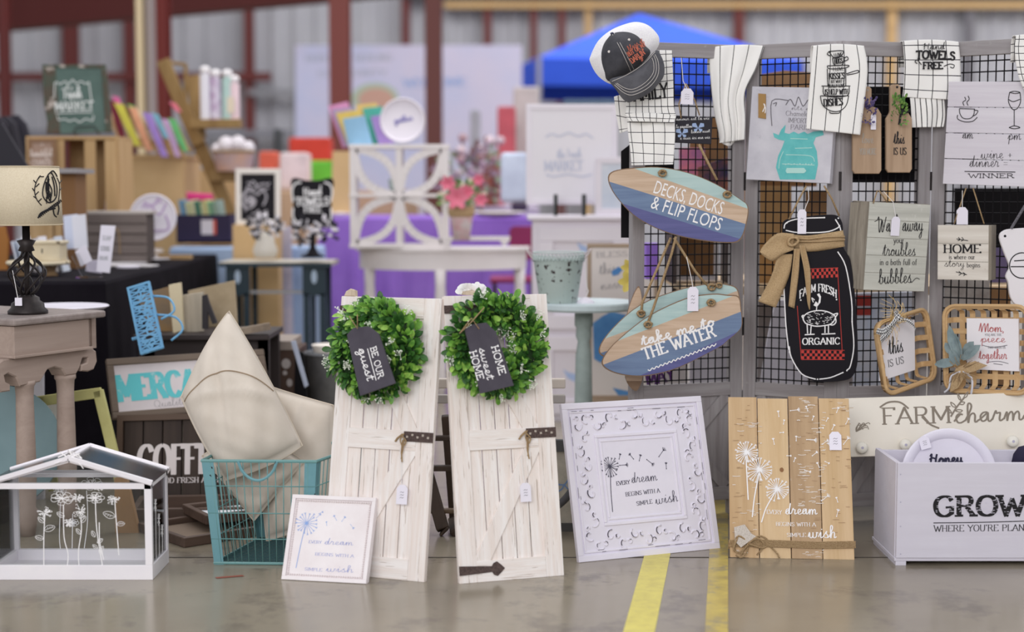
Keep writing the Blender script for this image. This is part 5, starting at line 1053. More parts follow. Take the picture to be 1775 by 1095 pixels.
price_tag(o, f, 1390, 384, 15, 42, y=-.008, string=[(1401, 325), (1402, 345), (1394, 365)]); rope(o, f, [(1367, 380), (1385, 345), (1398, 322)], .003); rope(o, f, [(1428, 322), (1442, 345), (1455, 374)], .003)
# tan cutting boards
KR = mat('tan_board_wood', (174, 148, 124), .65, wood=('Z', (156, 130, 106), 40), bump=.15)
def hboard(lb, x0, x1, y0, y1, Y, hx, hy):
    f = FY(Y, x0, y1); L = [(x0, y1-6), (x0, y0+10), (x0+6, y0), (hx-9, y0-4), (hx-9, hy+4), (hx-5, hy), (hx+5, hy), (hx+9, hy+4), (hx+9, y0-4), (x1-6, y0), (x1, y0+10), (x1, y1-6), (x1-4, y1), (x0+4, y1)]
    return tag(ob('cutting_board_sign', MB().prism(f.pts(L), 0, .016, .002), KR, M=f.M), lb, 'sign', 'tan cutting board signs'), f
o, f = hboard('tan cutting board sign lettered this IS US with a green sprig', 1536, 1581, 196, 299, RY(1540)-.05, 1552, 146)
letters(o, f, [("this", (1549, 249), (1568, 249), 17, dict(style='script', bold=1.1)), ("IS US", (1549, 268), (1571, 268), 12, dict(bold=.9))], INK, extra=lambda mb: mb.disc(*f.uv(1555, 151), .004, 10))
def sprig(par, f, c, rpx, cols, n, seed_, w=.011):
    rn = random.Random(seed_); ms = [MB() for _ in cols]; X, Z = f.uv(*c); s = f.px()
    for k in range(n):
        p = Vector((X+rn.uniform(-1, 1)*rpx[0]*s, -.01-rn.uniform(0, .02), Z+rn.uniform(-1, 1)*rpx[1]*s)); d = (p-Vector((X, 0, Z-rpx[1]*s*.4)))+Vector((0, -.01, .004)); leaf(ms[k % len(ms)], p, d, Vector((0, -1, .3)), w*rn.uniform(.8, 1.5), w*.7)
    for m_, c_ in zip(ms, cols): ob('foliage', m_, c_, par, smooth=True, kind='stuff')
sprig(o, f, (1556, 190), (12, 24), [mat('sprig_green', (122, 158, 82), .6), mat('sprig_green_deep', (86, 126, 66), .6)], 70, 3)
ob('gingham_ribbon', MB().prism(f.pts([(1560, 190), (1576, 188), (1577, 194), (1562, 200), (1560, 216), (1556, 216)]), -.006, -.004), INK, o)
o, f = hboard('tan cutting board sign with a purple sprig, pale lettering', 1478, 1528, 188, 301, RY(1500)-.05, 1502, 150)
letters(o, f, [("love", (1494, 248), (1514, 248), 14, dict(style='script')), ("YOU MORE", (1490, 268), (1518, 268), 11, dict(bold=.7))], mat('faint_print', (160, 150, 140), .7), extra=lambda mb: mb.disc(*f.uv(1504, 156), .004, 10))
sprig(o, f, (1503, 192), (11, 20), [mat('lavender_leaf', (106, 92, 136), .7), mat('lavender_leaf_deep', (78, 70, 112), .7)], 60, 5); price_tag(o, f, 1514, 211, 9, 27, scrib=False)
# wine sign
f = F3((1634, 319, RY(1640)-.05), (1800, 325, RY(1790)-.05), (1634, 141, RY(1640)-.045)); WP2 = mat('white_plank_paint', (214, 210, 218), .7, wood=('X', (202, 196, 206), 30), bump=.15)
r = thing('plank_wall_sign', 'white plank sign with a cup, a wine glass and wine + dinner = WINNER', 'sign', f.M)
for k in range(4): ob('plank', MB().box(0, f.w, 0, .014, f.h*k/4+.0012, f.h*(k+1)/4-.0012), WP2, r, bevel=.0012)
ob('batten', MB().box(.02, .05, .014, .024, .01, f.h-.01).box(f.w-.05, f.w-.02, .014, .024, .01, f.h-.01), WP2, r)
letters(r, f, [("am", (1668, 240), (1687, 240), 14, dict(style='script', bold=.8)), ("pm", (1747, 242), (1770, 242), 14, dict(style='script', bold=.8)), ("wine +", (1700, 275), (1756, 274), 15, dict(style='script', bold=.7)), ("dinner =", (1680, 289), (1748, 289), 16, dict(style='script', bold=.7)), ("WINNER", (1679, 308), (1757, 308), 7, dict(bold=1.0, thin=.9))], INK, y=-.0015,
  extra=lambda mb: lines(mb, f, [[(1672, 297), (1760, 298)], [(1663, 188), (1690, 189)], [(1663, 188), (1664, 197), (1670, 205), (1682, 205), (1688, 198), (1689, 189)], [(1689, 191), (1695, 192), (1692, 198), (1687, 201)], [(1660, 199), (1660, 206), (1672, 211), (1686, 210), (1694, 203)], [(1671, 183), (1669, 177), (1674, 173), (1672, 168)], [(1678, 183), (1676, 177), (1680, 172), (1678, 166)], [(1750, 160), (1758, 158), (1768, 160), (1760, 162), (1750, 160)], [(1750, 160), (1748, 175), (1753, 187), (1758, 190), (1764, 187), (1769, 176), (1768, 160)], [(1748, 172), (1756, 176), (1768, 172)], [(1758, 190), (1758, 218)], [(1749, 221), (1758, 218), (1768, 221), (1758, 223), (1749, 221)]], 1.3, y=-.0015))
# Wash away block
DRF = mat('grey_green_driftwood', (198, 198, 190), .8, wood=('X', (176, 176, 168), 26), dirt=(20, (214, 212, 208), .6), bump=.4); DRS = mat('driftwood_side', (150, 142, 130), .9, wood=('Z', (118, 110, 100), 90), bump=.6)
f = F3((1497, 502, RY(1500)-.10), (1602, 505, RY(1600)-.08), (1511, 350, RY(1500)-.10)); r = thing('box_sign', 'grey weathered box sign, Wash away your troubles in a bath full of bubbles', 'sign', f.M)
ob('face', MB().prism([(0, 0), (f.w, 0), (f.w, f.h), (0, f.h)], 0, .004, .0006), DRF, r)
ob('box_side', MB().add([(0, .002, 0), (0, .002, f.h), (-.035, .055, f.h-.004), (-.035, .055, .004)], [(0, 1, 2, 3)]).add([(0, .004, 0), (f.w, .004, 0), (f.w, .05, 0), (-.03, .05, 0)], [(0, 1, 2, 3)]).add([(0, .004, f.h), (f.w, .004, f.h), (f.w, .05, f.h), (-.03, .05, f.h)], [(0, 1, 2, 3)]).add([(f.w, .004, 0), (f.w, .004, f.h), (f.w, .05, f.h), (f.w, .05, 0)], [(0, 1, 2, 3)]), DRS, r, solid=.003)
jt = MB()
for k in (1, 2, 3, 4): jt.box(0, f.w, -.0005, .0005, f.h*k/5-.0006, f.h*k/5+.0006)
ob('board_joint', jt, mat('joint_dark', (120, 116, 106), .9), r)
letters(r, f, [("Wash away", (1521, 402), (1600, 400), 24, dict(style='script', bold=.8)), ("your", (1549, 421), (1567, 421), 10, dict(bold=.8)), ("troubles", (1530, 443), (1587, 443), 19, dict(style='script', bold=.9)), ("in a bath full of", (1525, 459), (1589, 459), 10, dict(bold=.75)), ("bubbles", (1523, 492), (1580, 490), 22, dict(style='script', bold=.9)), ], INK, extra=lambda mb: lines(mb, f, [[(1516, 384), (1528, 380), (1532, 396)], [(1580, 490), (1588, 482), (1594, 484)]], 1.2))
price_tag(r, f, 1552, 392, 17, 33, scrib=False, string=[(1532, 332), (1548, 350)]); rope(r, f, [(1512, 352), (1522, 330)], .0022); rope(r, f, [(1522, 330), (1540, 352)], .0022)
# HOME sign
f = F3((1625, 484, RY(1625)-.07), (1715, 486, RY(1715)-.07), (1624, 390, RY(1625)-.07)); LGW = mat('light_weathered_wood', (220, 214, 206), .8, wood=('X', (198, 190, 180), 26), dirt=(16, (176, 164, 152), .64), bump=.3)
r = thing('box_sign', 'small light box sign, HOME is where our story begins', 'sign', f.M); ob('face', MB().prism([(0, 0), (f.w-.004, 0), (f.w-.004, f.h), (0, f.h)], 0, .004, .0006), LGW, r); ob('box_body', MB().box(.001, f.w+.004, .004, .05, .001, f.h-.001), DRS, r)
jt = MB()
for k in (1, 2): jt.box(0, f.w-.004, -.0005, .0005, f.h*k/3-.0006, f.h*k/3+.0006)
ob('board_joint', jt, mat('joint_dark', (120, 116, 106), .9), r)
letters(r, f, [("HOME", (1636, 438), (1700, 438), 14, dict(bold=1.5)), ("is where our", (1645, 449), (1690, 449), 8, dict(bold=.8)), ("story", (1637, 462), (1672, 462), 11, dict(style='script', bold=.9)), ("begins", (1676, 463), (1699, 463), 8, dict(bold=.8))], INK, extra=lambda mb: lines(mb, f, [[(1658, 414), (1678, 417)], [(1661, 411), (1664, 415), (1660, 417)], [(1667, 411), (1670, 415), (1666, 418)], [(1657, 471), (1676, 476)], [(1662, 470), (1666, 474), (1662, 477)], [(1669, 472), (1673, 475), (1670, 478)]], 1.3))
price_tag(r, f, 1668, 374, 20, 30, y=.012, scrib=False, string=[(1668, 330), (1668, 345)]); rope(r, f, [(1652, 388), (1671, 326)], .0022, (.01, .02)); rope(r, f, [(1683, 326), (1704, 388)], .0022, (.02, .01))
# white shaped cutting board at the right edge
f = FY(RY(1760)-.06, 1760, 500); o = tag(ob('shaped_board_sign', MB().prism(f.pts(cat([(1733, 412), (1740, 400), (1760, 396), (1800, 396), (1830, 410), (1830, 520), (1800, 534), (1765, 530), (1752, 515), (1748, 490), (1744, 478), (1750, 462), (1742, 440)], 4, True)), 0, .012, .002), mat('white_gloss_board', (226, 222, 226), .5), M=f.M), 'white animal shaped board sign cut off by the frame edge', 'sign')
letters(o, f, [], INK, name='round_emblem', extra=lambda mb: (mb.disc(*f.uv(1742, 409), .004, 10), lines(mb, f, [[(1772+22*math.cos(a), 460+22*math.sin(a)) for a in np.linspace(.0, 2*PI, 24)], [(1752, 462), (1792, 462)], [(1758, 452), (1790, 450)]], 1.8)))
ob('gingham_strap', MB().tube([(f.uv(1752, 396)[0], -.004, f.uv(1752, 396)[1]), (f.uv(1776, 356)[0], -.004, f.uv(1776, 356)[1])], .0045, 6), mat('gingham_cord', (120, 118, 124), .8, noise=(400, (40, 38, 46))), o)
# tobacco baskets
BSK = mat('basket_splint', (204, 172, 128), .7, wood=('X', (188, 152, 108), 40), bump=.2); BSV = mat('basket_splint_upright', (204, 172, 128), .7, wood=('Z', (188, 152, 108), 40), bump=.2)
def basket(lb, f, n):
    w, h = f.w, f.h; r = thing('splint_basket', lb, 'basket', f.M, 'splint baskets hung on the rack')
    dp = .035; c = .035; rim = []
    for cx, cz, a0 in ((w-c, h-c, 0), (c, h-c, 90), (c, c, 180), (w-c, c, 270)):
        for k in range(5): a = math.radians(a0+k*22.5); rim.append((cx+c*math.cos(a), cz+c*math.sin(a)))
    for s_, t_, y in ((1, .006, -dp), (.955, .005, -dp+.004)):
        q = [((x-w/2)*s_+w/2, y, (z-h/2)*s_+h/2) for x, z in rim]; ob('rim', MB().tube(q, t_, 6, closed=True), BSK, r, smooth=True)
    b = MB(); m = len(rim)
    for i in range(m):
        j = (i+1) % m; A, B = rim[i], rim[j]; A2, B2 = [((p[0]-w/2)*.9+w/2, (p[1]-h/2)*.9+h/2) for p in (A, B)]; b.add([(A[0], -dp-.004, A[1]), (B[0], -dp-.004, B[1]), (B[0]*.985+w*.0075, -dp+.018, B[1]*.985+h*.0075), (A[0]*.985+w*.0075, -dp+.018, A[1]*.985+h*.0075)], [(0, 1, 2, 3)])
    ob('rim_band', b, BSV, r, smooth=True, solid=.002)
    g = .0
    for k in range(n):
        t = (k+.5)/n
        for ax in (0, 1):
            s_ = .0085; L = w if ax == 0 else h; c0 = (.03+(L-.06)*t)
            prof = [(.0, -dp), (.03, -.006), (.06, 0), (.5, .001), (.94, 0), (.97, -.006), (1, -dp)]; O2 = h if ax == 0 else w
            def fn(u, v):
                i = min(5, int(v*6)); tt = v*6-i; p = [prof[i][q_]*(1-tt)+prof[i+1][q_]*tt for q_ in (0, 1)]; a_ = c0+(u-.5)*2*s_; bb = .012+(O2-.024)*p[0]; yy = p[1]+(.0012 if ax else -.0012)*(1 if k % 2 else -1)
                return (a_, yy, bb) if ax == 0 else (bb, yy, a_)
            ob('splint', MB().grid(fn, 1, 12), BSV if ax == 0 else BSK, r, solid=.0016)
    return r
f = F3((1522, 686, RY(1515)-.14), (1608, 655, RY(1610)-.02), (1506, 560, RY(1515)-.14)); r = basket('square splint basket with a this IS US card and gingham bow', f, 4)
cf = Fr(f.o-f.uy*.012, f.ux, f.uz); c = ob('card', MB().prism(cf.pts([(1524, 568), (1581, 554), (1582, 641), (1524, 660)]), -.01, 0, .0008), mat('white_card_board', (232, 228, 232), .7), r, M=Matrix.Translation((0, -.012, 0)), label='white card lettered this IS US')
letters(c, cf, [("this", (1541, 614), (1566, 609), 24, dict(style='script', bold=1.2)), ("IS US", (1540, 636), (1567, 629), 12, dict(bold=.9))], INK, y=-.0108)
st = MB(); rn = random.Random(5); X, Z = f.uv(1522, 556)
for k in range(40): a = rn.uniform(0, 2*PI); l = rn.uniform(.03, .085); st.tube([(X, -.05, Z), (X+l*.6*math.cos(a), -.06-rn.uniform(0, .02), Z+l*.6*math.sin(a)+.004), (X+l*math.cos(a+.2), -.05, Z+l*math.sin(a+.2))], .0008, 3)
ob('raffia', st, mat('raffia_straw', (218, 188, 132), .8), r, kind='stuff')
GNG = mat('black_gingham', (238, 236, 238), .8, pattern=('check', .0085, .0085, .00425, (20, 18, 24)))
def ribb(par, fr, pts, wpx, y0, y1):
    q = cat(fr.pts(pts), 4); w = wpx*fr.px(); m = len(q)-1; mb = MB()
    def fn(u, v):
        i = min(m-1, int(v*m)); t = v*m-i; x = q[i][0]*(1-t)+q[i+1][0]*t; z = q[i][1]*(1-t)+q[i+1][1]*t; dx, dz = q[i+1][0]-q[i][0], q[i+1][1]-q[i][1]; l = math.hypot(dx, dz) or 1; return (x-dz/l*w*(u-.5), y0+(y1-y0)*v-.003*math.sin(u*3+v*9), z+dx/l*w*(u-.5))
    ln = sum(math.dist(q[i], q[i+1]) for i in range(m)); mb.grid(fn, 2, m*2, lambda u, v: (1+u*w, 1+v*ln)); return ob('gingham_ribbon', mb, GNG, par, smooth=True, solid=.0008)
for pts, w_ in (([(1524, 552), (1512, 568), (1500, 576), (1489, 574)], 10), ([(1524, 555), (1510, 574), (1496, 590)], 12), ([(1522, 540), (1526, 550), (1534, 556)], 10), ([(1526, 556), (1542, 556), (1550, 562), (1556, 572)], 7)): ribb(r, f, pts, w_, -.066, -.07)
f = F3((1645, 676, RY(1645)-.10), (1790, 681, RY(1785)-.10), (1645, 528, RY(1645)-.10)); r = basket('square splint basket with a Mom you are the piece card and lambs ear sprig', f, 6)
cf = Fr(f.o-f.uy*.012, f.ux, f.uz); c = ob('card', MB().prism(cf.pts([(1677, 551), (1767, 552), (1768, 643), (1678, 639)]), -.01, 0, .0008), mat('white_card_board', (232, 228, 232), .7), r, M=Matrix.Translation((0, -.012, 0)), label='white card lettered Mom in rose red')
letters(c, cf, [("Mom,", (1697, 575), (1741, 575), 14, dict(style='script', bold=1.3)), ("piece", (1700, 593), (1743, 593), 12, dict(style='script', bold=1.2)), ("together", (1697, 622), (1746, 622), 14, dict(style='script', bold=1.1))], mat('rose_ink', (178, 98, 100), .7), y=-.0108)
letters(c, cf, [("YOU ARE THE", (1707, 582), (1736, 582), 4, dict(bold=.8)), ("THAT HOLDS US", (1712, 604), (1743, 604), 4, dict(bold=.8))], GINK, y=-.0108, extra=lambda mb: lines(mb, cf, [[(1703, 598), (1722, 602), (1746, 598)], [(1710, 628), (1730, 626), (1748, 630)], [(1722, 630), (1738, 632)]], 1, y=-.0108))
EU = mat('lambs_ear_leaf', (136, 152, 154), .8, noise=(40, (116, 132, 136))); lf = MB()
for (a, b), (c_, d) in (((1672, 622), (1632, 628)), ((1674, 620), (1658, 560)), ((1676, 620), (1668, 575)), ((1678, 620), (1712, 594)), ((1670, 615), (1650, 590)), ((1680, 612), (1700, 588)), ((1672, 630), (1660, 600))):
    p, q = f.uv(a, b), f.uv(c_, d); p3, q3 = Vector((p[0], -.055, p[1])), Vector((q[0], -.066, q[1])); leaf(lf, p3, q3-p3, Vector((0, -1, 0)), (q3-p3).length, .03)
ob('foliage', lf, EU, r, smooth=True, kind='stuff')
bb = MB(); X, Z = f.uv(1676, 636); rn = random.Random(1)
for k in range(30): a = rn.uniform(-2.8, -.4) if k % 3 else rn.uniform(0, 3); l = rn.uniform(.03, .07); bb.tube([(X, -.05, Z), (X+l*.5*math.cos(a), -.07, Z+l*.5*math.sin(a)), (X+l*math.cos(a), -.06, Z+l*math.sin(a))], .001, 3)
ob('raffia', bb, TWINE, r, kind='stuff')
for pts in ([(1676, 640), (1660, 648), (1656, 668), (1648, 676)], [(1680, 640), (1694, 650), (1696, 664), (1694, 680)]):
    q = cat(f.pts(pts), 4); ob('ribbon_tail', MB().tube([(a, -.06, b) for a, b in q], .0035, 5), mat('grey_white_ribbon', (206, 206, 214), .7), r)
bd = MB(); bd.prism(f.pts([(1668, 634), (1700, 622), (1722, 630), (1700, 640), (1686, 644), (1672, 668), (1658, 676), (1660, 660)]), -.062, -.058); ob('burlap_bow', bd, BUR, r)
# string tag hanging low between panels
# ================================================================ THINGS SEEN THROUGH THE WIRE, STANDING BEHIND THE RACK
def flatprop(nm, lb, cat_, Y, ol, m, th=.02, grp=None, fr=None):
    f = fr or FY(Y, ol[0][0], ol[0][1]); return tag(ob(nm, MB().prism(f.pts(ol), 0, th, .001), m, M=f.M), lb, cat_, grp), f
CBD = mat('cardboard', (172, 138, 96), .85, noise=(5, (160, 118, 70))); CBD2 = mat('brown_card', (142, 110, 80), .85, noise=(5, (132, 96, 62)))
sh = thing('supply_table', 'pale table edge with boxes behind the wire grids', 'table', T3(P(1400, 480, 5.95).x, 5.95, 0))
ob('table_top', MB().box(-.5, .85, -.4, .4, .715, .745), mat('birch_top', (206, 180, 146), .6), sh)
for x in (-.45, .8):
    for y in (-.36, .36): ob('leg', MB().box(x-.02, x+.02, y-.02, y+.02, 0, .715), DKG, sh)
BP = mat('black_panel', (16, 14, 18), .7, spec=.15)
rz = thing('table_riser', 'small shelf riser on the supply table behind the first wire grid', 'shelf', T3(P(1215, 350, 5.7).x, 5.7, .745)); hr = P(0, 352, 5.7).z-.745
ob('riser_board', MB().box(-.1, .12, 0, .25, hr-.015, hr), mat('birch_top', (206, 180, 146), .6), rz); ob('riser_leg', MB().box(-.1, -.085, 0, .25, 0, hr-.015), DKG, rz); ob('riser_leg', MB().box(.105, .12, 0, .25, 0, hr-.015), DKG, rz)
flatprop('cardboard_box', 'tall tan cardboard box behind the second wire grid', 'box', 5.75, [(1308, 496), (1308, 322), (1372, 322), (1372, 496)], CBD, .25)
flatprop('cardboard_box', 'brown cardboard box near the top of the second wire grid', 'box', 5.8, [(1312, 323), (1312, 130), (1360, 122), (1416, 126), (1416, 323)], CBD2, .18)
flatprop('brown_board', 'brown board on the supply table behind the jar shaped sign', 'board', 5.65, [(1398, 496), (1398, 330), (1436, 330), (1436, 496)], CBD2)
flatprop('blank_canvas', 'blank white canvas wedge behind the jar shaped sign', 'canvas', 5.45, [(1318, 872), (1318, 665), (1330, 590), (1345, 520), (1400, 520), (1400, 872)], mat('blank_white', (212, 208, 218), .7))
r, f = pframe('framed_picture', 'white framed brown print standing behind the first wire grid', 5.85, (1172, 402), (1245, 486), 8, mat('white_frame', (222, 218, 224), .6), CBD2, lean=0)
flatprop('printed_sheet', 'blurred pink and violet printed sheet behind the first wire grid', 'sheet', 5.8, [(1178, 352), (1178, 256), (1222, 256), (1222, 352)], mat('pink_sheet', (208, 120, 138), .7, noise=(12, (120, 90, 150))))
flatprop('carton', 'brown cardboard carton behind the butterfly sign', 'box', 5.86, [(1196, 352), (1196, 205), (1262, 200), (1262, 352)], CBD2)
flatprop('printed_sheet', 'navy and orange printed sheet behind the first wire grid', 'sheet', 5.74, [(1214, 352), (1210, 290), (1262, 272), (1262, 352)], mat('navy_sheet', (52, 50, 84), .7, noise=(14, (150, 92, 62))))
flatprop('chalkboard', 'black chalkboard hung behind the left rack post', 'chalkboard', 5.17, [(1077, 412), (1077, 262), (1110, 236), (1168, 236), (1168, 300), (1100, 412)], BP)
flatprop('chalkboard', 'large black chalkboard behind the HOME sign', 'chalkboard', 5.85, [(1656, 484), (1656, 326), (1800, 326), (1800, 484)], BP)
flatprop('chalkboard', 'black board behind the tan cutting boards', 'chalkboard', 5.21, [(1478, 316), (1478, 150), (1590, 150), (1590, 316)], BP)
o, f = flatprop('day_sign', 'white sign with purple lettering low behind the wire grid', 'sign', 5.45, [(1120, 872), (1120, 628), (1192, 620), (1192, 872)], mat('off_white_sign', (206, 198, 198), .7)); letters(o, f, [("MAY", (1122, 668), (1170, 658), 22, dict(bold=1.4))], mat('purple_ink', (88, 48, 110), .7))
flatprop('blank_canvas', 'blank white canvas low behind the first wire grid, right half', 'canvas', 5.48, [(1196, 870), (1196, 606), (1268, 590), (1268, 870)], mat('blank_white', (212, 208, 218), .7))
flatprop('violet_cloth', 'folded violet cloth behind the first wire grid', 'cloth', 5.9, [(1120, 484), (1120, 422), (1142, 422), (1142, 484)], mat('purple_cloth_far', (150, 112, 206), .8), .1)
flatprop('violet_screen', 'dusky violet screen behind the shaped board', 'screen', 5.7, [(1710, 490), (1710, 430), (1750, 430), (1750, 490)], mat('dusky_violet', (92, 82, 116), .8))
flatprop('brown_carton', 'brown carton behind the right splint basket', 'box', 5.45, [(1718, 872), (1718, 500), (1752, 500), (1752, 872)], CBD2, .06)
o, f = flatprop('pale_sheet', 'pale blue and white sheet with red strips behind the third wire grid', 'sheet', 5.42, [(1480, 872), (1480, 508), (1600, 505), (1600, 872)], mat('pale_blue_sheet', (196, 206, 226), .7, noise=(10, (222, 218, 222))))
for y0, y1 in ((512, 530), (535, 546)): ob('red_strip', MB().prism(f.pts([(1484, y1), (1484, y0), (1510, y0), (1510, y1)]), -.003, 0), mat('red_print', (170, 60, 54), .7), o)
flatprop('pale_sheet', 'off white patterned sheet behind the right wire grid', 'sheet', 5.42, [(1636, 872), (1636, 482), (1716, 482), (1716, 872)], mat('off_white_sheet', (196, 190, 186), .8, noise=(10, (150, 140, 134))))
flatprop('drop_cloth', 'pale drop cloth low behind the second and third grids', 'cloth', 6.3, [(1300, 798), (1300, 520), (1480, 520), (1480, 798)], mat('drop_cloth', (186, 180, 184), .8, noise=(8, (160, 152, 156))), .05)
tag(ob('dark_bin', MB().prism([(-.45, 0), (.45, 0), (.46, .33), (-.46, .33)], 0, .3, .004), mat('black_bin', (30, 26, 30), .7), M=T3(P(1390, 800, 5.65).x, 5.65, 0)), 'black bin standing behind the foot of the rack', 'bin')
# ================================================================ SIDE TABLE AND LAMP (left)
TAU = mat('taupe_paint', (168, 150, 140), .6, wood=('X', (154, 136, 126), 20), bump=.1); TTOP = mat('taupe_top', (150, 138, 134), .45, noise=(26, (128, 116, 112)), spec=.5)
A, B = P(25, 554, 4.80), P(184, 537, 5.16); zt = (A.z+B.z)/2; f = Fr((A.x, A.y, 0), (B.x-A.x, B.y-A.y, 0), (0, 0, 1)); Lx = math.hypot(B.x-A.x, B.y-A.y)
tb = thing('console_table', 'taupe painted console table with scroll brackets and turned legs, a lamp on top', 'table', f.M)
dpt = .62
ob('table_top', MB().box(0, Lx, 0, dpt, zt-.022, zt), TTOP, tb, bevel=.006); ob('apron', MB().box(.012, Lx*.84, .015, dpt-.015, zt-.115, zt-.024), TAU, tb, bevel=.002); ob('moulding', MB().box(.004, Lx*.86, .006, dpt-.006, zt-.122, zt-.113), TAU, tb, bevel=.002)
dr = ob('drawer', MB().box(Lx*.84, Lx*1.0, .05, .062, zt-.115, zt-.03).box(Lx*.95, Lx*1.0, .045, dpt-.05, zt-.125, zt-.026), TAU, tb); ob('drawer_inside', MB().box(Lx*.84, Lx*.95, .055, dpt-.06, zt-.11, zt-.04), mat('dark_red_stain', (74, 40, 34), .6), dr)
for y0 in (.03, dpt-.09):
    zb_ = zt-.122; lx = Lx*.98
    pr = [(-.02, zb_), (lx*.93, zb_), (lx*.98, zb_-.012), (lx*.99, zb_-.045), (lx*.95, zb_-.07), (lx*.88, zb_-.075), (lx*.80, zb_-.07), (lx*.80, zb_-.05), (lx*.87, zb_-.045), (lx*.88, zb_-.03), (lx*.82, zb_-.028), (lx*.78, zb_-.06), (lx*.74, zb_-.078), (lx*.62, zb_-.078), (lx*.58, zb_-.055), (lx*.5, zb_-.045), (lx*.42, zb_-.05), (lx*.34, zb_-.085), (lx*.12, zb_-.09), (lx*.08, zb_-.06), (lx*.0, zb_-.045), (-.015, zb_-.05), (-.01, zb_-.07), (lx*.02, zb_-.08), (lx*.02, zb_-.1), (-.03, zb_-.1), (-.055, zb_-.075), (-.06, zb_-.035), (-.04, zb_-.01)]
    ob('scroll_bracket', MB().prism(pr, y0, y0+.06, .004), TAU, tb, smooth=False)
    for xx in (lx*.24, lx*.69):
        h0 = zb_-.078; ob('leg', MB().lathe([(.034, h0), (.034, h0-.012), (.029, h0-.018), (.027, h0-.05), (.031, h0-.3), (.026, .09), (.032, .08), (.03, .05), (.022, 0)], 16, (xx, y0+.03, 0)), TAU, tb, smooth=True)
DBZ = mat('dark_bronze', (52, 46, 46), .45, metal=.4, noise=(30, (38, 34, 34)))
Yl = 5.02; c0 = P(48, 522, Yl); zl = zt; s = Yl/F; lamp = thing('table_lamp', 'dark wrought cage table lamp with a linen shade printed with a bird', 'lamp', T3(c0.x, Yl, zl))
ob('base', MB().lathe([(.062, 0), (.062, .01), (.052, .02), (.05, .034), (.038, .042), (.036, .052), (.022, .06), (0, .062)], 20), DBZ, lamp, smooth=True)
cg = MB()
for k in range(8):
    a = k*PI/4; q = [(r_*math.cos(a+t_), r_*math.sin(a+t_), z_) for r_, t_, z_ in ((.012, 0, .06), (.03, .35, .075), (.052, .9, .11), (.058, 1.3, .135), (.042, 1.7, .16), (.02, 2.1, .18), (.012, 2.4, .2))]; cg.tube(q, .0038, 5, smooth=3)
ob('cage', cg, DBZ, lamp, smooth=True)
ob('stem', MB().lathe([(.01, .06), (.008, .12), (.01, .195), (.026, .2), (.02, .215), (.03, .232), (.012, .236), (.012, .29), (.006, .3), (.006, .34)], 14), DBZ, lamp, smooth=True)
zs0 = P(48, 389, Yl).z-zl; zs1 = P(48, 289, Yl).z-zl; LIN = mat('linen_shade', (218, 206, 182), .9, noise=(240, (208, 194, 168)), bump=.15)
r0, r1 = .114, .106; sdx = P(43, 330, Yl).x-c0.x
sh_ = ob('lamp_shade', MB().lathe([(r0, zs0), (r1, zs1)], 40, (sdx, 0, 0)).lathe([(r1-.003, zs1), (r0-.003, zs0)], 40, (sdx, 0, 0)), LIN, lamp, smooth=True)
sh_.data.polygons.foreach_set('use_smooth', [True]*len(sh_.data.polygons))
ob('shade_trim', MB().tube([(sdx+r0*math.cos(t), r0*math.sin(t), zs0) for t in np.linspace(0, 2*PI, 40)[:-1]], .002, 5, closed=True).tube([(sdx+r1*math.cos(t), r1*math.sin(t), zs1) for t in np.linspace(0, 2*PI, 40)[:-1]], .002, 5, closed=True), mat('linen_trim', (200, 186, 160), .9), lamp)
bp = MB()
def onsh(px, py):
    r = ray(px, py); d = Vector((r.x, r.y, 0)); o = Vector((-c0.x-sdx, -Yl, 0)); a = d.dot(d); b = 2*o.dot(d); z = P(px, py, Yl).z-zl; R = r0+(r1-r0)*(z-zs0)/(zs1-zs0)+.0012; c = o.dot(o)-R*R; t = (-b-math.sqrt(max(0, b*b-4*a*c)))/2/a; return (o.x+d.x*t+sdx, o.y+d.y*t, CZ+r.z*t-zl)
def shl(L, w):
    for p in L:
        q = [onsh(*a) for a in cat(p, 4)]; bp.tube(q, w*s/2, 4)
shl([[(84, 302), (79, 312), (75, 325), (74, 337), (78, 346), (85, 351), (93, 348), (98, 340), (99, 328), (97, 316), (92, 304), (88, 299), (84, 302)], [(80, 315), (80, 330), (84, 344)], [(84, 308), (82, 325), (88, 345)], [(90, 306), (94, 322), (95, 340)], [(85, 318), (90, 330), (88, 344)]], 2.6)
shl([[(66, 378), (70, 370), (80, 364), (95, 358), (104, 350)], [(68, 376), (78, 366), (96, 361)], [(100, 352), (102, 362), (100, 372)], [(92, 362), (94, 372), (98, 376)], [(88, 298), (92, 296), (96, 300), (99, 306)]], 2.6)
shl([[(68, 306), (62, 318), (60, 332), (64, 346), (72, 356)], [(66, 310), (70, 304)], [(63, 318), (58, 312)], [(62, 324), (68, 318)], [(60, 332), (56, 326)], [(61, 338), (67, 332)], [(63, 344), (58, 340)], [(66, 350), (72, 344)], [(70, 306), (76, 306)], [(99, 308), (103, 318), (103, 335), (101, 350)], [(103, 318), (107, 312)], [(103, 330), (107, 326)]], 1.8)
rn = random.Random(31)
for k in range(46):
    t_ = rn.uniform(0, 1); cx_, cy_ = 84+9*t_**1.5*rn.uniform(-.4, 1), 304+42*t_; shl([[(cx_-4*t_, cy_), (cx_-3*t_+rn.uniform(-1, 2), cy_+3.5), (cx_-2, cy_+rn.uniform(5, 8))]], 1.6)
for k in range(14): a_ = 66+k*2.8; shl([[(a_, 378-k*1.9), (a_+2, 372-k*2), (a_+4, 377-k*2.1)]], 1.6)
ob('bird_print', bp, INK, sh_, kind='stuff')
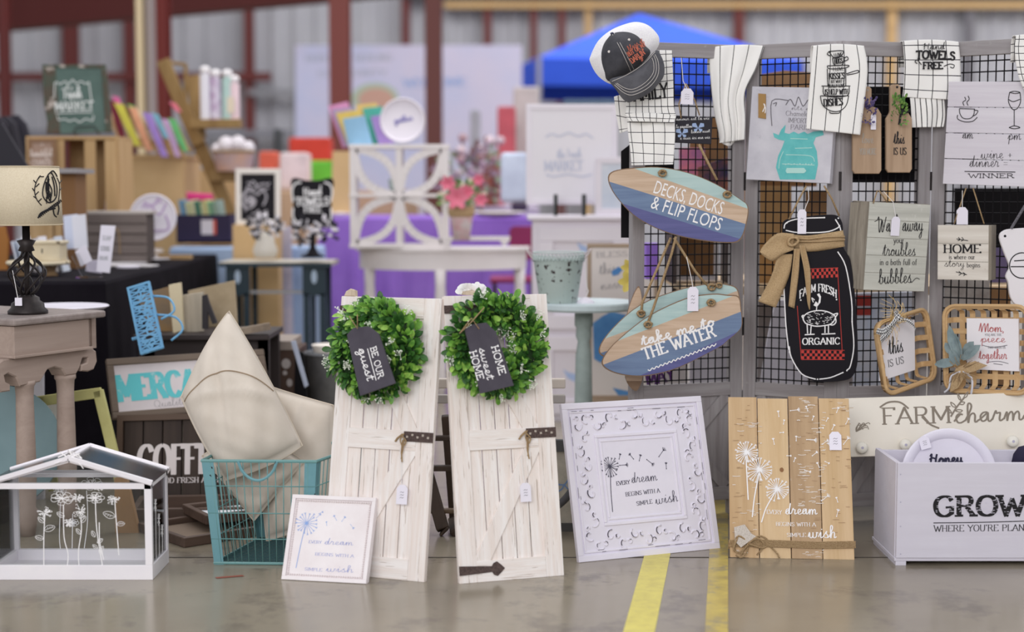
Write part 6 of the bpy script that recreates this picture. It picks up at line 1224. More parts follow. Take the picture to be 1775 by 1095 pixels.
price = MB(); price.tube([(-.03, -.05, .14), (-.02, -.06, .1), (-.012, -.062, .055)], .001, 4); ob('string', price, STRING, lamp); ob('price_tag', MB().box(-.02, .002, -.066, -.064, .03, .055), PAPER, lamp)
# ================================================================ LONG BLACK TABLE
BC = mat('black_tablecloth', (27, 24, 30), .9, spec=.08, noise=(5, (20, 17, 23)))
Pa = ztab(181, 487, ZT); Pb = ztab(374, 440, ZT); f = Fr((Pa.x, Pa.y, 0), (Pb.x-Pa.x, Pb.y-Pa.y, 0), (0, 0, 1)); LB = math.hypot(Pb.x-Pa.x, Pb.y-Pa.y)
drape('tablecloth', 'black cloth covering the long table at the left', 0, LB, 0, 1.5, ZT, .02, BC, M=f.M, wave=.018)
def on(px, py, z=ZT): return G(px, py, z)
KRAFT = mat('crate_pine', (196, 164, 122), .75, wood=('Z', (178, 144, 100), 20)); KRX = mat('crate_pine_level', (188, 156, 112), .75, wood=('X', (170, 136, 94), 20))
# crate on end
Yc = 7.7; c = P(40, 447, Yc); x0, x1 = P(46, 300, Yc).x, P(205, 300, Yc).x; z1 = P(100, 236, Yc).z
cr = thing('wooden_crate', 'pine crate standing on end holding the green Fresh MARKET sign on top', 'crate', T3(x0, Yc, ZT)); w, h = x1-x0, z1-ZT
ob('top_board', MB().box(0, w, 0, .3, h-.016, h), KRX, cr, bevel=.002); ob('bottom_board', MB().box(0, w, 0, .3, 0, .016), KRX, cr); 
for a, b in ((0, .016), (w-.016, w)): ob('side_board', MB().box(a, b, 0, .3, .016, h-.016), KRAFT, cr)
for k in range(4): ob('slat', MB().box(.02+k*w*.25, .02+k*w*.25+w*.17, .285, .298, .016, h-.016), KRAFT, cr)
for a, b in ((w*.05, w*.28), (w*.30, w*.42)): ob('slat', MB().box(a, b, -.012, 0, .0, h-.02), KRAFT, cr)
for a, b in ((w*.64, w*.76), (w*.86, w*.985)): ob('slat', MB().box(a, b, -.006, .006, .0, h-.02), KRAFT, cr)
for px_, lb in ((155, 'slim white and pink printed bag in the crate, left one'), (184, 'slim white and pink printed bag in the crate, right one')):
    p = P(px_, 352, Yc+.1); s_ = Yc/F; tag(ob('slim_bag', MB().lathe([(.0, .0), (5*s_, .01), (6*s_, .12), (5*s_, .2), (3*s_, .245), (0, .26)], 10, (0, 0, 0)), mat('white_pink_bag', (226, 212, 220), .6, noise=(14, (216, 170, 178))), M=T3(p.x, Yc+.12, ZT+.05+(.0)), smooth=True), lb, 'bag')
# framed CHAOS sign in front of crate
r, f = pframe('framed_sign', 'brown framed sign lettered beautiful CHAOS beside the pine crate', Yc-.06, (48, 240), (98, 345), 7, mat('frame_brown', (140, 108, 82), .7), mat('mauve_panel', (168, 140, 124), .7), 'sign', lean=.0)
letters(r, f, [("a", (70, 252), (76, 252), 6, dict(style='script', bold=1.4)), ("beautiful", (53, 272), (91, 270), 11, dict(style='script', bold=1.8)), ("CHAOS", (54, 287), (90, 286), 10, dict(bold=1.2))], mat('cream_print', (224, 208, 198), .7))
# green Fresh MARKET sign
f = F3((84, 232, Yc+.02), (188, 231, Yc+.06), (76, 114, Yc+.05)); GS = mat('green_weathered_panel', (86, 108, 102), .7, noise=(6, (74, 94, 88)), dirt=(14, (104, 126, 118), .6)); GS2 = mat('green_panel_edge', (70, 84, 72), .8, chips=((168, 158, 150), 20, .6), noise=(18, (88, 72, 62)))
r = thing('market_sign', 'green weathered sign lettered The Fresh MARKET on top of the pine crate', 'sign', f.M)
ob('panel', MB().prism(f.pts([(95, 116), (176, 116), (184, 228), (104, 232)]), 0, .02, .002), GS, r); ob('edge_panel', MB().prism(f.pts([(73, 116), (96, 114), (105, 232), (80, 231), (82, 212), (76, 180)]), -.004, .018, .003), GS2, r); ob('edge_panel', MB().prism(f.pts([(175, 114), (184, 116), (192, 190), (194, 228), (184, 229)]), -.006, .018, .003), GS2, r)
ob('top_strip', MB().prism(f.pts([(74, 117), (73, 112), (183, 112), (184, 118)]), -.004, .018), GS2, r)
letters(r, f, [("The", (109, 156), (128, 155), 8, dict(style='script', bold=1.6)), ("Fresh", (110, 172), (142, 169), 17, dict(style='script', bold=1.6)), ("MARKET", (96, 192), (162, 190), 15, dict(bold=1.15))], mat('chalk_white_print', (214, 218, 216), .7), y=-.0045, extra=lambda mb: lines(mb, f, [[(95, 143), (94, 170)], [(154, 142), (159, 178)], [(96, 196), (160, 194)], [(94, 146), (98, 142), (104, 146), (112, 141), (120, 145), (126, 138), (132, 145), (140, 141), (148, 145), (155, 142)], [(100, 200), (102, 208), (112, 206), (120, 210), (130, 207), (138, 212), (148, 206), (160, 209), (162, 200)]], 1.6, y=-.0045))
ea = MB(); q = [f.uv(*p) for p in ((129, 231), (133, 222), (165, 220), (169, 229))]; ea.tube([(a, -.03, b) for a, b in q], .004, 5); ea.tube([(q[0][0], -.03, q[0][1]), (q[0][0], .08, q[0][1])], .004, 5).tube([(q[3][0], -.03, q[3][1]), (q[3][0], .08, q[3][1])], .004, 5)
tag(ob('wire_easel', ea, mat('dark_wire', (40, 46, 46), .5), M=f.M), 'small dark wire easel under the green Fresh MARKET sign', 'easel')
# dark folded shirts / boards far left
for k, (dx, w_) in enumerate(((0, 20), (16, 22), (34, 16))):
    flatprop('dark_board', ['dark slanted board at the left frame edge', 'second dark slanted board from the left frame edge', 'dark slanted board nearest the pine crate'][k], 'board', Yc+.25+k*.06, [(-20+dx, 300), (-26+dx, 206-k*2), (-4+dx, 203-k*2), (10+dx, 214), (26+dx+k*4, 300)], mat('dark_slate_%d' % k, [(48, 44, 54), (60, 58, 66), (54, 52, 62)][k], .8), .03, 'dark boards by the crate')
flatprop('edge_board', 'black board with a pale edge slanting before the crate', 'board', 6.9, [(-10, 214), (2, 212), (48, 288), (44, 300), (-10, 300)], mat('charcoal_panel', (44, 42, 50), .7), .02)
flatprop('amber_panel', 'amber brown panel low at the left frame edge', 'panel', 6.8, [(-8, 470), (-8, 392), (8, 392), (14, 420), (12, 470)], mat('amber', (160, 104, 44), .5))
# shelf riser + boxes on black table
rs = thing('wooden_riser', 'small wooden shelf riser behind the lamp shade', 'shelf', T3(P(90, 400, 6.9).x, 6.9, ZT)); hz = P(100, 300, 6.9).z-ZT; wz = P(140, 300, 6.9).x-P(90, 300, 6.9).x
ob('shelf_board', MB().box(-.1, wz, -.05, .25, hz, hz+.02), mat('grey_riser', (150, 146, 148), .6), rs); ob('riser_side', MB().box(wz*.3, wz*.8, .02, .2, 0, hz), mat('riser_brown', (128, 92, 58), .7), rs)
BKC = [(206, 212, 224), (190, 200, 214), (222, 220, 226), (214, 206, 208), (200, 204, 218), (228, 224, 228), (196, 206, 220), (218, 210, 206)]
for k in range(9):
    Yk = 6.6; x = P(30+k*9.5, 400, Yk).x; h_ = .13+.01*(k % 3); tag(ob('greeting_card', MB().box(0, .008, 0, .1, 0, h_, Matrix.Rotation(-.22, 4, 'Y')), mat('card_%d' % (k % 8), BKC[k % 8], .7), M=T3(x, Yk, ZT+.001)), ORD[k]+' upright card from the left in the row behind the lamp', 'card', 'upright cards behind the lamp')
for k, (a, b) in enumerate(((113, 138), (128, 152))): flatprop('tall_card', ['tall pale blue card left of the grey chest', 'tall white card touching the grey chest'][k], 'card', 6.75-.04*k, [(a, 432), (a-4, 374), (b-4, 371), (b, 430)], mat('pale_card_%d' % k, [(204, 210, 228), (222, 222, 232)][k], .7), .006)
Yk = 6.3; bx = thing('jewel_box', 'small cream distressed drawer box behind the lamp cage', 'box', T3(P(42, 460, Yk).x, Yk, ZT+.06)); wb = P(105, 460, Yk).x-P(42, 460, Yk).x; hb = P(70, 418, Yk).z-ZT-.06
IVW = mat('ivory_distressed', (214, 202, 176), .7, noise=(12, (200, 186, 158)), chips=((96, 80, 62), 22, .68))
ob('body', MB().box(0, wb, 0, .1, 0, hb-.012), IVW, bx, bevel=.003); ob('lid', MB().box(-.006, wb+.006, -.006, .106, hb-.012, hb), IVW, bx, bevel=.003); ob('keyhole', MB().box(wb*.5-.002, wb*.5+.002, -.002, 0, hb*.4, hb*.62), INK, bx)
st_ = thing('oval_stand', 'cream oval footed stand under the drawer box', 'stand', T3(P(60, 470, Yk).x, Yk+.05, ZT)); ob('stand_top', MB().lathe([(0, .045), (.12, .045), (.125, .052), (.12, .06), (0, .06)], 24), IVW, st_, smooth=False)
for dx in (-.06, .05): ob('foot', MB().lathe([(.03, 0), (.018, .02), (.03, .045)], 12, (dx, 0, 0)), mat('worn_foot', (170, 140, 104), .8, noise=(20, (90, 66, 48))), st_, smooth=True)
# grey slatted chest
Yk = 7.3; x0, x1 = P(148, 400, Yk).x, P(254, 400, Yk).x; hz = P(200, 366, Yk).z-ZT; GC = mat('grey_chest_wood', (124, 114, 110), .7, wood=('X', (106, 96, 92), 30))
cb = thing('slatted_chest', 'grey brown slatted box with a paler lid on the black table', 'box', T3(x0, Yk, ZT)); w = x1-x0
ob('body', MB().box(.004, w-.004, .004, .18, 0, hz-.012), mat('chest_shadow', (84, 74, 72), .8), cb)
for k in range(5): ob('slat', MB().box(0, w, -.004, .006, hz*.19*k+.004, hz*.19*(k+1)-.002), GC, cb, bevel=.0015)
ob('lid', MB().box(-.008, w+.008, -.01, .19, hz-.014, hz), mat('chest_lid', (176, 168, 162), .6), cb, bevel=.002); ob('cord_handle', MB().tube([(w*.42, -.008, hz*.66), (w*.55, -.014, hz*.64), (w*.57, -.014, hz*.2)], .003, 5, smooth=4), TWINE, cb)
# sign holder and tall card
f = F3((180, 473, 6.2), (192, 473, 6.2), (184, 390, 6.22)); o = tag(ob('tall_label_card', MB().prism(f.pts([(167, 470), (175, 390), (200, 391), (190, 473)]), 0, .004), PAPER, M=f.M), 'tall slanted white card printed with grey words on the black table', 'card')
letters(o, f, [("SOAP", (177, 416), (193, 417), 8, dict(bold=.9)), ("SCRUBS", (174, 434), (190, 435), 8, dict(bold=.9)), ("BALMS", (172, 450), (187, 451), 7, dict(bold=.9))], mat('light_grey_ink', (170, 170, 176), .7))
tag(ob('clear_card_holder', MB().box(-.06, .04, 0, .06, 0, .004).box(-.03, .0, .0, .004, 0, .11, Matrix.Rotation(-.45, 4, 'Y')), GL, M=T3(P(158, 480, 6.15).x, 6.15, ZT+.001)), 'clear plastic card holder on the black table', 'card holder')
flatprop('white_card', 'white price card tilted in the clear holder', 'card', 6.17, [(140, 462), (130, 436), (148, 424), (160, 452)], PAPER, .002)
flatprop('folded_leaflet', 'folded lilac leaflet behind the clear holder', 'leaflet', 6.3, [(148, 470), (150, 452), (176, 450), (176, 474)], mat('lilac_leaflet', (204, 198, 214), .7), .01)
rn = random.Random(9)
for k in range(8):
    a = 196+rn.uniform(0, 60); b = 462-k*2.4; p = on(a, b); M = Matrix.Translation((p.x, p.y, ZT+.002+.005*k)) @ Matrix.Rotation(rn.uniform(-.7, .7), 4, 'Z'); tag(ob('flat_plaque', MB().box(-.12, .12, -.05, .05, 0, .006), mat('plaque_white_%d' % (k % 2), [(224, 220, 222), (206, 202, 206)][k % 2], .6), M=M), 'flat white plaque in the loose heap on the black table, '+['bottom one', 'second from the bottom', 'third from the bottom', 'fourth from the bottom', 'fifth from the bottom', 'third from the top', 'second from the top', 'topmost'][k], 'plaque', 'flat white plaques heaped on the black table')
p = on(222, 464); tag(ob('oval_plaque', MB().lathe([(0, 0), (.05, 0), (.052, .008), (0, .009)], 20), PAPER, M=T3(p.x, p.y, ZT)), 'small white oval plaque at the table corner', 'plaque')
# round white tray upright with purple print
def round_tray(lb, cx, cy, rpx, Y, ink, cat_='tray'):
    f = FY(Y, cx, cy, lean=.12); R = rpx*Y/F; r = thing('round_tray', lb, cat_, f.M); ob('dish', MB().lathe([(0, 0), (R*.84, 0), (R*.9, .004), (R*.93, .014), (R, .014), (R, .008), (R*.9, -.004), (0, -.006)], 36, M=Matrix.Rotation(PI/2, 4, 'X')), mat('white_tray', (228, 222, 232), .4), r, smooth=True); return r, f
r, f = round_tray('round white tray printed with lilac lavender, leaning beside the grey chest', 266, 377, 41, 7.6, None)
letters(r, f, [], mat('lavender_ink', (184, 160, 196), .7), name='lavender_print', extra=lambda mb: (lines(mb, f, [[(258, 372), (252, 390), (256, 398), (288, 399), (292, 388), (286, 372)], [(262, 355), (276, 372), (288, 352)], [(250, 350), (262, 356), (274, 350)], [(270, 352), (274, 344), (280, 352)]], 3.2, y=-.003), scrawl(mb, f, 246, 266, 357, 8, 2, 2.4, -.003)))
p = on(292, 421); tag(ob('white_tray', MB().lathe([(0, 0), (.13, 0), (.15, .02), (.145, .03), (.13, .012), (0, .01)], 24), mat('white_tray', (228, 222, 232), .4), M=T3(p.x+.03, 7.95, ZT) @ Matrix.Scale(1, 4)), 'white dish lying flat behind the plaque heap', 'dish')
pz = on(315, 438); tag(ob('pine_board', MB().box(-.19, .19, -.04, .04, 0, .018), KRX, M=T3(pz.x+.02, 7.9, ZT)), 'flat pine board near the end of the black table', 'board')
# ================================================================ PLYWOOD BOXES, CARD RACK, DISPLAY LADDER
PLY = mat('plywood', (212, 180, 134), .7, noise=(3, (200, 166, 118)))
Y = 9.1
cbk = thing('plywood_counter', 'plywood box counter behind the black table carrying the card rack', 'counter', T3(P(190, 300, Y).x, Y, 0)); wc = P(312, 300, Y).x-P(190, 300, Y).x; hc = P(250, 274, Y).z
ob('front_panel', MB().box(0, wc, 0, .02, 0, hc), PLY, cbk); ob('side_panel', MB().box(wc, wc+.02, 0, .5, 0, hc), PLY, cbk); ob('counter_top', MB().box(-.01, wc+.03, -.01, .5, hc, hc+.02), PLY, cbk)
cb2 = thing('plywood_box', 'second plywood box right of the counter behind the brown ladder', 'box', T3(P(318, 300, Y+.7).x, Y+.7, 0)); w2 = P(420, 300, Y+.7).x-P(318, 300, Y+.7).x; h2 = P(350, 300, Y+.7).z
ob('front_panel', MB().box(0, w2, 0, .02, 0, h2), PLY, cb2); ob('box_top', MB().box(0, w2, 0, .4, h2, h2+.02), PLY, cb2)
cardr = thing('card_rack', 'slanted wooden card rack of upright dividers on the plywood counter', 'rack', T3(P(205, 280, Y-.05).x, Y-.05, hc+.02)); wr = P(318, 280, Y).x-P(205, 280, Y).x
ob('rail', MB().bar((0, 0, .08), (wr, 0, .0), .03, .02), KRX, cardr); ob('rail', MB().bar((0, .25, .10), (wr, .25, .03), .03, .02), KRX, cardr)
for k in range(6): ob('divider', MB().bar((wr*k/5, .1, .1-.08*k/5), (wr*k/5-.07, .1, .25-.08*k/5), .012, .2), KRAFT, cardr)
CC = [((98, 24, 42), 178, 166), ((228, 92, 160), 0, 0), ((214, 206, 74), 196, 176), ((236, 166, 128), 214, 186), ((104, 150, 90), 0, 0), ((164, 128, 202), 240, 192), ((120, 190, 208), 258, 196), ((196, 150, 200), 276, 206), ((108, 186, 112), 288, 202)]
for k, (c_, sx, sy, ex, ey, w_, Yk, nm) in enumerate([((118, 34, 54), 186, 172, 208, 242, 14, 8.95, 'dark red'), ((232, 112, 170), 194, 166, 204, 190, 12, 9.05, 'pink'), ((216, 208, 84), 197, 178, 232, 252, 16, 8.85, 'yellow'), ((122, 190, 100), 220, 180, 232, 210, 12, 9.04, 'lime green'), ((236, 172, 138), 222, 184, 254, 262, 14, 8.9, 'peach'), ((172, 140, 214), 246, 194, 280, 272, 16, 8.84, 'lilac'), ((132, 190, 210), 262, 195, 284, 240, 12, 8.98, 'sky blue'), ((206, 170, 212), 280, 205, 304, 272, 12, 8.86, 'mauve'), ((110, 190, 120), 290, 204, 316, 262, 14, 8.8, 'green'), ((232, 120, 140), 292, 176, 306, 194, 12, 9.05, 'rose')]):
    flatprop('coloured_card', nm+' card leaning in the slanted card rack', 'card', Yk, [(sx, sy), (sx+w_, sy+3), (ex+w_*.7, ey), (ex, ey)], mat('card_'+nm.replace(' ', '_'), c_, .7, noise=(20, tuple(int(v*.93) for v in c_))), .012, 'coloured cards in the slanted rack')
p = P(243, 360, 8.5); tag(ob('glass_jar', MB().lathe([(0, 0), (.045, 0), (.048, .01), (.048, .15), (.04, .16), (.046, .165), (.046, .19), (0, .19)], 18), mat('silver_tin', (196, 192, 204), .25, metal=.6), M=T3(p.x, 8.4, ZT+.06), smooth=False), 'silver white tin canister in front of the plywood counter', 'canister')
flatprop('patterned_box', 'small white box with blue and red pattern on the plywood counter edge', 'box', 9.12, [(210, 274), (208, 246), (224, 245), (226, 274)], mat('pattern_box', (216, 214, 226), .7, noise=(26, (140, 128, 170))), .06)
# navy box with files
Y = 8.7; nb = thing('navy_box', 'navy box of upright cards with a white label on the blue cloth', 'box', T3(P(306, 420, Y).x, Y, P(350, 421, Y).z)); wn = P(400, 400, Y).x-P(306, 400, Y).x; hn = P(350, 372, Y).z-P(350, 421, Y).z; NV = mat('navy_card', (42, 34, 62), .7)
ob('front_panel', MB().box(0, wn, 0, .012, 0, hn), NV, nb); ob('side_panel', MB().box(0, .012, .012, .25, 0, hn), NV, nb); ob('side_panel', MB().box(wn-.012, wn, .012, .25, 0, hn), NV, nb); ob('back_panel', MB().box(0, wn, .25, .262, 0, hn), NV, nb); ob('bottom_panel', MB().box(0, wn, 0, .25, 0, .01), NV, nb)
ob('label', MB().box(wn*.46, wn*.68, -.002, 0, hn*.3, hn*.82), mat('label_white', (206, 200, 206), .7), nb); ob('label_strip', MB().box(wn*.68, wn*.74, -.002, 0, hn*.3, hn*.82), mat('label_red', (196, 84, 66), .7), nb)
CT = [(112, 150, 178), (112, 150, 178), (206, 204, 160), (190, 196, 150), (214, 208, 170), (86, 128, 108), (74, 120, 100), (198, 204, 160), (206, 190, 130), (170, 196, 150), (96, 150, 120), (150, 170, 150), (140, 160, 150)]
for k, c_ in enumerate(CT): tag(ob('upright_card', MB().box(0, .02, .03, .2, 0, hn*1.45-.006*(k % 4), Matrix.Rotation(-.16, 4, 'Y')), mat('file_%d' % k, c_, .7), M=T3(P(312, 420, Y).x+.022+k*.0165, Y, P(350, 421, Y).z+.012)), ORD[k]+' upright card from the left in the navy box, '+['steel blue', 'steel blue', 'pale straw', 'moss', 'cream', 'deep green', 'deep green', 'lime straw', 'mustard', 'mint', 'green', 'grey green', 'grey'][k], 'card', 'upright cards in the navy box')
tag(ob('magenta_pouch', MB().prism([(-.07, 0), (.07, 0), (.075, .07), (-.07, .08)], 0, .05, .01), mat('magenta', (214, 60, 128), .7), M=T3(P(344, 345, 8.95).x, 8.95, P(344, 358, 8.95).z)), 'magenta pouch behind the navy box', 'pouch')
# brown ladder display
Y = 9.3; LD = mat('olive_brown_wood', (150, 122, 78), .7, wood=('Z', (130, 102, 62), 14)); ld = thing('ladder_display', 'brown wooden folding ladder display crossing in an X', 'ladder', T3(P(350, 400, Y).x, Y, 0)); O_ = Vector((P(350, 400, Y).x, Y, 0))
def lb_(a, b, w, t, Ya, Yb, nm='rail'): p, q = P(*a, Ya)-O_, P(*b, Yb)-O_; return ob(nm, MB().bar(p, q, w*Y/F, t), LD, ld, bevel=.003)
lb_((282, 104), (345, 250), 22, .03, Y-.1, Y-.05); lb_((330, 215), (412, 400), 22, .03, Y, Y-.1); lb_((335, 132), (346, 240), 22, .03, Y+.1, Y); lb_((330, 215), (418, 214), 15, .1, Y-.05, Y-.05, 'shelf_board'); lb_((345, 262), (322, 330), 10, .03, Y+.3, Y+.35); lb_((366, 305), (422, 306), 18, .1, Y-.06, Y-.06, 'shelf_board')
lb_((412, 400), (520, 690), 22, .03, Y-.1, Y-.3); lb_((322, 330), (280, 690), 16, .03, Y+.35, Y+.5); lb_((290, 108), (322, 112), 6, .02, Y-.08, Y, 'rail'); lb_((322, 112), (322, 180), 6, .02, Y, Y, 'rail')
for k, (px_, col) in enumerate(((360, (226, 224, 232)), (378, (222, 218, 230)), (398, (178, 206, 200)), (410, (230, 206, 212)))):
    s_ = Y/F; b = thing('spatula_bundle', ['white topped towel roll on the ladder shelf, leftmost', 'white towel roll with blue and red flowers on the ladder shelf', 'mint towel roll on the ladder shelf', 'pink tipped towel roll on the ladder shelf, rightmost'][k], 'towel roll', T3(P(px_, 206, Y).x, Y-.06, P(px_, 208, Y).z)); h_ = P(px_, [130, 136, 136, 146][k], Y).z-P(px_, 208, Y).z
    ob('roll', MB().lathe([(0, 0), (9*s_, 0), (9*s_, h_), (0, h_)], 12), mat('roll_%d' % k, col, .8, noise=(24, (178, 150, 184)) if k == 1 else None), b, smooth=False); ob('white_tip', MB().lathe([(4*s_, h_), (9*s_, h_+.02), (8*s_, h_+.04), (0, h_+.05)], 10), mat('tip_white', (236, 232, 234), .8), b, smooth=True)
tag(ob('hanging_tag', MB().box(-.02, .02, -.004, 0, 0, .09), mat('beige_tag', (222, 208, 186), .8), M=T3(P(408, 195, Y).x, Y-.15, P(408, 198, Y).z)), 'beige tag beside the pink tipped towel roll', 'tag')
bsk = thing('clear_bin', 'frosted bin with a rope rim, white bags inside, right of the ladder', 'bin', T3(P(410, 300, Y).x, Y-.08, P(410, 297, Y).z)); s_ = Y/F
ob('bin_body', MB().lathe([(30*s_, 0), (36*s_, 32*s_), (35*s_, 32*s_), (29*s_, .004), (0, .004)], 20), mat('frosted_mauve', (178, 158, 162), .4, noise=(9, (200, 160, 140))), bsk); ob('rope_rim', MB().tube([(36*s_*math.cos(t), 36*s_*math.sin(t), 33*s_) for t in np.linspace(0, 2*PI, 20)[:-1]], .008, 5, closed=True), TWINE, bsk)
for k, (dx, dz, rr) in enumerate(((-12, 44, 16), (8, 46, 15), (26, 40, 12), (-28, 38, 10))): tag(ob('white_bag', MB().lathe([(0, -rr*s_), (rr*s_*.8, -rr*s_*.6), (rr*s_, 0), (rr*s_*.6, rr*s_*.8), (0, rr*s_)], 9, (0, 0, 0)), mat('bag_white', (222, 216, 222), .5), M=T3(P(410+dx, 300, Y).x, Y-.1, P(410, 297, Y).z+dz*s_), smooth=True), ['large crumpled white bag at the left of the frosted bin', 'large crumpled white bag in the middle of the frosted bin', 'crumpled white bag at the right of the frosted bin', 'smallest white bag at the left rim of the frosted bin'][k], 'bag', 'white bags in the frosted bin')
# ================================================================ BLUE CLOTH TABLE + GREEN SIDE TABLE
BL = mat('pale_blue_cloth', (172, 194, 226), .85, noise=(3, (160, 182, 216)))
Yb = 8.62; xb0, xb1 = P(298, 430, Yb).x, P(548, 430, Yb).x; drape('tablecloth', 'pale blue cloth table behind the dark green side table', xb0, xb1, Yb, Yb+.33, P(400, 428, Yb).z, .02, BL, wave=.012)
WSL = mat('white_lilac_print', (214, 208, 226), .8, noise=(5, (168, 176, 218)))
flatprop('printed_hanging', 'white hanging printed with blue lilac flowers before the blue cloth', 'hanging', Yb-.08, [(450, 690), (452, 395), (505, 392), (510, 690)], WSL, .01)
Y = 8.1; DG = mat('dark_green_paint', (34, 52, 62), .5); gt = thing('side_table', 'dark green side table with a pale top and pierced legs', 'table', T3(P(484, 450, Y).x, Y, 0)); s_ = Y/F; hz = P(484, 452, Y).z; hw_ = 96*s_
ob('table_top', MB().prism([(-hw_, 0), (hw_, 0), (hw_, .02), (-hw_, .02)], -.14, .2, .002), mat('pale_table_top', (196, 190, 178), .5), gt, M=Matrix.Translation((0, 0, hz-.02))); ob('top_edge', MB().box(-hw_, hw_, -.145, -.13, hz-.024, hz-.004), DG, gt)
for sx in (-1, 1):
    x_ = sx*(hw_-34*s_*.9); 
    ob('leg_panel', MB().prism([(x_-20*s_, hz-.17), (x_-20*s_, hz-.025), (x_+20*s_, hz-.025), (x_+20*s_, hz-.17)], -.12, -.1), DG, gt); ob('keyhole_cutout', MB().disc(x_, hz-.075, 5*s_, 12, -.122, 12*s_), mat('cutout_pale', (176, 194, 214), .8), gt)
    for d in (-14, 14): ob('leg', MB().box(x_+d*s_-5*s_, x_+d*s_+5*s_, -.12, -.09, 0, hz-.16), DG, gt); 
    for d in (-14, 14): ob('leg', MB().box(x_+d*s_-4*s_, x_+d*s_+4*s_, .14, .17, 0, hz-.02), DG, gt)
ob('stretcher', MB().box(-hw_+30*s_, hw_-30*s_, -.11, -.095, hz-.16, hz-.145), mat('stretcher_grey', (150, 150, 152), .6), gt)
def vase(lb, px_, base, Y, prof, m, flow, cols, seed_, size=.03):
    v = thing('flower_pot', lb, 'plant', T3(P(px_, base, Y).x, Y, P(px_, base, Y).z)); s_ = Y/F; ob('pot', MB().lathe([(a*s_, b*s_) for a, b in prof], 18), m, v, smooth=True); bush(v, (0, 0, flow[0]*s_), flow[1]*s_, cols, flow[2], size, seed_, flow[3]); return v
WT = mat('white_petals', (226, 222, 228), .7); BKL = mat('black_leaves', (44, 42, 50), .7)
vase('white vase with black and white flowers on the dark green table', 460, 446, Y-.05, [(0, 0), (18, 0), (22, 12), (14, 34), (10, 44)], mat('cream_vase', (220, 214, 204), .5), (52, 30, 110, .6), [BKL, WT], 3)
# HAND TOWELS FREE standing sign
Yh = 7.95; f = FY(Yh, 540, 392); pl = []
for a in np.linspace(0, 2*PI, 41)[:-1]:
    k = 1+.16*math.cos(4*a+PI)+.03*math.cos(8*a); pl.append((541+38*k*math.copysign(abs(math.cos(a))**.7, math.cos(a)), 351-44*k*math.copysign(abs(math.sin(a))**.7, math.sin(a))))
hs = thing('scalloped_sign', 'black scalloped sign lettered Hand TOWELS FREE on a stand', 'sign', f.M); ob('plaque', MB().prism(f.pts(pl), 0, .02, .004), mat('chalk_black', (32, 28, 36), .6), hs)
letters(hs, f, [("Hand", (526, 340), (558, 337), 13, dict(style='script', bold=2.2)), ("TOWELS", (513, 356), (570, 355), 13, dict(bold=1.5, thin=.7)), ("FREE", (528, 368), (557, 368), 10, dict(bold=1.7))], WINK, y=-.001, extra=lambda mb: lines(mb, f, [[(508, 350), (506, 330), (512, 318), (522, 316)], [(562, 316), (572, 320), (576, 332), (573, 350)], [(508, 360), (508, 376), (516, 386), (526, 388)], [(574, 360), (574, 378), (566, 388), (556, 390)]], 3))
ob('stand', MB().lathe([(20*Yh/F, -.0), (22*Yh/F, .006), (10*Yh/F, .02), (5*Yh/F, .05), (5*Yh/F, .15)], 16, (f.uv(541, 446)[0], .03, f.uv(541, 446)[1])), mat('chalk_black', (32, 28, 36), .6), hs, smooth=True)
v = thing('checked_bow', 'black and white checked flower garland hanging under the scalloped sign', 'garland', T3(P(540, 400, Yh-.05).x, Yh-.05, P(540, 400, Yh).z)); bush(v, (-.05, 0, 0), .055, [BKL, WT], 60, .03, 8, 1.1); bush(v, (.07, 0, .01), .05, [BKL, WT], 50, .03, 9, 1.1)
# chalk art framed
r, f = pframe('framed_chalk_art', 'black chalk art with a rose in a white frame standing by the ladder', 8.38, (408, 292), (486, 390), 9, mat('frame_white', (228, 222, 216), .5), mat('chalk_black', (32, 28, 36), .6), lean=.05)
letters(r, f, [], mat('soft_chalk', (170, 166, 174), .7), name='rose_print', extra=lambda mb: (lines(mb, f, [[(432+5*k/8*math.cos(k*.8)*2, 348+5*k/8*math.sin(k*.8)*2) for k in range(16)], [(446, 338), (456, 330), (462, 342), (456, 356)], [(430, 376), (446, 382), (464, 374)], [(426, 366), (424, 340), (430, 322)]], 3, y=.0025), scrawl(mb, f, 428, 468, 318, 8, 3, 2.6, .0025), scrawl(mb, f, 430, 466, 326, 6, 4, 2.2, .0025), scrawl(mb, f, 436, 464, 368, 7, 5, 2.2, .0025), mb.disc(*f.uv(437, 349), .022, 14, .0022)))
st = thing('plywood_stand', 'plywood stand under the framed chalk art', 'stand', T3(P(446, 410, 8.42).x, 8.42, 0)); ob('stand_body', MB().box(-.12, .12, -.06, .08, 0, P(446, 389, 8.38).z), PLY, st)
# ================================================================ PURPLE TABLE, DEMILUNE, SHELF, POTS
PU = mat('purple_cloth', (158, 118, 212), .85, noise=(2.5, (140, 98, 196)))
Yp = 9.4; zp = P(750, 376, Yp).z; drape('tablecloth', 'bright purple cloth covering the table behind the white half round table', P(556, 380, Yp).x, P(930, 380, Yp).x, Yp, Yp+.9, zp, .02, PU, wave=.02)
Y = 8.2; DW = mat('white_furniture', (228, 222, 222), .45, noise=(3, (220, 214, 214))); s_ = Y/F; dm = thing('half_round_table', 'white half round console table with turned legs', 'table', T3(P(764, 440, Y).x, Y+.25, 0)); hz = P(764, 431, Y-.15).z; R = 156*s_
arc = [(R*math.cos(a), .0+R*.72*-math.sin(a)) for a in np.linspace(0, PI, 25)]
def half(r_, z0, z1): mb = MB(); q = [(r_*x/R, r_*y/R) for x, y in arc]; n = len(q); mb.v = [(x, y, z0) for x, y in q]+[(x, y, z1) for x, y in q]; mb.f = [(i, i+1, n+i+1, n+i) for i in range(n-1)]+[(n-1, 0, n, 2*n-1), tuple(range(n))[::-1], tuple(range(n, 2*n))]; return mb
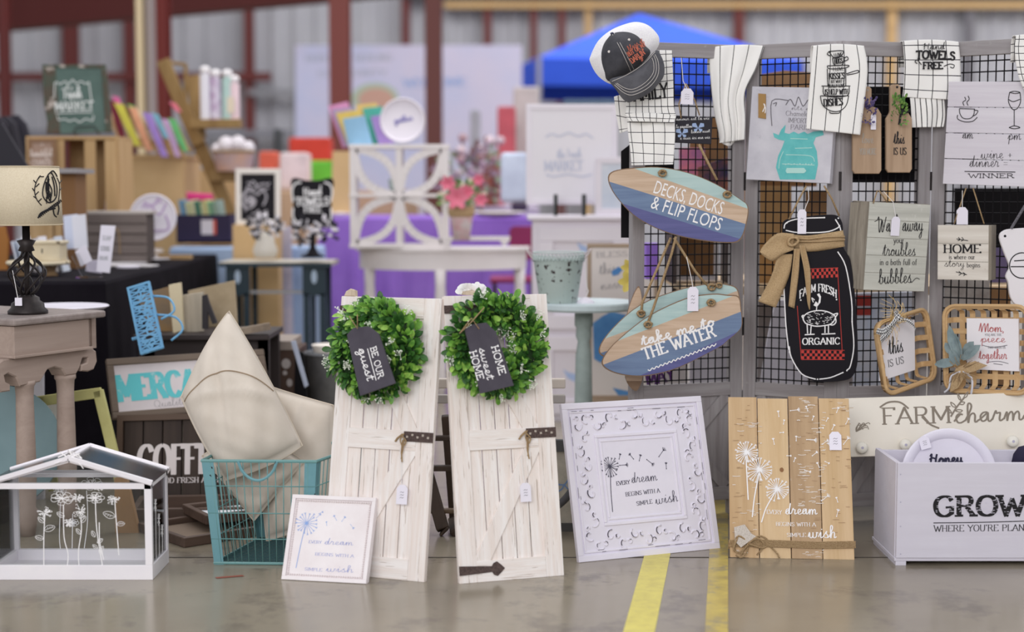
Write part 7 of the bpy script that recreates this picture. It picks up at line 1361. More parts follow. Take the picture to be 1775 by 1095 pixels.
ob('table_top', half(R, hz-.022, hz), DW, dm, bevel=.005); ob('apron', half(R*.955, hz-.115, hz-.022), DW, dm)
for a in (.07, .5, .86): x_, y_ = R*.9*math.cos(a*PI), -R*.65*math.sin(a*PI); ob('leg', MB().lathe([(.03, hz-.115), (.026, hz-.2), (.032, hz-.3), (.024, hz-.5), (.03, .12), (.018, 0)], 14, (x_, y_, 0)), DW, dm, smooth=True)
Y = 8.15; s_ = Y/F; shf = thing('fretwork_shelf', 'white four cell shelf with quarter circle fretwork on the half round table', 'shelf', T3(P(607, 430, Y).x, Y, hz)); w = 170*s_; h = P(700, 250, Y).z-hz
for x0 in (0, w/2-.016, w-.032): ob('upright', MB().box(x0, x0+.032, 0, .16, 0, h-.02), DW, shf, bevel=.002)
for z0, t in ((h-.022, .022), (h*.49, .018), (0, .02)): ob('shelf_board', MB().box(-.004, w+.004, -.004, .164, z0, z0+t), DW, shf, bevel=.002)
for i, (cx, cz) in enumerate(((0, h-.02), (w, h-.02), (0, 0.02), (w, 0.02))):
    for rr in (.0,):
        ccx = .022 if cx == 0 else w-.022; 
        # lens-shaped pair of arcs crossing each cell
        x0, x1 = (ccx, w/2); z0, z1 = (cz, h*.5)
        for bow in (1, -1):
            pts = []
            for t in np.linspace(0, 1, 11):
                x_ = x0+(x1-x0)*t; z_ = z0+(z1-z0)*t; dx, dz = (z1-z0), -(x1-x0); l = math.hypot(dx, dz); b_ = .075*math.sin(PI*t)*bow; pts.append((x_+dx/l*b_, z_+dz/l*b_))
            mb = MB(); o1 = []; 
            for (a, b), (c, d) in zip(pts[:-1], pts[1:]): mb.bar((a, .012, b), (c, .012, d), .04, .018)
            ob('fret_arc', mb, DW, shf)
# small things on shelf
pt = vase('small pale grey pot with green leaves inside the white shelf', 688, 338, Y+.06, [(0, 0), (11, 0), (15, 26), (14, 27)], mat('pot_grey_green', (178, 190, 188), .6, noise=(9, (160, 176, 174))), (32, 9, 30, .8), [mat('soft_green', (110, 140, 104), .7)], 4, .025)
def plates(k): pass
for nm, c_, pts, Yk in (('pink edged', (216, 150, 190), [(568, 184), (602, 176), (630, 250), (594, 256)], 8.42), ('lilac', (180, 160, 196), [(574, 190), (606, 186), (632, 252), (598, 254)], 8.38), ('yellow', (238, 206, 110), [(582, 196), (622, 190), (640, 252), (604, 254)], 8.34), ('sky blue', (146, 190, 220), [(594, 206), (632, 200), (646, 250), (604, 254)], 8.28), ('gold', (232, 200, 124), [(616, 182), (652, 178), (672, 250), (640, 252)], 8.44), ('teal green', (86, 182, 164), [(628, 188), (662, 184), (670, 248), (644, 252)], 8.36), ('violet', (168, 140, 204), [(642, 202), (668, 198), (684, 248), (656, 250)], 8.3)):
    flatprop('coloured_book', nm+' thin book leaning on top of the white shelf', 'book', Yk, pts, mat('book_'+nm.replace(' ', '_'), c_, .7, noise=(9, tuple(int(v*.92) for v in c_))), .015, 'coloured books on the white shelf')
r, f = round_tray('round white tray with lilac script standing on top of the white shelf', 698, 209, 39, Y+.02, None); letters(r, f, [("gather", (684, 214), (716, 208), 9, dict(style='script', bold=2.2))], mat('violet_ink', (120, 112, 178), .7), y=-.003)
flatprop('plywood_sheet', 'tan plywood sheet standing left of the white shelf', 'sheet', 9.5, [(574, 376), (576, 262), (612, 262), (612, 376)], PLY, .1)
p = P(592, 392, 8.6); tag(ob('dish', MB().lathe([(0, 0), (.06, 0), (.075, .02), (0, .03)], 16), DW, M=T3(P(590, 380, 9.5).x, 9.5, zp)), 'small white dish on the purple cloth left of the shelf', 'dish')
pk = vase('pink lily arrangement in a white pot on the half round table', 800, 416, 8.0, [(0, 0), (14, 0), (20, 42), (21, 44), (19, 45)], mat('white_pot_pink', (226, 218, 218), .6, noise=(14, (222, 170, 176))), (78, 34, 120, .8), [mat('lily_green', (128, 158, 96), .7), mat('lily_green_deep', (104, 138, 92), .7), mat('lily_cream', (214, 200, 180), .7)], 6, .035)
ob('burlap_collar', MB().lathe([(21*8/F, 40*8/F), (23*8/F, 46*8/F), (23*8/F, 58*8/F), (0, 58*8/F)], 16), BUR, pk)
PK = mat('pink_petal', (228, 128, 150), .6, noise=(12, (214, 98, 128)))
for k, (dx, dz, l) in enumerate(((-6, 74, 24), (-22, 98, 16), (34, 70, 14), (30, 104, 12), (12, 84, 14))):
    mb = MB(); c_ = Vector((dx*8/F, -.1, dz*8/F))
    for j in range(6): a = j*PI/3+k; leaf(mb, c_, Vector((math.cos(a), -.35, math.sin(a))), Vector((0, -1, 0)), l*8/F, l*.55*8/F)
    ob('lily_bloom', mb, PK, pk, smooth=True)
flatprop('sweets_tray', 'cream low tray rails on the half round table top', 'tray', 8.0, [(770, 428), (770, 410), (884, 410), (884, 416), (874, 428), (866, 417), (782, 417), (780, 428)], DW, .05)
p = P(868, 378, 9.5); tag(ob('wide_dish', MB().lathe([(0, 0), (.1, 0), (.17, .025), (.16, .03), (0, .012)], 20), mat('cream_dish', (232, 224, 214), .5), M=T3(P(862, 380, 9.55).x, 9.55, zp)), 'wide cream dish on the purple cloth', 'dish')
CHR = mat('burgundy_plastic', (142, 42, 92), .5)
ch = thing('burgundy_chair', 'burgundy chair standing before the purple cloth right of the half round table', 'chair', T3(P(910, 430, 9.0).x, 9.0, 0)); s_ = 9.0/F
ob('backrest', MB().prism([(-27*s_, P(0, 450, 9).z), (27*s_, P(0, 450, 9).z), (27*s_, P(0, 398, 9).z), (20*s_, P(0, 392, 9).z), (-20*s_, P(0, 392, 9).z), (-27*s_, P(0, 398, 9).z)], 0, .03, .006), CHR, ch); ob('seat', MB().box(-60*s_, 20*s_, -.35, 0, P(0, 488, 8.8).z, P(0, 480, 8.8).z), CHR, ch, bevel=.01)
for x_ in (-52, 12):
    for y_ in (-.3, -.04): ob('leg', MB().tube([(x_*s_, y_, 0), (x_*s_, y_, P(0, 486, 8.8).z)], .012, 6), DKG, ch)
# white cabinet with bird door, big framed signs
Y = 7.4; s_ = Y/F; WC = mat('white_cabinet', (224, 218, 226), .5, noise=(2, (216, 210, 220))); cbn = thing('white_cabinet', 'white panelled cabinet with faint blue birds behind the bucket table', 'cabinet', T3(P(922, 400, Y).x, Y, 0)); w = P(1100, 400, Y).x-P(922, 400, Y).x; h = P(990, 374, Y).z
ob('body', MB().box(.004, w-.004, .012, .4, 0, h-.02), WC, cbn); ob('cabinet_top', MB().box(-.02, w+.02, -.02, .42, h-.02, h), WC, cbn, bevel=.004)
z1_ = P(0, 560, Y).z
for z0, zz in ((.03, z1_-.06), (z1_-.03, h-.05)): d = ob('door', fram(MB(), .03, w-.03, z0, zz, .07, -.004, .012), WC, cbn, bevel=.004)
cf_ = Fr((P(922, 400, Y).x, Y, 0), (1, 0, 0), (0, 0, 1))
letters(cbn, cf_, [], mat('faint_blue_bird', (168, 188, 226), .7), name='bird_print', extra=lambda mb: [mb.flat(cf_.pts(q), .0115) for q in ([(1000, 420), (1012, 426), (1024, 430), (1018, 438), (1006, 434)], [(976, 640), (986, 646), (1004, 650), (1008, 656), (996, 662), (984, 656)])])
r, f = pframe('framed_market_sign', 'large white framed sign with faint grey market lettering on the white cabinet', 7.55, (912, 180), (1070, 354), 9, WC, mat('white_art', (222, 218, 224), .6), 'sign', lean=.06)
letters(r, f, [("the Fresh", (966, 274), (1008, 272), 13, dict(style='script', bold=1.4)), ("MARKET", (944, 296), (1010, 295), 17, dict(bold=1.1))], mat('faint_grey_print', (188, 192, 210), .7), y=.0025, extra=lambda mb: lines(mb, f, [[(946, 238), (956, 232), (970, 236), (986, 230), (1002, 236), (1016, 232), (1028, 240)], [(946, 302), (960, 306), (984, 302), (1008, 306), (1026, 302)]], 2.4, y=.0025))
r, f = pframe('framed_print', 'smaller white framed print overlapping the large market sign', 7.42, (1032, 272), (1100, 372), 11, WC, mat('faint_print_face', (206, 210, 220), .6, noise=(8, (186, 196, 214))), 'picture', lean=.05)
for k, a in enumerate((963, 1012)): tag(ob('easel_prong', MB().box(-.008, .008, -.06, .06, 0, .1), mat('dark_wire', (40, 46, 46), .5), M=T3(P(a, 354, 7.45).x, 7.45, h)), ['dark easel prong under the large market sign, left', 'dark easel prong under the large market sign, right'][k], 'easel')
# BLESS this nest framed print
FBR = mat('frame_taupe', (168, 148, 128), .6)
r, f = pframe('framed_bird_print', 'framed print lettered BLESS this nest with blue birds, beside the rack', 6.4, (1018, 422), (1140, 692), 7, FBR, mat('warm_white_art', (224, 216, 212), .6), lean=.04)
letters(r, f, [("BLESS", (1034, 446), (1088, 444), 9, dict(bold=1.1)), ("this", (1040, 476), (1068, 472), 16, dict(style='script', bold=1.0)), ("nest", (1042, 502), (1078, 498), 14, dict(style='script', bold=1.0))], mat('soft_grey_ink', (160, 156, 158), .7), y=.0025)
BB = mat('blue_bird_paint', (96, 152, 208), .7, noise=(9, (74, 128, 190)))
letters(r, f, [], BB, name='bird_print', extra=lambda mb: [mb.flat(f.pts(q), .0022) for q in ([(1060, 470), (1072, 462), (1080, 466), (1072, 476), (1062, 478)], [(1028, 560), (1044, 548), (1060, 540), (1096, 548), (1096, 612), (1070, 630), (1040, 628), (1030, 622)], [(1062, 672), (1080, 676), (1100, 680), (1096, 688), (1074, 688)])])
tag(ob('print_easel', MB().box(-.13, .13, -.03, .08, 0, P(1078, 692, 6.4).z), FBR, M=T3(P(1078, 600, 6.4).x, 6.4, 0)), 'taupe block holding up the BLESS this nest print', 'stand')
v = thing('yellow_daffodil', 'yellow daffodil bloom at the left rack post', 'flower', T3(P(1091, 478, 5.6).x, 5.6, P(0, 478, 5.6).z)); mb = MB(); YF = mat('daffodil_yellow', (228, 208, 110), .6)
for c_, l in ((Vector((0, 0, .03)), .035), (Vector((0, 0, -.02)), .045)):
    for j in range(6): a = j*PI/3; leaf(mb, c_, Vector((math.cos(a), -.3, math.sin(a))), Vector((0, -1, 0)), l, l*.6)
ob('petals', mb, YF, v, smooth=True); ob('stem', MB().tube([(0, .01, -.02), (.02, .03, -.3), (.0, .05, -.75)], .004, 5), mat('lily_green', (128, 158, 96), .7), v)
# pedestal table + bucket
Y = 5.9; s_ = Y/F; PB = mat('pale_blue_grey_paint', (196, 210, 214), .5, noise=(9, (186, 200, 204)))
zpd = P(1010, 522, Y).z; pdx = P(1012, 522, Y).x; pd = thing('pedestal_table', 'pale blue grey round pedestal table beside the right door panel', 'table', T3(pdx, Y, 0)); R = 92*s_
ob('table_top', MB().lathe([(0, zpd-.03), (R*.96, zpd-.03), (R, zpd-.022), (R, zpd-.006), (R*.985, zpd), (0, zpd)], 40), PB, pd); PB2 = mat('grey_green_paint', (168, 182, 180), .6, noise=(14, (152, 166, 164)))
ob('column', MB().lathe([(.034, zpd-.03), (.034, zpd-.09), (.028, zpd-.1), (.03, zpd-.13), (.022, zpd-.15), (.03, zpd-.2), (.034, zpd-.4), (.03, .16), (.04, .14), (.04, .08)], 20), PB2, pd, smooth=True)
for k in range(3): a = k*2*PI/3+.5; ob('foot', MB().tube([(.03*math.cos(a), .03*math.sin(a), .12), (.13*math.cos(a), .13*math.sin(a), .07), (.2*math.cos(a), .2*math.sin(a), .012)], [.02, .018, .013], 8, smooth=3), PB2, pd, smooth=True)
bx_, by_ = P(968, 527, 5.84).x, 5.84; bkt = thing('metal_bucket', 'small chipped pale green metal bucket on the pedestal table', 'bucket', T3(bx_, by_, zpd)); CHP = mat('chipped_pail_paint', (172, 186, 182), .5, chips=((52, 40, 42), 60, .615), noise=(6, (162, 176, 172))); hb = (P(0, 455, Y).z-P(0, 528, Y).z); rb0, rb1 = 32*s_, 43*s_
ob('pail', MB().lathe([(0, 0), (rb0, 0), (rb0+.001, .004), (rb1, hb), (rb1+.003, hb+.002), (rb1-.002, hb), (rb0-.002, .004), (0, .004)], 32), CHP, bkt, smooth=False); 
co2 = MB()
for k in range(40):
    a = 2*PI*k/40; r_ = rb1+.002
    for q in (0, .5): z_ = hb+.004+q*.018; b_ = a+q*.08; co2.tube([(r_*math.cos(b_+t*.06), r_*math.sin(b_+t*.06), z_+.009*math.sin(t*PI)) for t in (0, .5, 1, 1.5, 2)], .0016, 4)
co2.tube([(rb1*1.03*math.cos(t), rb1*1.03*math.sin(t), hb+.028) for t in np.linspace(0, 2*PI, 32)[:-1]], .0022, 5, closed=True)
ob('lace_rim', co2, mat('pail_lace', (186, 200, 198), .5), bkt, smooth=True)
for sx in (-1, 1): ob('handle', MB().tube([(sx*rb1*.95, -.01, hb-.005), (sx*(rb1+.014), -.012, hb+.018), (sx*(rb1+.026), 0, hb+.04), (sx*(rb1+.012), .012, hb+.026), (sx*rb1*.95, .012, hb)], .0026, 6, smooth=4), mat('pinkish_wire', (196, 184, 186), .4), bkt, smooth=True)
ob('string', MB().tube([(rb1+.006, -.01, hb), (rb1+.012, -.012, .06), (rb1+.016, -.015, .04), (rb1, -.02, .006)], .0014, 4, smooth=3), STRING, bkt); tag(ob('paper_curl', MB().lathe([(0, 0), (.034, 0), (.03, .008), (.012, .02), (0, .018)], 9), PAPER, M=T3(bx_+rb1+.006, by_-.03, zpd)), 'crumpled white paper tag beside the bucket', 'paper')
# ================================================================ UNDER AND BEHIND THE DOOR PANELS
DKW = mat('dark_walnut', (72, 58, 48), .55, wood=('Z', (56, 44, 36), 20)); Y = 4.95
fc = thing('folding_stool', 'dark brown wooden folding stool frame propping up the door panels', 'stool', T3(P(770, 800, Y).x, Y, 0)); O_ = Vector((P(770, 800, Y).x, Y, 0)); MW = mat('mid_walnut', (110, 92, 74), .55, wood=('X', (92, 76, 60), 20))
def br(a, b, w, t, Ya, Yb, m=DKW, nm='rail'): p, q = P(*a, Ya)-O_, P(*b, Yb)-O_; return ob(nm, MB().bar(p, q, w*Y/F, t), m, fc, bevel=.004)
br((640, 664), (980, 664), 17, .03, 5.0, 5.0, mat('pale_slat', (196, 186, 176), .7)); br((640, 691), (980, 691), 15, .03, 5.02, 5.02, mat('pale_slat2', (168, 162, 158), .7))
for py, w_, m_ in ((759, 9, DKW), (811, 10, DKW), (885, 8, MW)): br((700, py), (840, py), w_, .025, Y, Y, m_)
fp = G(776, 928); br((735, 800), (768, 918), 22, .03, 5.02, fp.y, DKW, 'leg'); br((772, 720), (786, 900), 14, .03, 5.0, 5.05, DKW, 'leg'); br((786, 900), (790, 925), 14, .03, 5.05, G(790, 930).y, DKW, 'leg')
br((768, 918), (772, 922), 20, .03, fp.y, fp.y, DKW, 'leg_tip')
# chair frame & chart right of the right door
ck_ = thing('framed_chart', 'framed pale chart with blue script behind the embossed metal sign', 'picture', FY(4.98, 955, 885).M); f = FY(4.98, 955, 885); ob('panel', MB().prism(f.pts([(930, 930), (930, 783), (1010, 783), (1010, 930)]), 0, .01), mat('aged_cream', (196, 190, 176), .7, noise=(30, (176, 172, 160))), ck_); ob('frame', MB().prism(f.pts([(900, 782), (900, 762), (1020, 762), (1020, 782)]), -.01, .015).prism(f.pts([(900, 930), (900, 906), (1020, 906), (1020, 930)]), -.01, .015), mat('grey_green_frame', (84, 84, 84), .6), ck_)
letters(ck_, f, [], mat('chart_blue', (120, 150, 196), .7), name='blue_print', extra=lambda mb: (scrawl(mb, f, 962, 1004, 835, 16, 5, 2.4), scrawl(mb, f, 966, 1004, 848, 14, 6, 2.4)))
ob('curved_leg', MB().tube([tuple(f.M.inverted() @ P(a, b, 4.9)) for a, b in ((1006, 790), (1000, 830), (984, 860), (962, 880), (950, 890))], .012, 8, smooth=4), mat('dark_grey_paint', (82, 82, 86), .5), ck_, smooth=True)
# mercantile + coffee signs, left
YM = 5.45; f = F3((195, 727, YM), (470, 705, YM+.25), (183, 623, None)); MF = mat('sign_frame_grey_brown', (112, 98, 86), .6, wood=('X', (92, 78, 68), 14))
r = thing('mercantile_sign', 'framed sign with turquoise MERCANTILE lettering behind the pillows', 'sign', f.M); fw = .024; ob('frame', fram(MB(), 0, f.w, 0, f.h, fw, -.01, .014), MF, r, bevel=.003); ob('panel', MB().box(fw-.002, f.w-fw+.002, .0, .01, fw-.002, f.h-fw+.002), mat('pale_sign_face', (214, 206, 208), .6, noise=(5, (202, 194, 196))), r)
letters(r, f, [("MERCANTILE", (206, 694), (452, 672), 43, dict(bold=1.7, thin=.55))], mat('turquoise_print', (96, 190, 196), .7, dirt=(30, (196, 212, 214), .6)), y=-.0008)
letters(r, f, [("Quality Dry Goods", (268, 706), (400, 694), 13, dict(style='script', bold=.8))], mat('soft_grey_ink', (160, 156, 158), .7), y=-.0008)
# low dark cabinet carrying the wood pieces
Y = 5.95; s_ = Y/F; DBR = mat('black_brown_wood', (50, 42, 42), .6); dc = thing('dark_bench', 'black brown bench carrying the wood pieces behind the pillows', 'bench', T3(P(236, 600, Y).x, Y, 0)); w = P(470, 600, Y).x-P(236, 600, Y).x; h = P(300, 578, Y).z
ob('bench_top', MB().box(0, w, -.05, .32, h-.02, h), DBR, dc, bevel=.003); ob('front_board', MB().box(.01, w*.98, 0, .02, h-.14, h-.02), DBR, dc)
for x_ in (.03, w-.05): ob('leg', MB().box(x_, x_+.04, .0, .04, 0, h-.02), DBR, dc); ob('leg', MB().box(x_, x_+.04, .26, .3, 0, h-.02), DBR, dc)
ob('worn_edge', MB().bar((w*.68, -.06, h+.004), (w*1.0, -.02, h+.03), .025, .05), mat('worn_top_edge', (150, 136, 120), .8, noise=(14, (110, 96, 84))), dc)
OLDW = mat('old_board', (128, 112, 94), .8, noise=(9, (156, 124, 82)))
flatprop('old_plank_panel', 'weathered brown panel with a straw stain on the dark bench', 'panel', 6.05, [(262, 578), (236, 512), (292, 497), (300, 578)], OLDW, .02); flatprop('cream_post', 'cream chipped post between the weathered panels', 'post', 5.98, [(300, 578), (292, 494), (312, 490), (318, 572)], mat('cream_chipped', (218, 204, 172), .7, chips=((110, 90, 66), 20, .7)), .03)
flatprop('shutter_panel', 'grey cream shutter panel right of the chipped post', 'panel', 6.02, [(316, 578), (312, 512), (352, 506), (352, 574)], mat('grey_cream', (186, 176, 160), .7, wood=('Z', (166, 156, 140), 60)), .02); flatprop('tan_panel', 'tall tan weathered panel behind the shutter panel', 'panel', 6.25, [(330, 580), (326, 504), (406, 486), (412, 580)], mat('tan_weathered', (184, 166, 138), .8, noise=(8, (158, 140, 112))), .02)
flatprop('black_bracket', 'black bracket leaning on the tan weathered panel', 'bracket', 5.97, [(350, 570), (350, 512), (358, 510), (362, 524), (376, 560), (368, 562), (360, 540), (360, 570)], mat('black_iron', (46, 42, 46), .6), .02)
f = F3((243, 614, 5.5), (283, 602, 5.5), (195, 508, 5.6)); fb_ = thing('filigree_panel', 'bright blue metal filigree stand leaning on the black tablecloth', 'stand', f.M); BF = mat('bright_blue_metal', (112, 168, 206), .5, noise=(6, (96, 152, 194))); w, h = f.w, f.h
ob('frame', fram(MB(), 0, w, 0, h, .008, 0, .012), BF, fb_); mb = MB(); rn = random.Random(3)
for k in range(26):
    cx, cz = rn.uniform(.012, w-.012), .01+(h-.02)*k/26; a0 = rn.uniform(0, 6); mb.ribbon([(cx+.012*math.cos(a0+t), cz+.010*math.sin(a0+t)) for t in np.linspace(0, 4.4, 9)], .006, .006, .004)
for k in range(14): mb.ribbon([(0.004, h*k/14), (w-.004, h*(k+.8)/14)], .005, .005, .004); mb.ribbon([(w-.004, h*k/14), (.004, h*(k+.8)/14)], .005, .005, .004)
ob('filigree', mb, BF, fb_, solid=.003)
ob('scroll_wire', MB().tube([(w, .01, h*.78), (w+.05, .02, h*.7), (w+.06, .02, h*.5), (w+.01, .01, h*.42)], .004, 6, smooth=4), BF, fb_, smooth=True)
ob('scroll_wire', MB().tube([(w, .01, h*.5), (w+.06, .02, h*.4), (w+.075, .02, h*.2), (w+.03, .01, h*.08)], .004, 6, smooth=4), BF, fb_, smooth=True); ob('side_knob', MB().tube([(-.02, .01, h*.26), (.0, .01, h*.26)], .006, 6), BF, fb_)
# coffee sign
YC = 5.35; f = F3((212, 884, YC), (360, 880, YC), (210, 728, YC+.08)); BLK2 = mat('brown_black_board', (62, 50, 44), .7, wood=('Z', (48, 38, 34), 24)); r = thing('coffee_sign', 'dark plank box sign lettered COFFEE GOOD FRESH ALL DAY under the MERCANTILE sign', 'sign', f.M); 
n_ = 5; fw_ = f.w*1.15
for k in range(n_): ob('plank', MB().box(fw_*k/n_+.002, fw_*(k+1)/n_-.002, 0, .02, 0, f.h), BLK2, r, bevel=.002)
ob('frame', fram(MB(), -.02, fw_+.02, -.01, f.h+.015, .02, -.015, .03), mat('dark_brown_frame', (84, 66, 54), .6), r)
letters(r, f, [("COFFEE", (240, 822), (392, 818), 50, dict(bold=1.3, thin=.45)), ("GOOD FRESH ALL DAY", (268, 837), (400, 835), 9, dict(bold=1.3))], mat('chalky_white', (214, 206, 206), .7))
# trays on floor
def ftray(lb, c, sx, sy, rz, z, hh=.03, face=None):
    r = thing('frame_tray', lb, 'tray', T3(c.x, c.y, z, rz)); ob('frame', MB().box(-sx, sx, -sy, -sy+.02, 0, hh).box(-sx, sx, sy-.02, sy, 0, hh).box(-sx, -sx+.02, -sy+.02, sy-.02, 0, hh).box(sx-.02, sx, -sy+.02, sy-.02, 0, hh), mat('umber_frame', (92, 74, 64), .6, wood=('X', (74, 58, 50), 14)), r, bevel=.003)
    ob('tray_face', MB().box(-sx+.02, sx-.02, -sy+.02, sy-.02, .004, .01), face or mat('umber_face', (120, 104, 90), .7), r)
ftray('dark brown frame lying flat on the floor, nearest of the stack beside the basket', G(340, 938)+Vector((0, .12, 0)), .15, .15, .7, 0)
ftray('dark frame with a white face lying on top of the frame stack beside the basket', G(385, 930)+Vector((0, .18, 0)), .13, .11, .55, .033, face=mat('glossy_white_face', (224, 228, 234), .3))
ftray('dark brown frame lying flat further back under the coffee sign', G(330, 905)+Vector((0, .1, 0)), .2, .12, .1, 0, .05)
flatprop('kraft_slab', 'brown cardboard slab leaning behind the glass greenhouse', 'board', 4.95, [(198, 830), (215, 812), (248, 955), (200, 955)], mat('kraft_slab', (172, 134, 96), .8), .03)
# olive frame, teal disc, white panel
YO = 5.25; f = FY(YO, 130, 790, lean=.1); OL = mat('olive_yellow_paint', (188, 184, 124), .6, noise=(9, (172, 166, 106)))
r = thing('olive_frame', 'yellow olive picture frame leaning behind the console table legs', 'frame', f.M)
for a, b in (((62, 696), (176, 680)), ((170, 676), (212, 850))): p, q = f.uv(*a), f.uv(*b); ob('frame_bar', MB().bar((p[0], 0, p[1]), (q[0], 0, q[1]), .035, .02), OL, r, bevel=.003)
p, q = f.uv(68, 690), f.uv(95, 850); ob('frame_bar', MB().bar((p[0], 0, p[1]), (q[0], 0, q[1]), .035, .02), OL, r)
TD = mat('dusty_teal', (120, 146, 152), .5, noise=(4, (108, 134, 140))); f = FY(5.15, 2, 775, lean=.18); R = 108*5.15/F; tag(ob('teal_disc', MB().lathe([(0, 0), (R*.94, 0), (R, .006), (R, .016), (0, .02)], 48, M=Matrix.Rotation(PI/2, 4, 'X')), TD, M=f.M, smooth=False), 'large dusty teal round board leaning under the console table', 'board')
flatprop('mirror_panel', 'bright white panel glimpsed behind the teal round board', 'panel', 5.4, [(76, 700), (108, 694), (104, 720), (92, 745), (70, 760)], mat('bright_panel', (236, 240, 244), .3), .01); flatprop('white_slat_panel', 'white slatted panel behind the console table bracket', 'panel', 5.5, [(38, 900), (36, 640), (74, 640), (76, 900)], mat('white_slats', (206, 204, 212), .6), .02); flatprop('white_slat_panel', 'narrow white slatted panel right of the middle table leg', 'panel', 5.5, [(110, 900), (110, 640), (120, 640), (124, 900)], mat('white_slats', (206, 204, 212), .6), .02)
dsh = P(130, 533, 5.5); tag(ob('white_oval_tray', MB().lathe([(0, 0), (.16, 0), (.18, .012), (.175, .016), (0, .01)], 36), WM, M=T3(P(110, 530, 5.6).x, 5.62, zt-.03) @ Matrix.Scale(.85, 4)), 'white oval tray edge showing behind the console table top', 'tray')
# galvanised tub, dark box, right of pillows
Y = 6.5; s_ = Y/F; GAL = mat('galvanised_steel', (132, 134, 138), .45, metal=.5, noise=(14, (108, 110, 114))); p = P(572, 722, Y); tub = thing('galvanised_tub', 'grey galvanised tub behind the left door panel', 'tub', T3(P(574, 700, Y).x, Y, 0)); ht = P(0, 612, Y).z
ob('tub_body', MB().lathe([(0, 0), (38*s_, 0), (46*s_, ht), (48*s_, ht+.006), (45*s_, ht), (37*s_, .01)], 28), GAL, tub, smooth=True); ob('tub_rim', MB().tube([(47*s_*math.cos(t), 47*s_*math.sin(t), ht) for t in np.linspace(0, 2*PI, 28)[:-1]], .006, 6, closed=True), GAL, tub)
tag(ob('cream_bowl', MB().lathe([(0, 0), (30*s_, .0), (34*s_, .03), (0, .035)], 20), mat('cream_dish', (232, 224, 214), .5), M=T3(P(574, 600, Y).x, Y, ht+.006)), 'cream bowl resting on the galvanised tub', 'bowl')
Y = 6.3; bx2 = thing('walnut_trunk', 'dark brown trunk painted with white flowers behind the pillows', 'trunk', T3(P(456, 700, Y).x, Y, 0)); w = P(516, 700, Y).x-P(456, 700, Y).x; h = P(0, 606, Y).z; ob('body', MB().box(0, w, 0, .3, 0, h), mat('walnut_trunk', (80, 60, 50), .6), bx2, bevel=.004); ob('lid', MB().box(-.01, w*.85, -.01, .3, h, h+.035), mat('trunk_lid', (150, 138, 130), .7), bx2)
fq = Fr((P(456, 700, Y).x, Y, 0), (1, 0, 0), (0, 0, 1)); letters(bx2, fq, [], mat('painted_petal', (186, 178, 176), .7), name='flower_print', extra=lambda mb: [mb.disc(*fq.uv(a, b), r_*Y/F, 12, -.002, r2*Y/F) for a, b, r_, r2 in ((496, 630, 8, 9), (476, 650, 6, 10), (479, 668, 5, 7), (502, 663, 5, 7), (494, 646, 4, 4))])
flatprop('black_wedge', 'black folded board slanting beside the brown trunk', 'board', 6.2, [(506, 800), (512, 606), (526, 612), (532, 690), (530, 800), (512, 800)], mat('black_panel', (24, 22, 26), .6), .02); flatprop('pale_strip', 'pale blue grey strap along the black folded board', 'strap', 6.15, [(504, 592), (512, 590), (534, 668), (528, 672)], mat('pale_strap', (176, 184, 204), .7), .01)
# ================================================================ FAR BACKGROUND
Y = 17; BN = mat('banner_lilac', (214, 208, 232), .7, noise=(.9, (190, 200, 236))); b = thing('exhibition_banner', 'large pale lilac banner wall with blurred print in the far hall', 'banner', FY(Y, 510, 270).M); f = FY(Y, 510, 270)
for a, c_ in ((512, 575), (606, 740), (762, 905)): ob('banner_sheet', MB().prism(f.pts([(a, 330), (a, 78), (c_, 78), (c_, 330)]), 0, .03), BN, b)
ob('frame_bar', MB().prism(f.pts([(574, 330), (574, 78), (608, 78), (608, 330)]), .01, .03).prism(f.pts([(739, 330), (739, 76), (763, 76), (763, 330)]), .01, .03), BN, b)
ob('base_panel', MB().prism(f.pts([(512, 500), (512, 330), (905, 330), (905, 500)]), .0, .03), mat('banner_base', (196, 190, 206), .7), b)
letters(b, f, [("HOPE AND HEALING", (530, 106), (680, 104), 9, dict(bold=1.2)), ("COMMUNITY", (552, 132), (670, 130), 9, dict(bold=1.2))], mat('banner_grey_ink', (160, 168, 178), .7), y=-.002); letters(b, f, [("WELCOME", (700, 150), (808, 148), 13, dict(bold=1.5))], mat('banner_blue_ink', (150, 176, 226), .7), y=-.002)
letters(b, f, [], mat('banner_skin_tone', (204, 164, 150), .8), name='printed_circle', extra=lambda mb: mb.disc(*f.uv(652, 172), .19, 24, -.003, .12)); letters(b, f, [], mat('banner_green', (180, 196, 176), .8), name='printed_ring', extra=lambda mb: mb.disc(*f.uv(650, 170), .25, 24, -.001, .16))
# canopy tent
CT_ = mat('royal_blue_canopy', (44, 84, 206), .7, noise=(.8, (38, 74, 190))); Yt = 19.5; ap = P(1108, 24, Yt); e1, e2, e3 = P(928, 108, Yt-1.0), P(1275, 90, Yt-1.6), P(1190, 100, Yt+1.6)
tn = thing('canopy_tent', 'royal blue peaked canopy tent in the far hall', 'tent', T3(ap.x, ap.y, 0)); O_ = Vector((ap.x, ap.y, 0)); hw_ = 1.55; ez = P(0, 104, Yt-1.5).z; c4 = [Vector((-hw_, -hw_, ez)), Vector((hw_, -hw_, ez)), Vector((hw_, hw_, ez)), Vector((-hw_, hw_, ez))]; top = Vector((0, 0, ap.z)); mb = MB()
R3 = Matrix.Rotation(.18, 3, 'Z'); c4 = [R3 @ v for v in c4]
for k in range(4): mb.add([c4[k], c4[(k+1) % 4], top], [(0, 1, 2)])
ob('canopy_roof', mb, CT_, tn); mb = MB()
for k in range(4): a, b_ = c4[k], c4[(k+1) % 4]; mb.add([a, b_, b_-Vector((0, 0, .3)), a-Vector((0, 0, .3))], [(0, 1, 2, 3)])
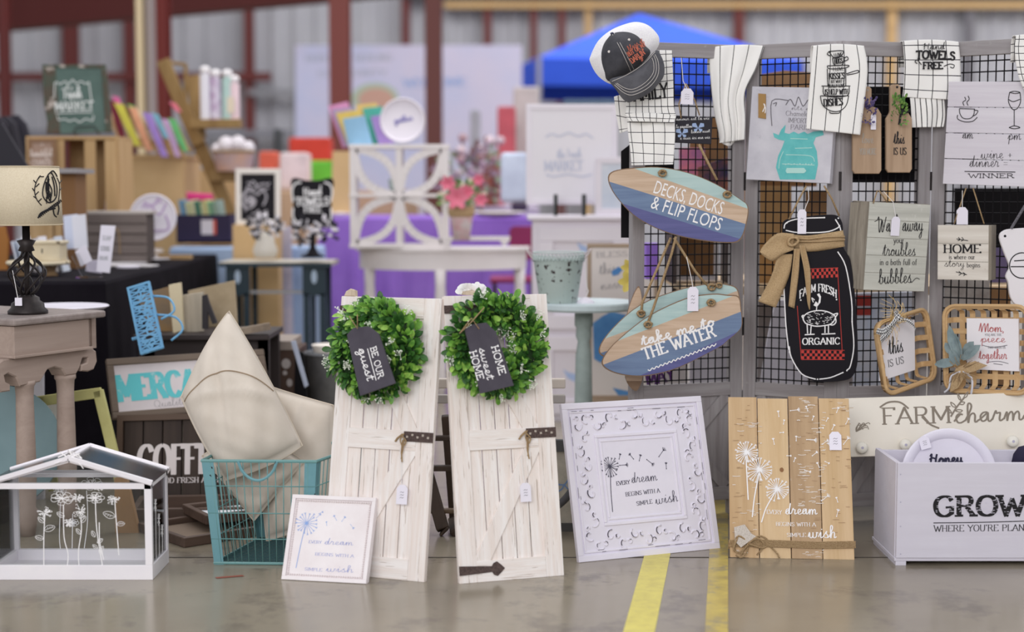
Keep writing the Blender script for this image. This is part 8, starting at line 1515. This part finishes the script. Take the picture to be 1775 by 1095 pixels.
ob('canopy_valance', mb, CT_, tn)
for k in range(4): ob('pole', MB().tube([c4[k], Vector((c4[k].x, c4[k].y, 0))], .03, 6), mat('tent_pole', (150, 150, 156), .5), tn)
# coloured far stalls
for nm, lb, cat_, Yk, x0, x1, y0, y1, c_ in (('red_bin', 'blurred red bin top in the far middle', 'bin', 12, 500, 572, 238, 300, (206, 66, 52)), ('green_bin', 'blurred bright green bin in the far middle', 'bin', 11, 528, 582, 278, 330, (104, 190, 62)), ('white_bin', 'blurred white and orange bin behind the framed chalk art', 'bin', 10.6, 484, 532, 264, 330, (232, 214, 214)), ('red_tub', 'blurred red tub left of the white bin', 'tub', 10.8, 448, 478, 262, 310, (222, 104, 82)),
    ('red_rack', 'blurred red and white striped shelf left of the framed market sign', 'shelf', 12, 862, 894, 184, 350, (196, 92, 104)), ('grey_bin', 'blurred grey column box beside the pink striped shelf', 'box', 13, 815, 832, 190, 356, (170, 172, 182)), ('blue_white_card', 'pale blue printed sheet left of the framed market sign', 'print', 8.9, 868, 914, 264, 350, (206, 216, 240)), ('bottle_crate', 'blurred rust brown bottle crate behind the lilies', 'crate', 10.7, 826, 866, 268, 360, (156, 78, 62)), ('pink_box', 'blurred pink box beside the rust brown crate', 'box', 10.7, 850, 874, 300, 360, (214, 140, 150)), ('dark_case', 'blurred dark case low behind the frames', 'case', 9.9, 886, 915, 350, 366, (70, 60, 76)), ('grey_cylinder', 'thin grey blurred post left of the bins', 'post', 13, 474, 484, 222, 420, (72, 76, 80)), ('teal_shelf', 'blurred slate shelf edge above the framed market sign', 'shelf', 12, 975, 1068, 172, 350, (84, 104, 124)), ('sandy_box', 'blurred cream box under the blue canopy', 'box', 12.4, 890, 935, 150, 350, (206, 196, 196))):
    a, b_ = P(x0, y0, Yk), P(x1, y0, Yk); zt_, zb2 = a.z, P(x0, y1, Yk).z
    o = tag(ob(nm, MB().box(0, b_.x-a.x, 0, .25, 0, zt_-zb2), mat('far_'+nm, c_, .7, noise=(7, tuple(int(v*.9) for v in c_))), M=T3(a.x, Yk, zb2), bevel=.02), lb, cat_)
tb2 = drape('tablecloth', 'pale cloth on the far stall table behind the purple one', P(440, 330, 11).x, P(700, 330, 11).x, 10.5, 12.6, P(500, 330, 10.6).z, .02, mat('pale_far_cloth', (190, 160, 130), .8))
tb3 = drape('tablecloth', 'pale cloth on the far stall table behind the lilies', P(800, 360, 10.4).x, P(935, 360, 10.4).x, 10.6, 13.2, P(840, 358, 10.4).z, .02, mat('pale_far_cloth2', (186, 176, 196), .8))
rn = random.Random(12)
for k in range(22):
    a, b_ = rn.uniform(790, 875), rn.uniform(238, 330); q = P(a, b_, 10.2+rn.uniform(0, .3)); tag(ob('cotton_pompom', MB().lathe([(0, -.03), (.024, -.02), (.032, 0), (.024, .02), (0, .03)], 8), mat('pompom_%d' % (k % 3), [(226, 206, 212), (176, 146, 150), (206, 186, 196)][k % 3], .8), M=T3(q.x, q.y, q.z), smooth=True), 'blurred pale pink cotton ball in the far spray of stems', 'flower', 'cotton balls of the far spray')
v = thing('far_spray', 'blurred green and mauve stems left of the far cotton balls', 'plant', T3(P(815, 350, 10.2).x, 10.3, P(0, 356, 10.2).z)); bush(v, (0, 0, .2), .26, [mat('far_leaf', (140, 156, 128), .8), mat('far_mauve', (150, 128, 140), .8), mat('far_brown_stem', (132, 96, 88), .8)], 200, .05, 5, .9)
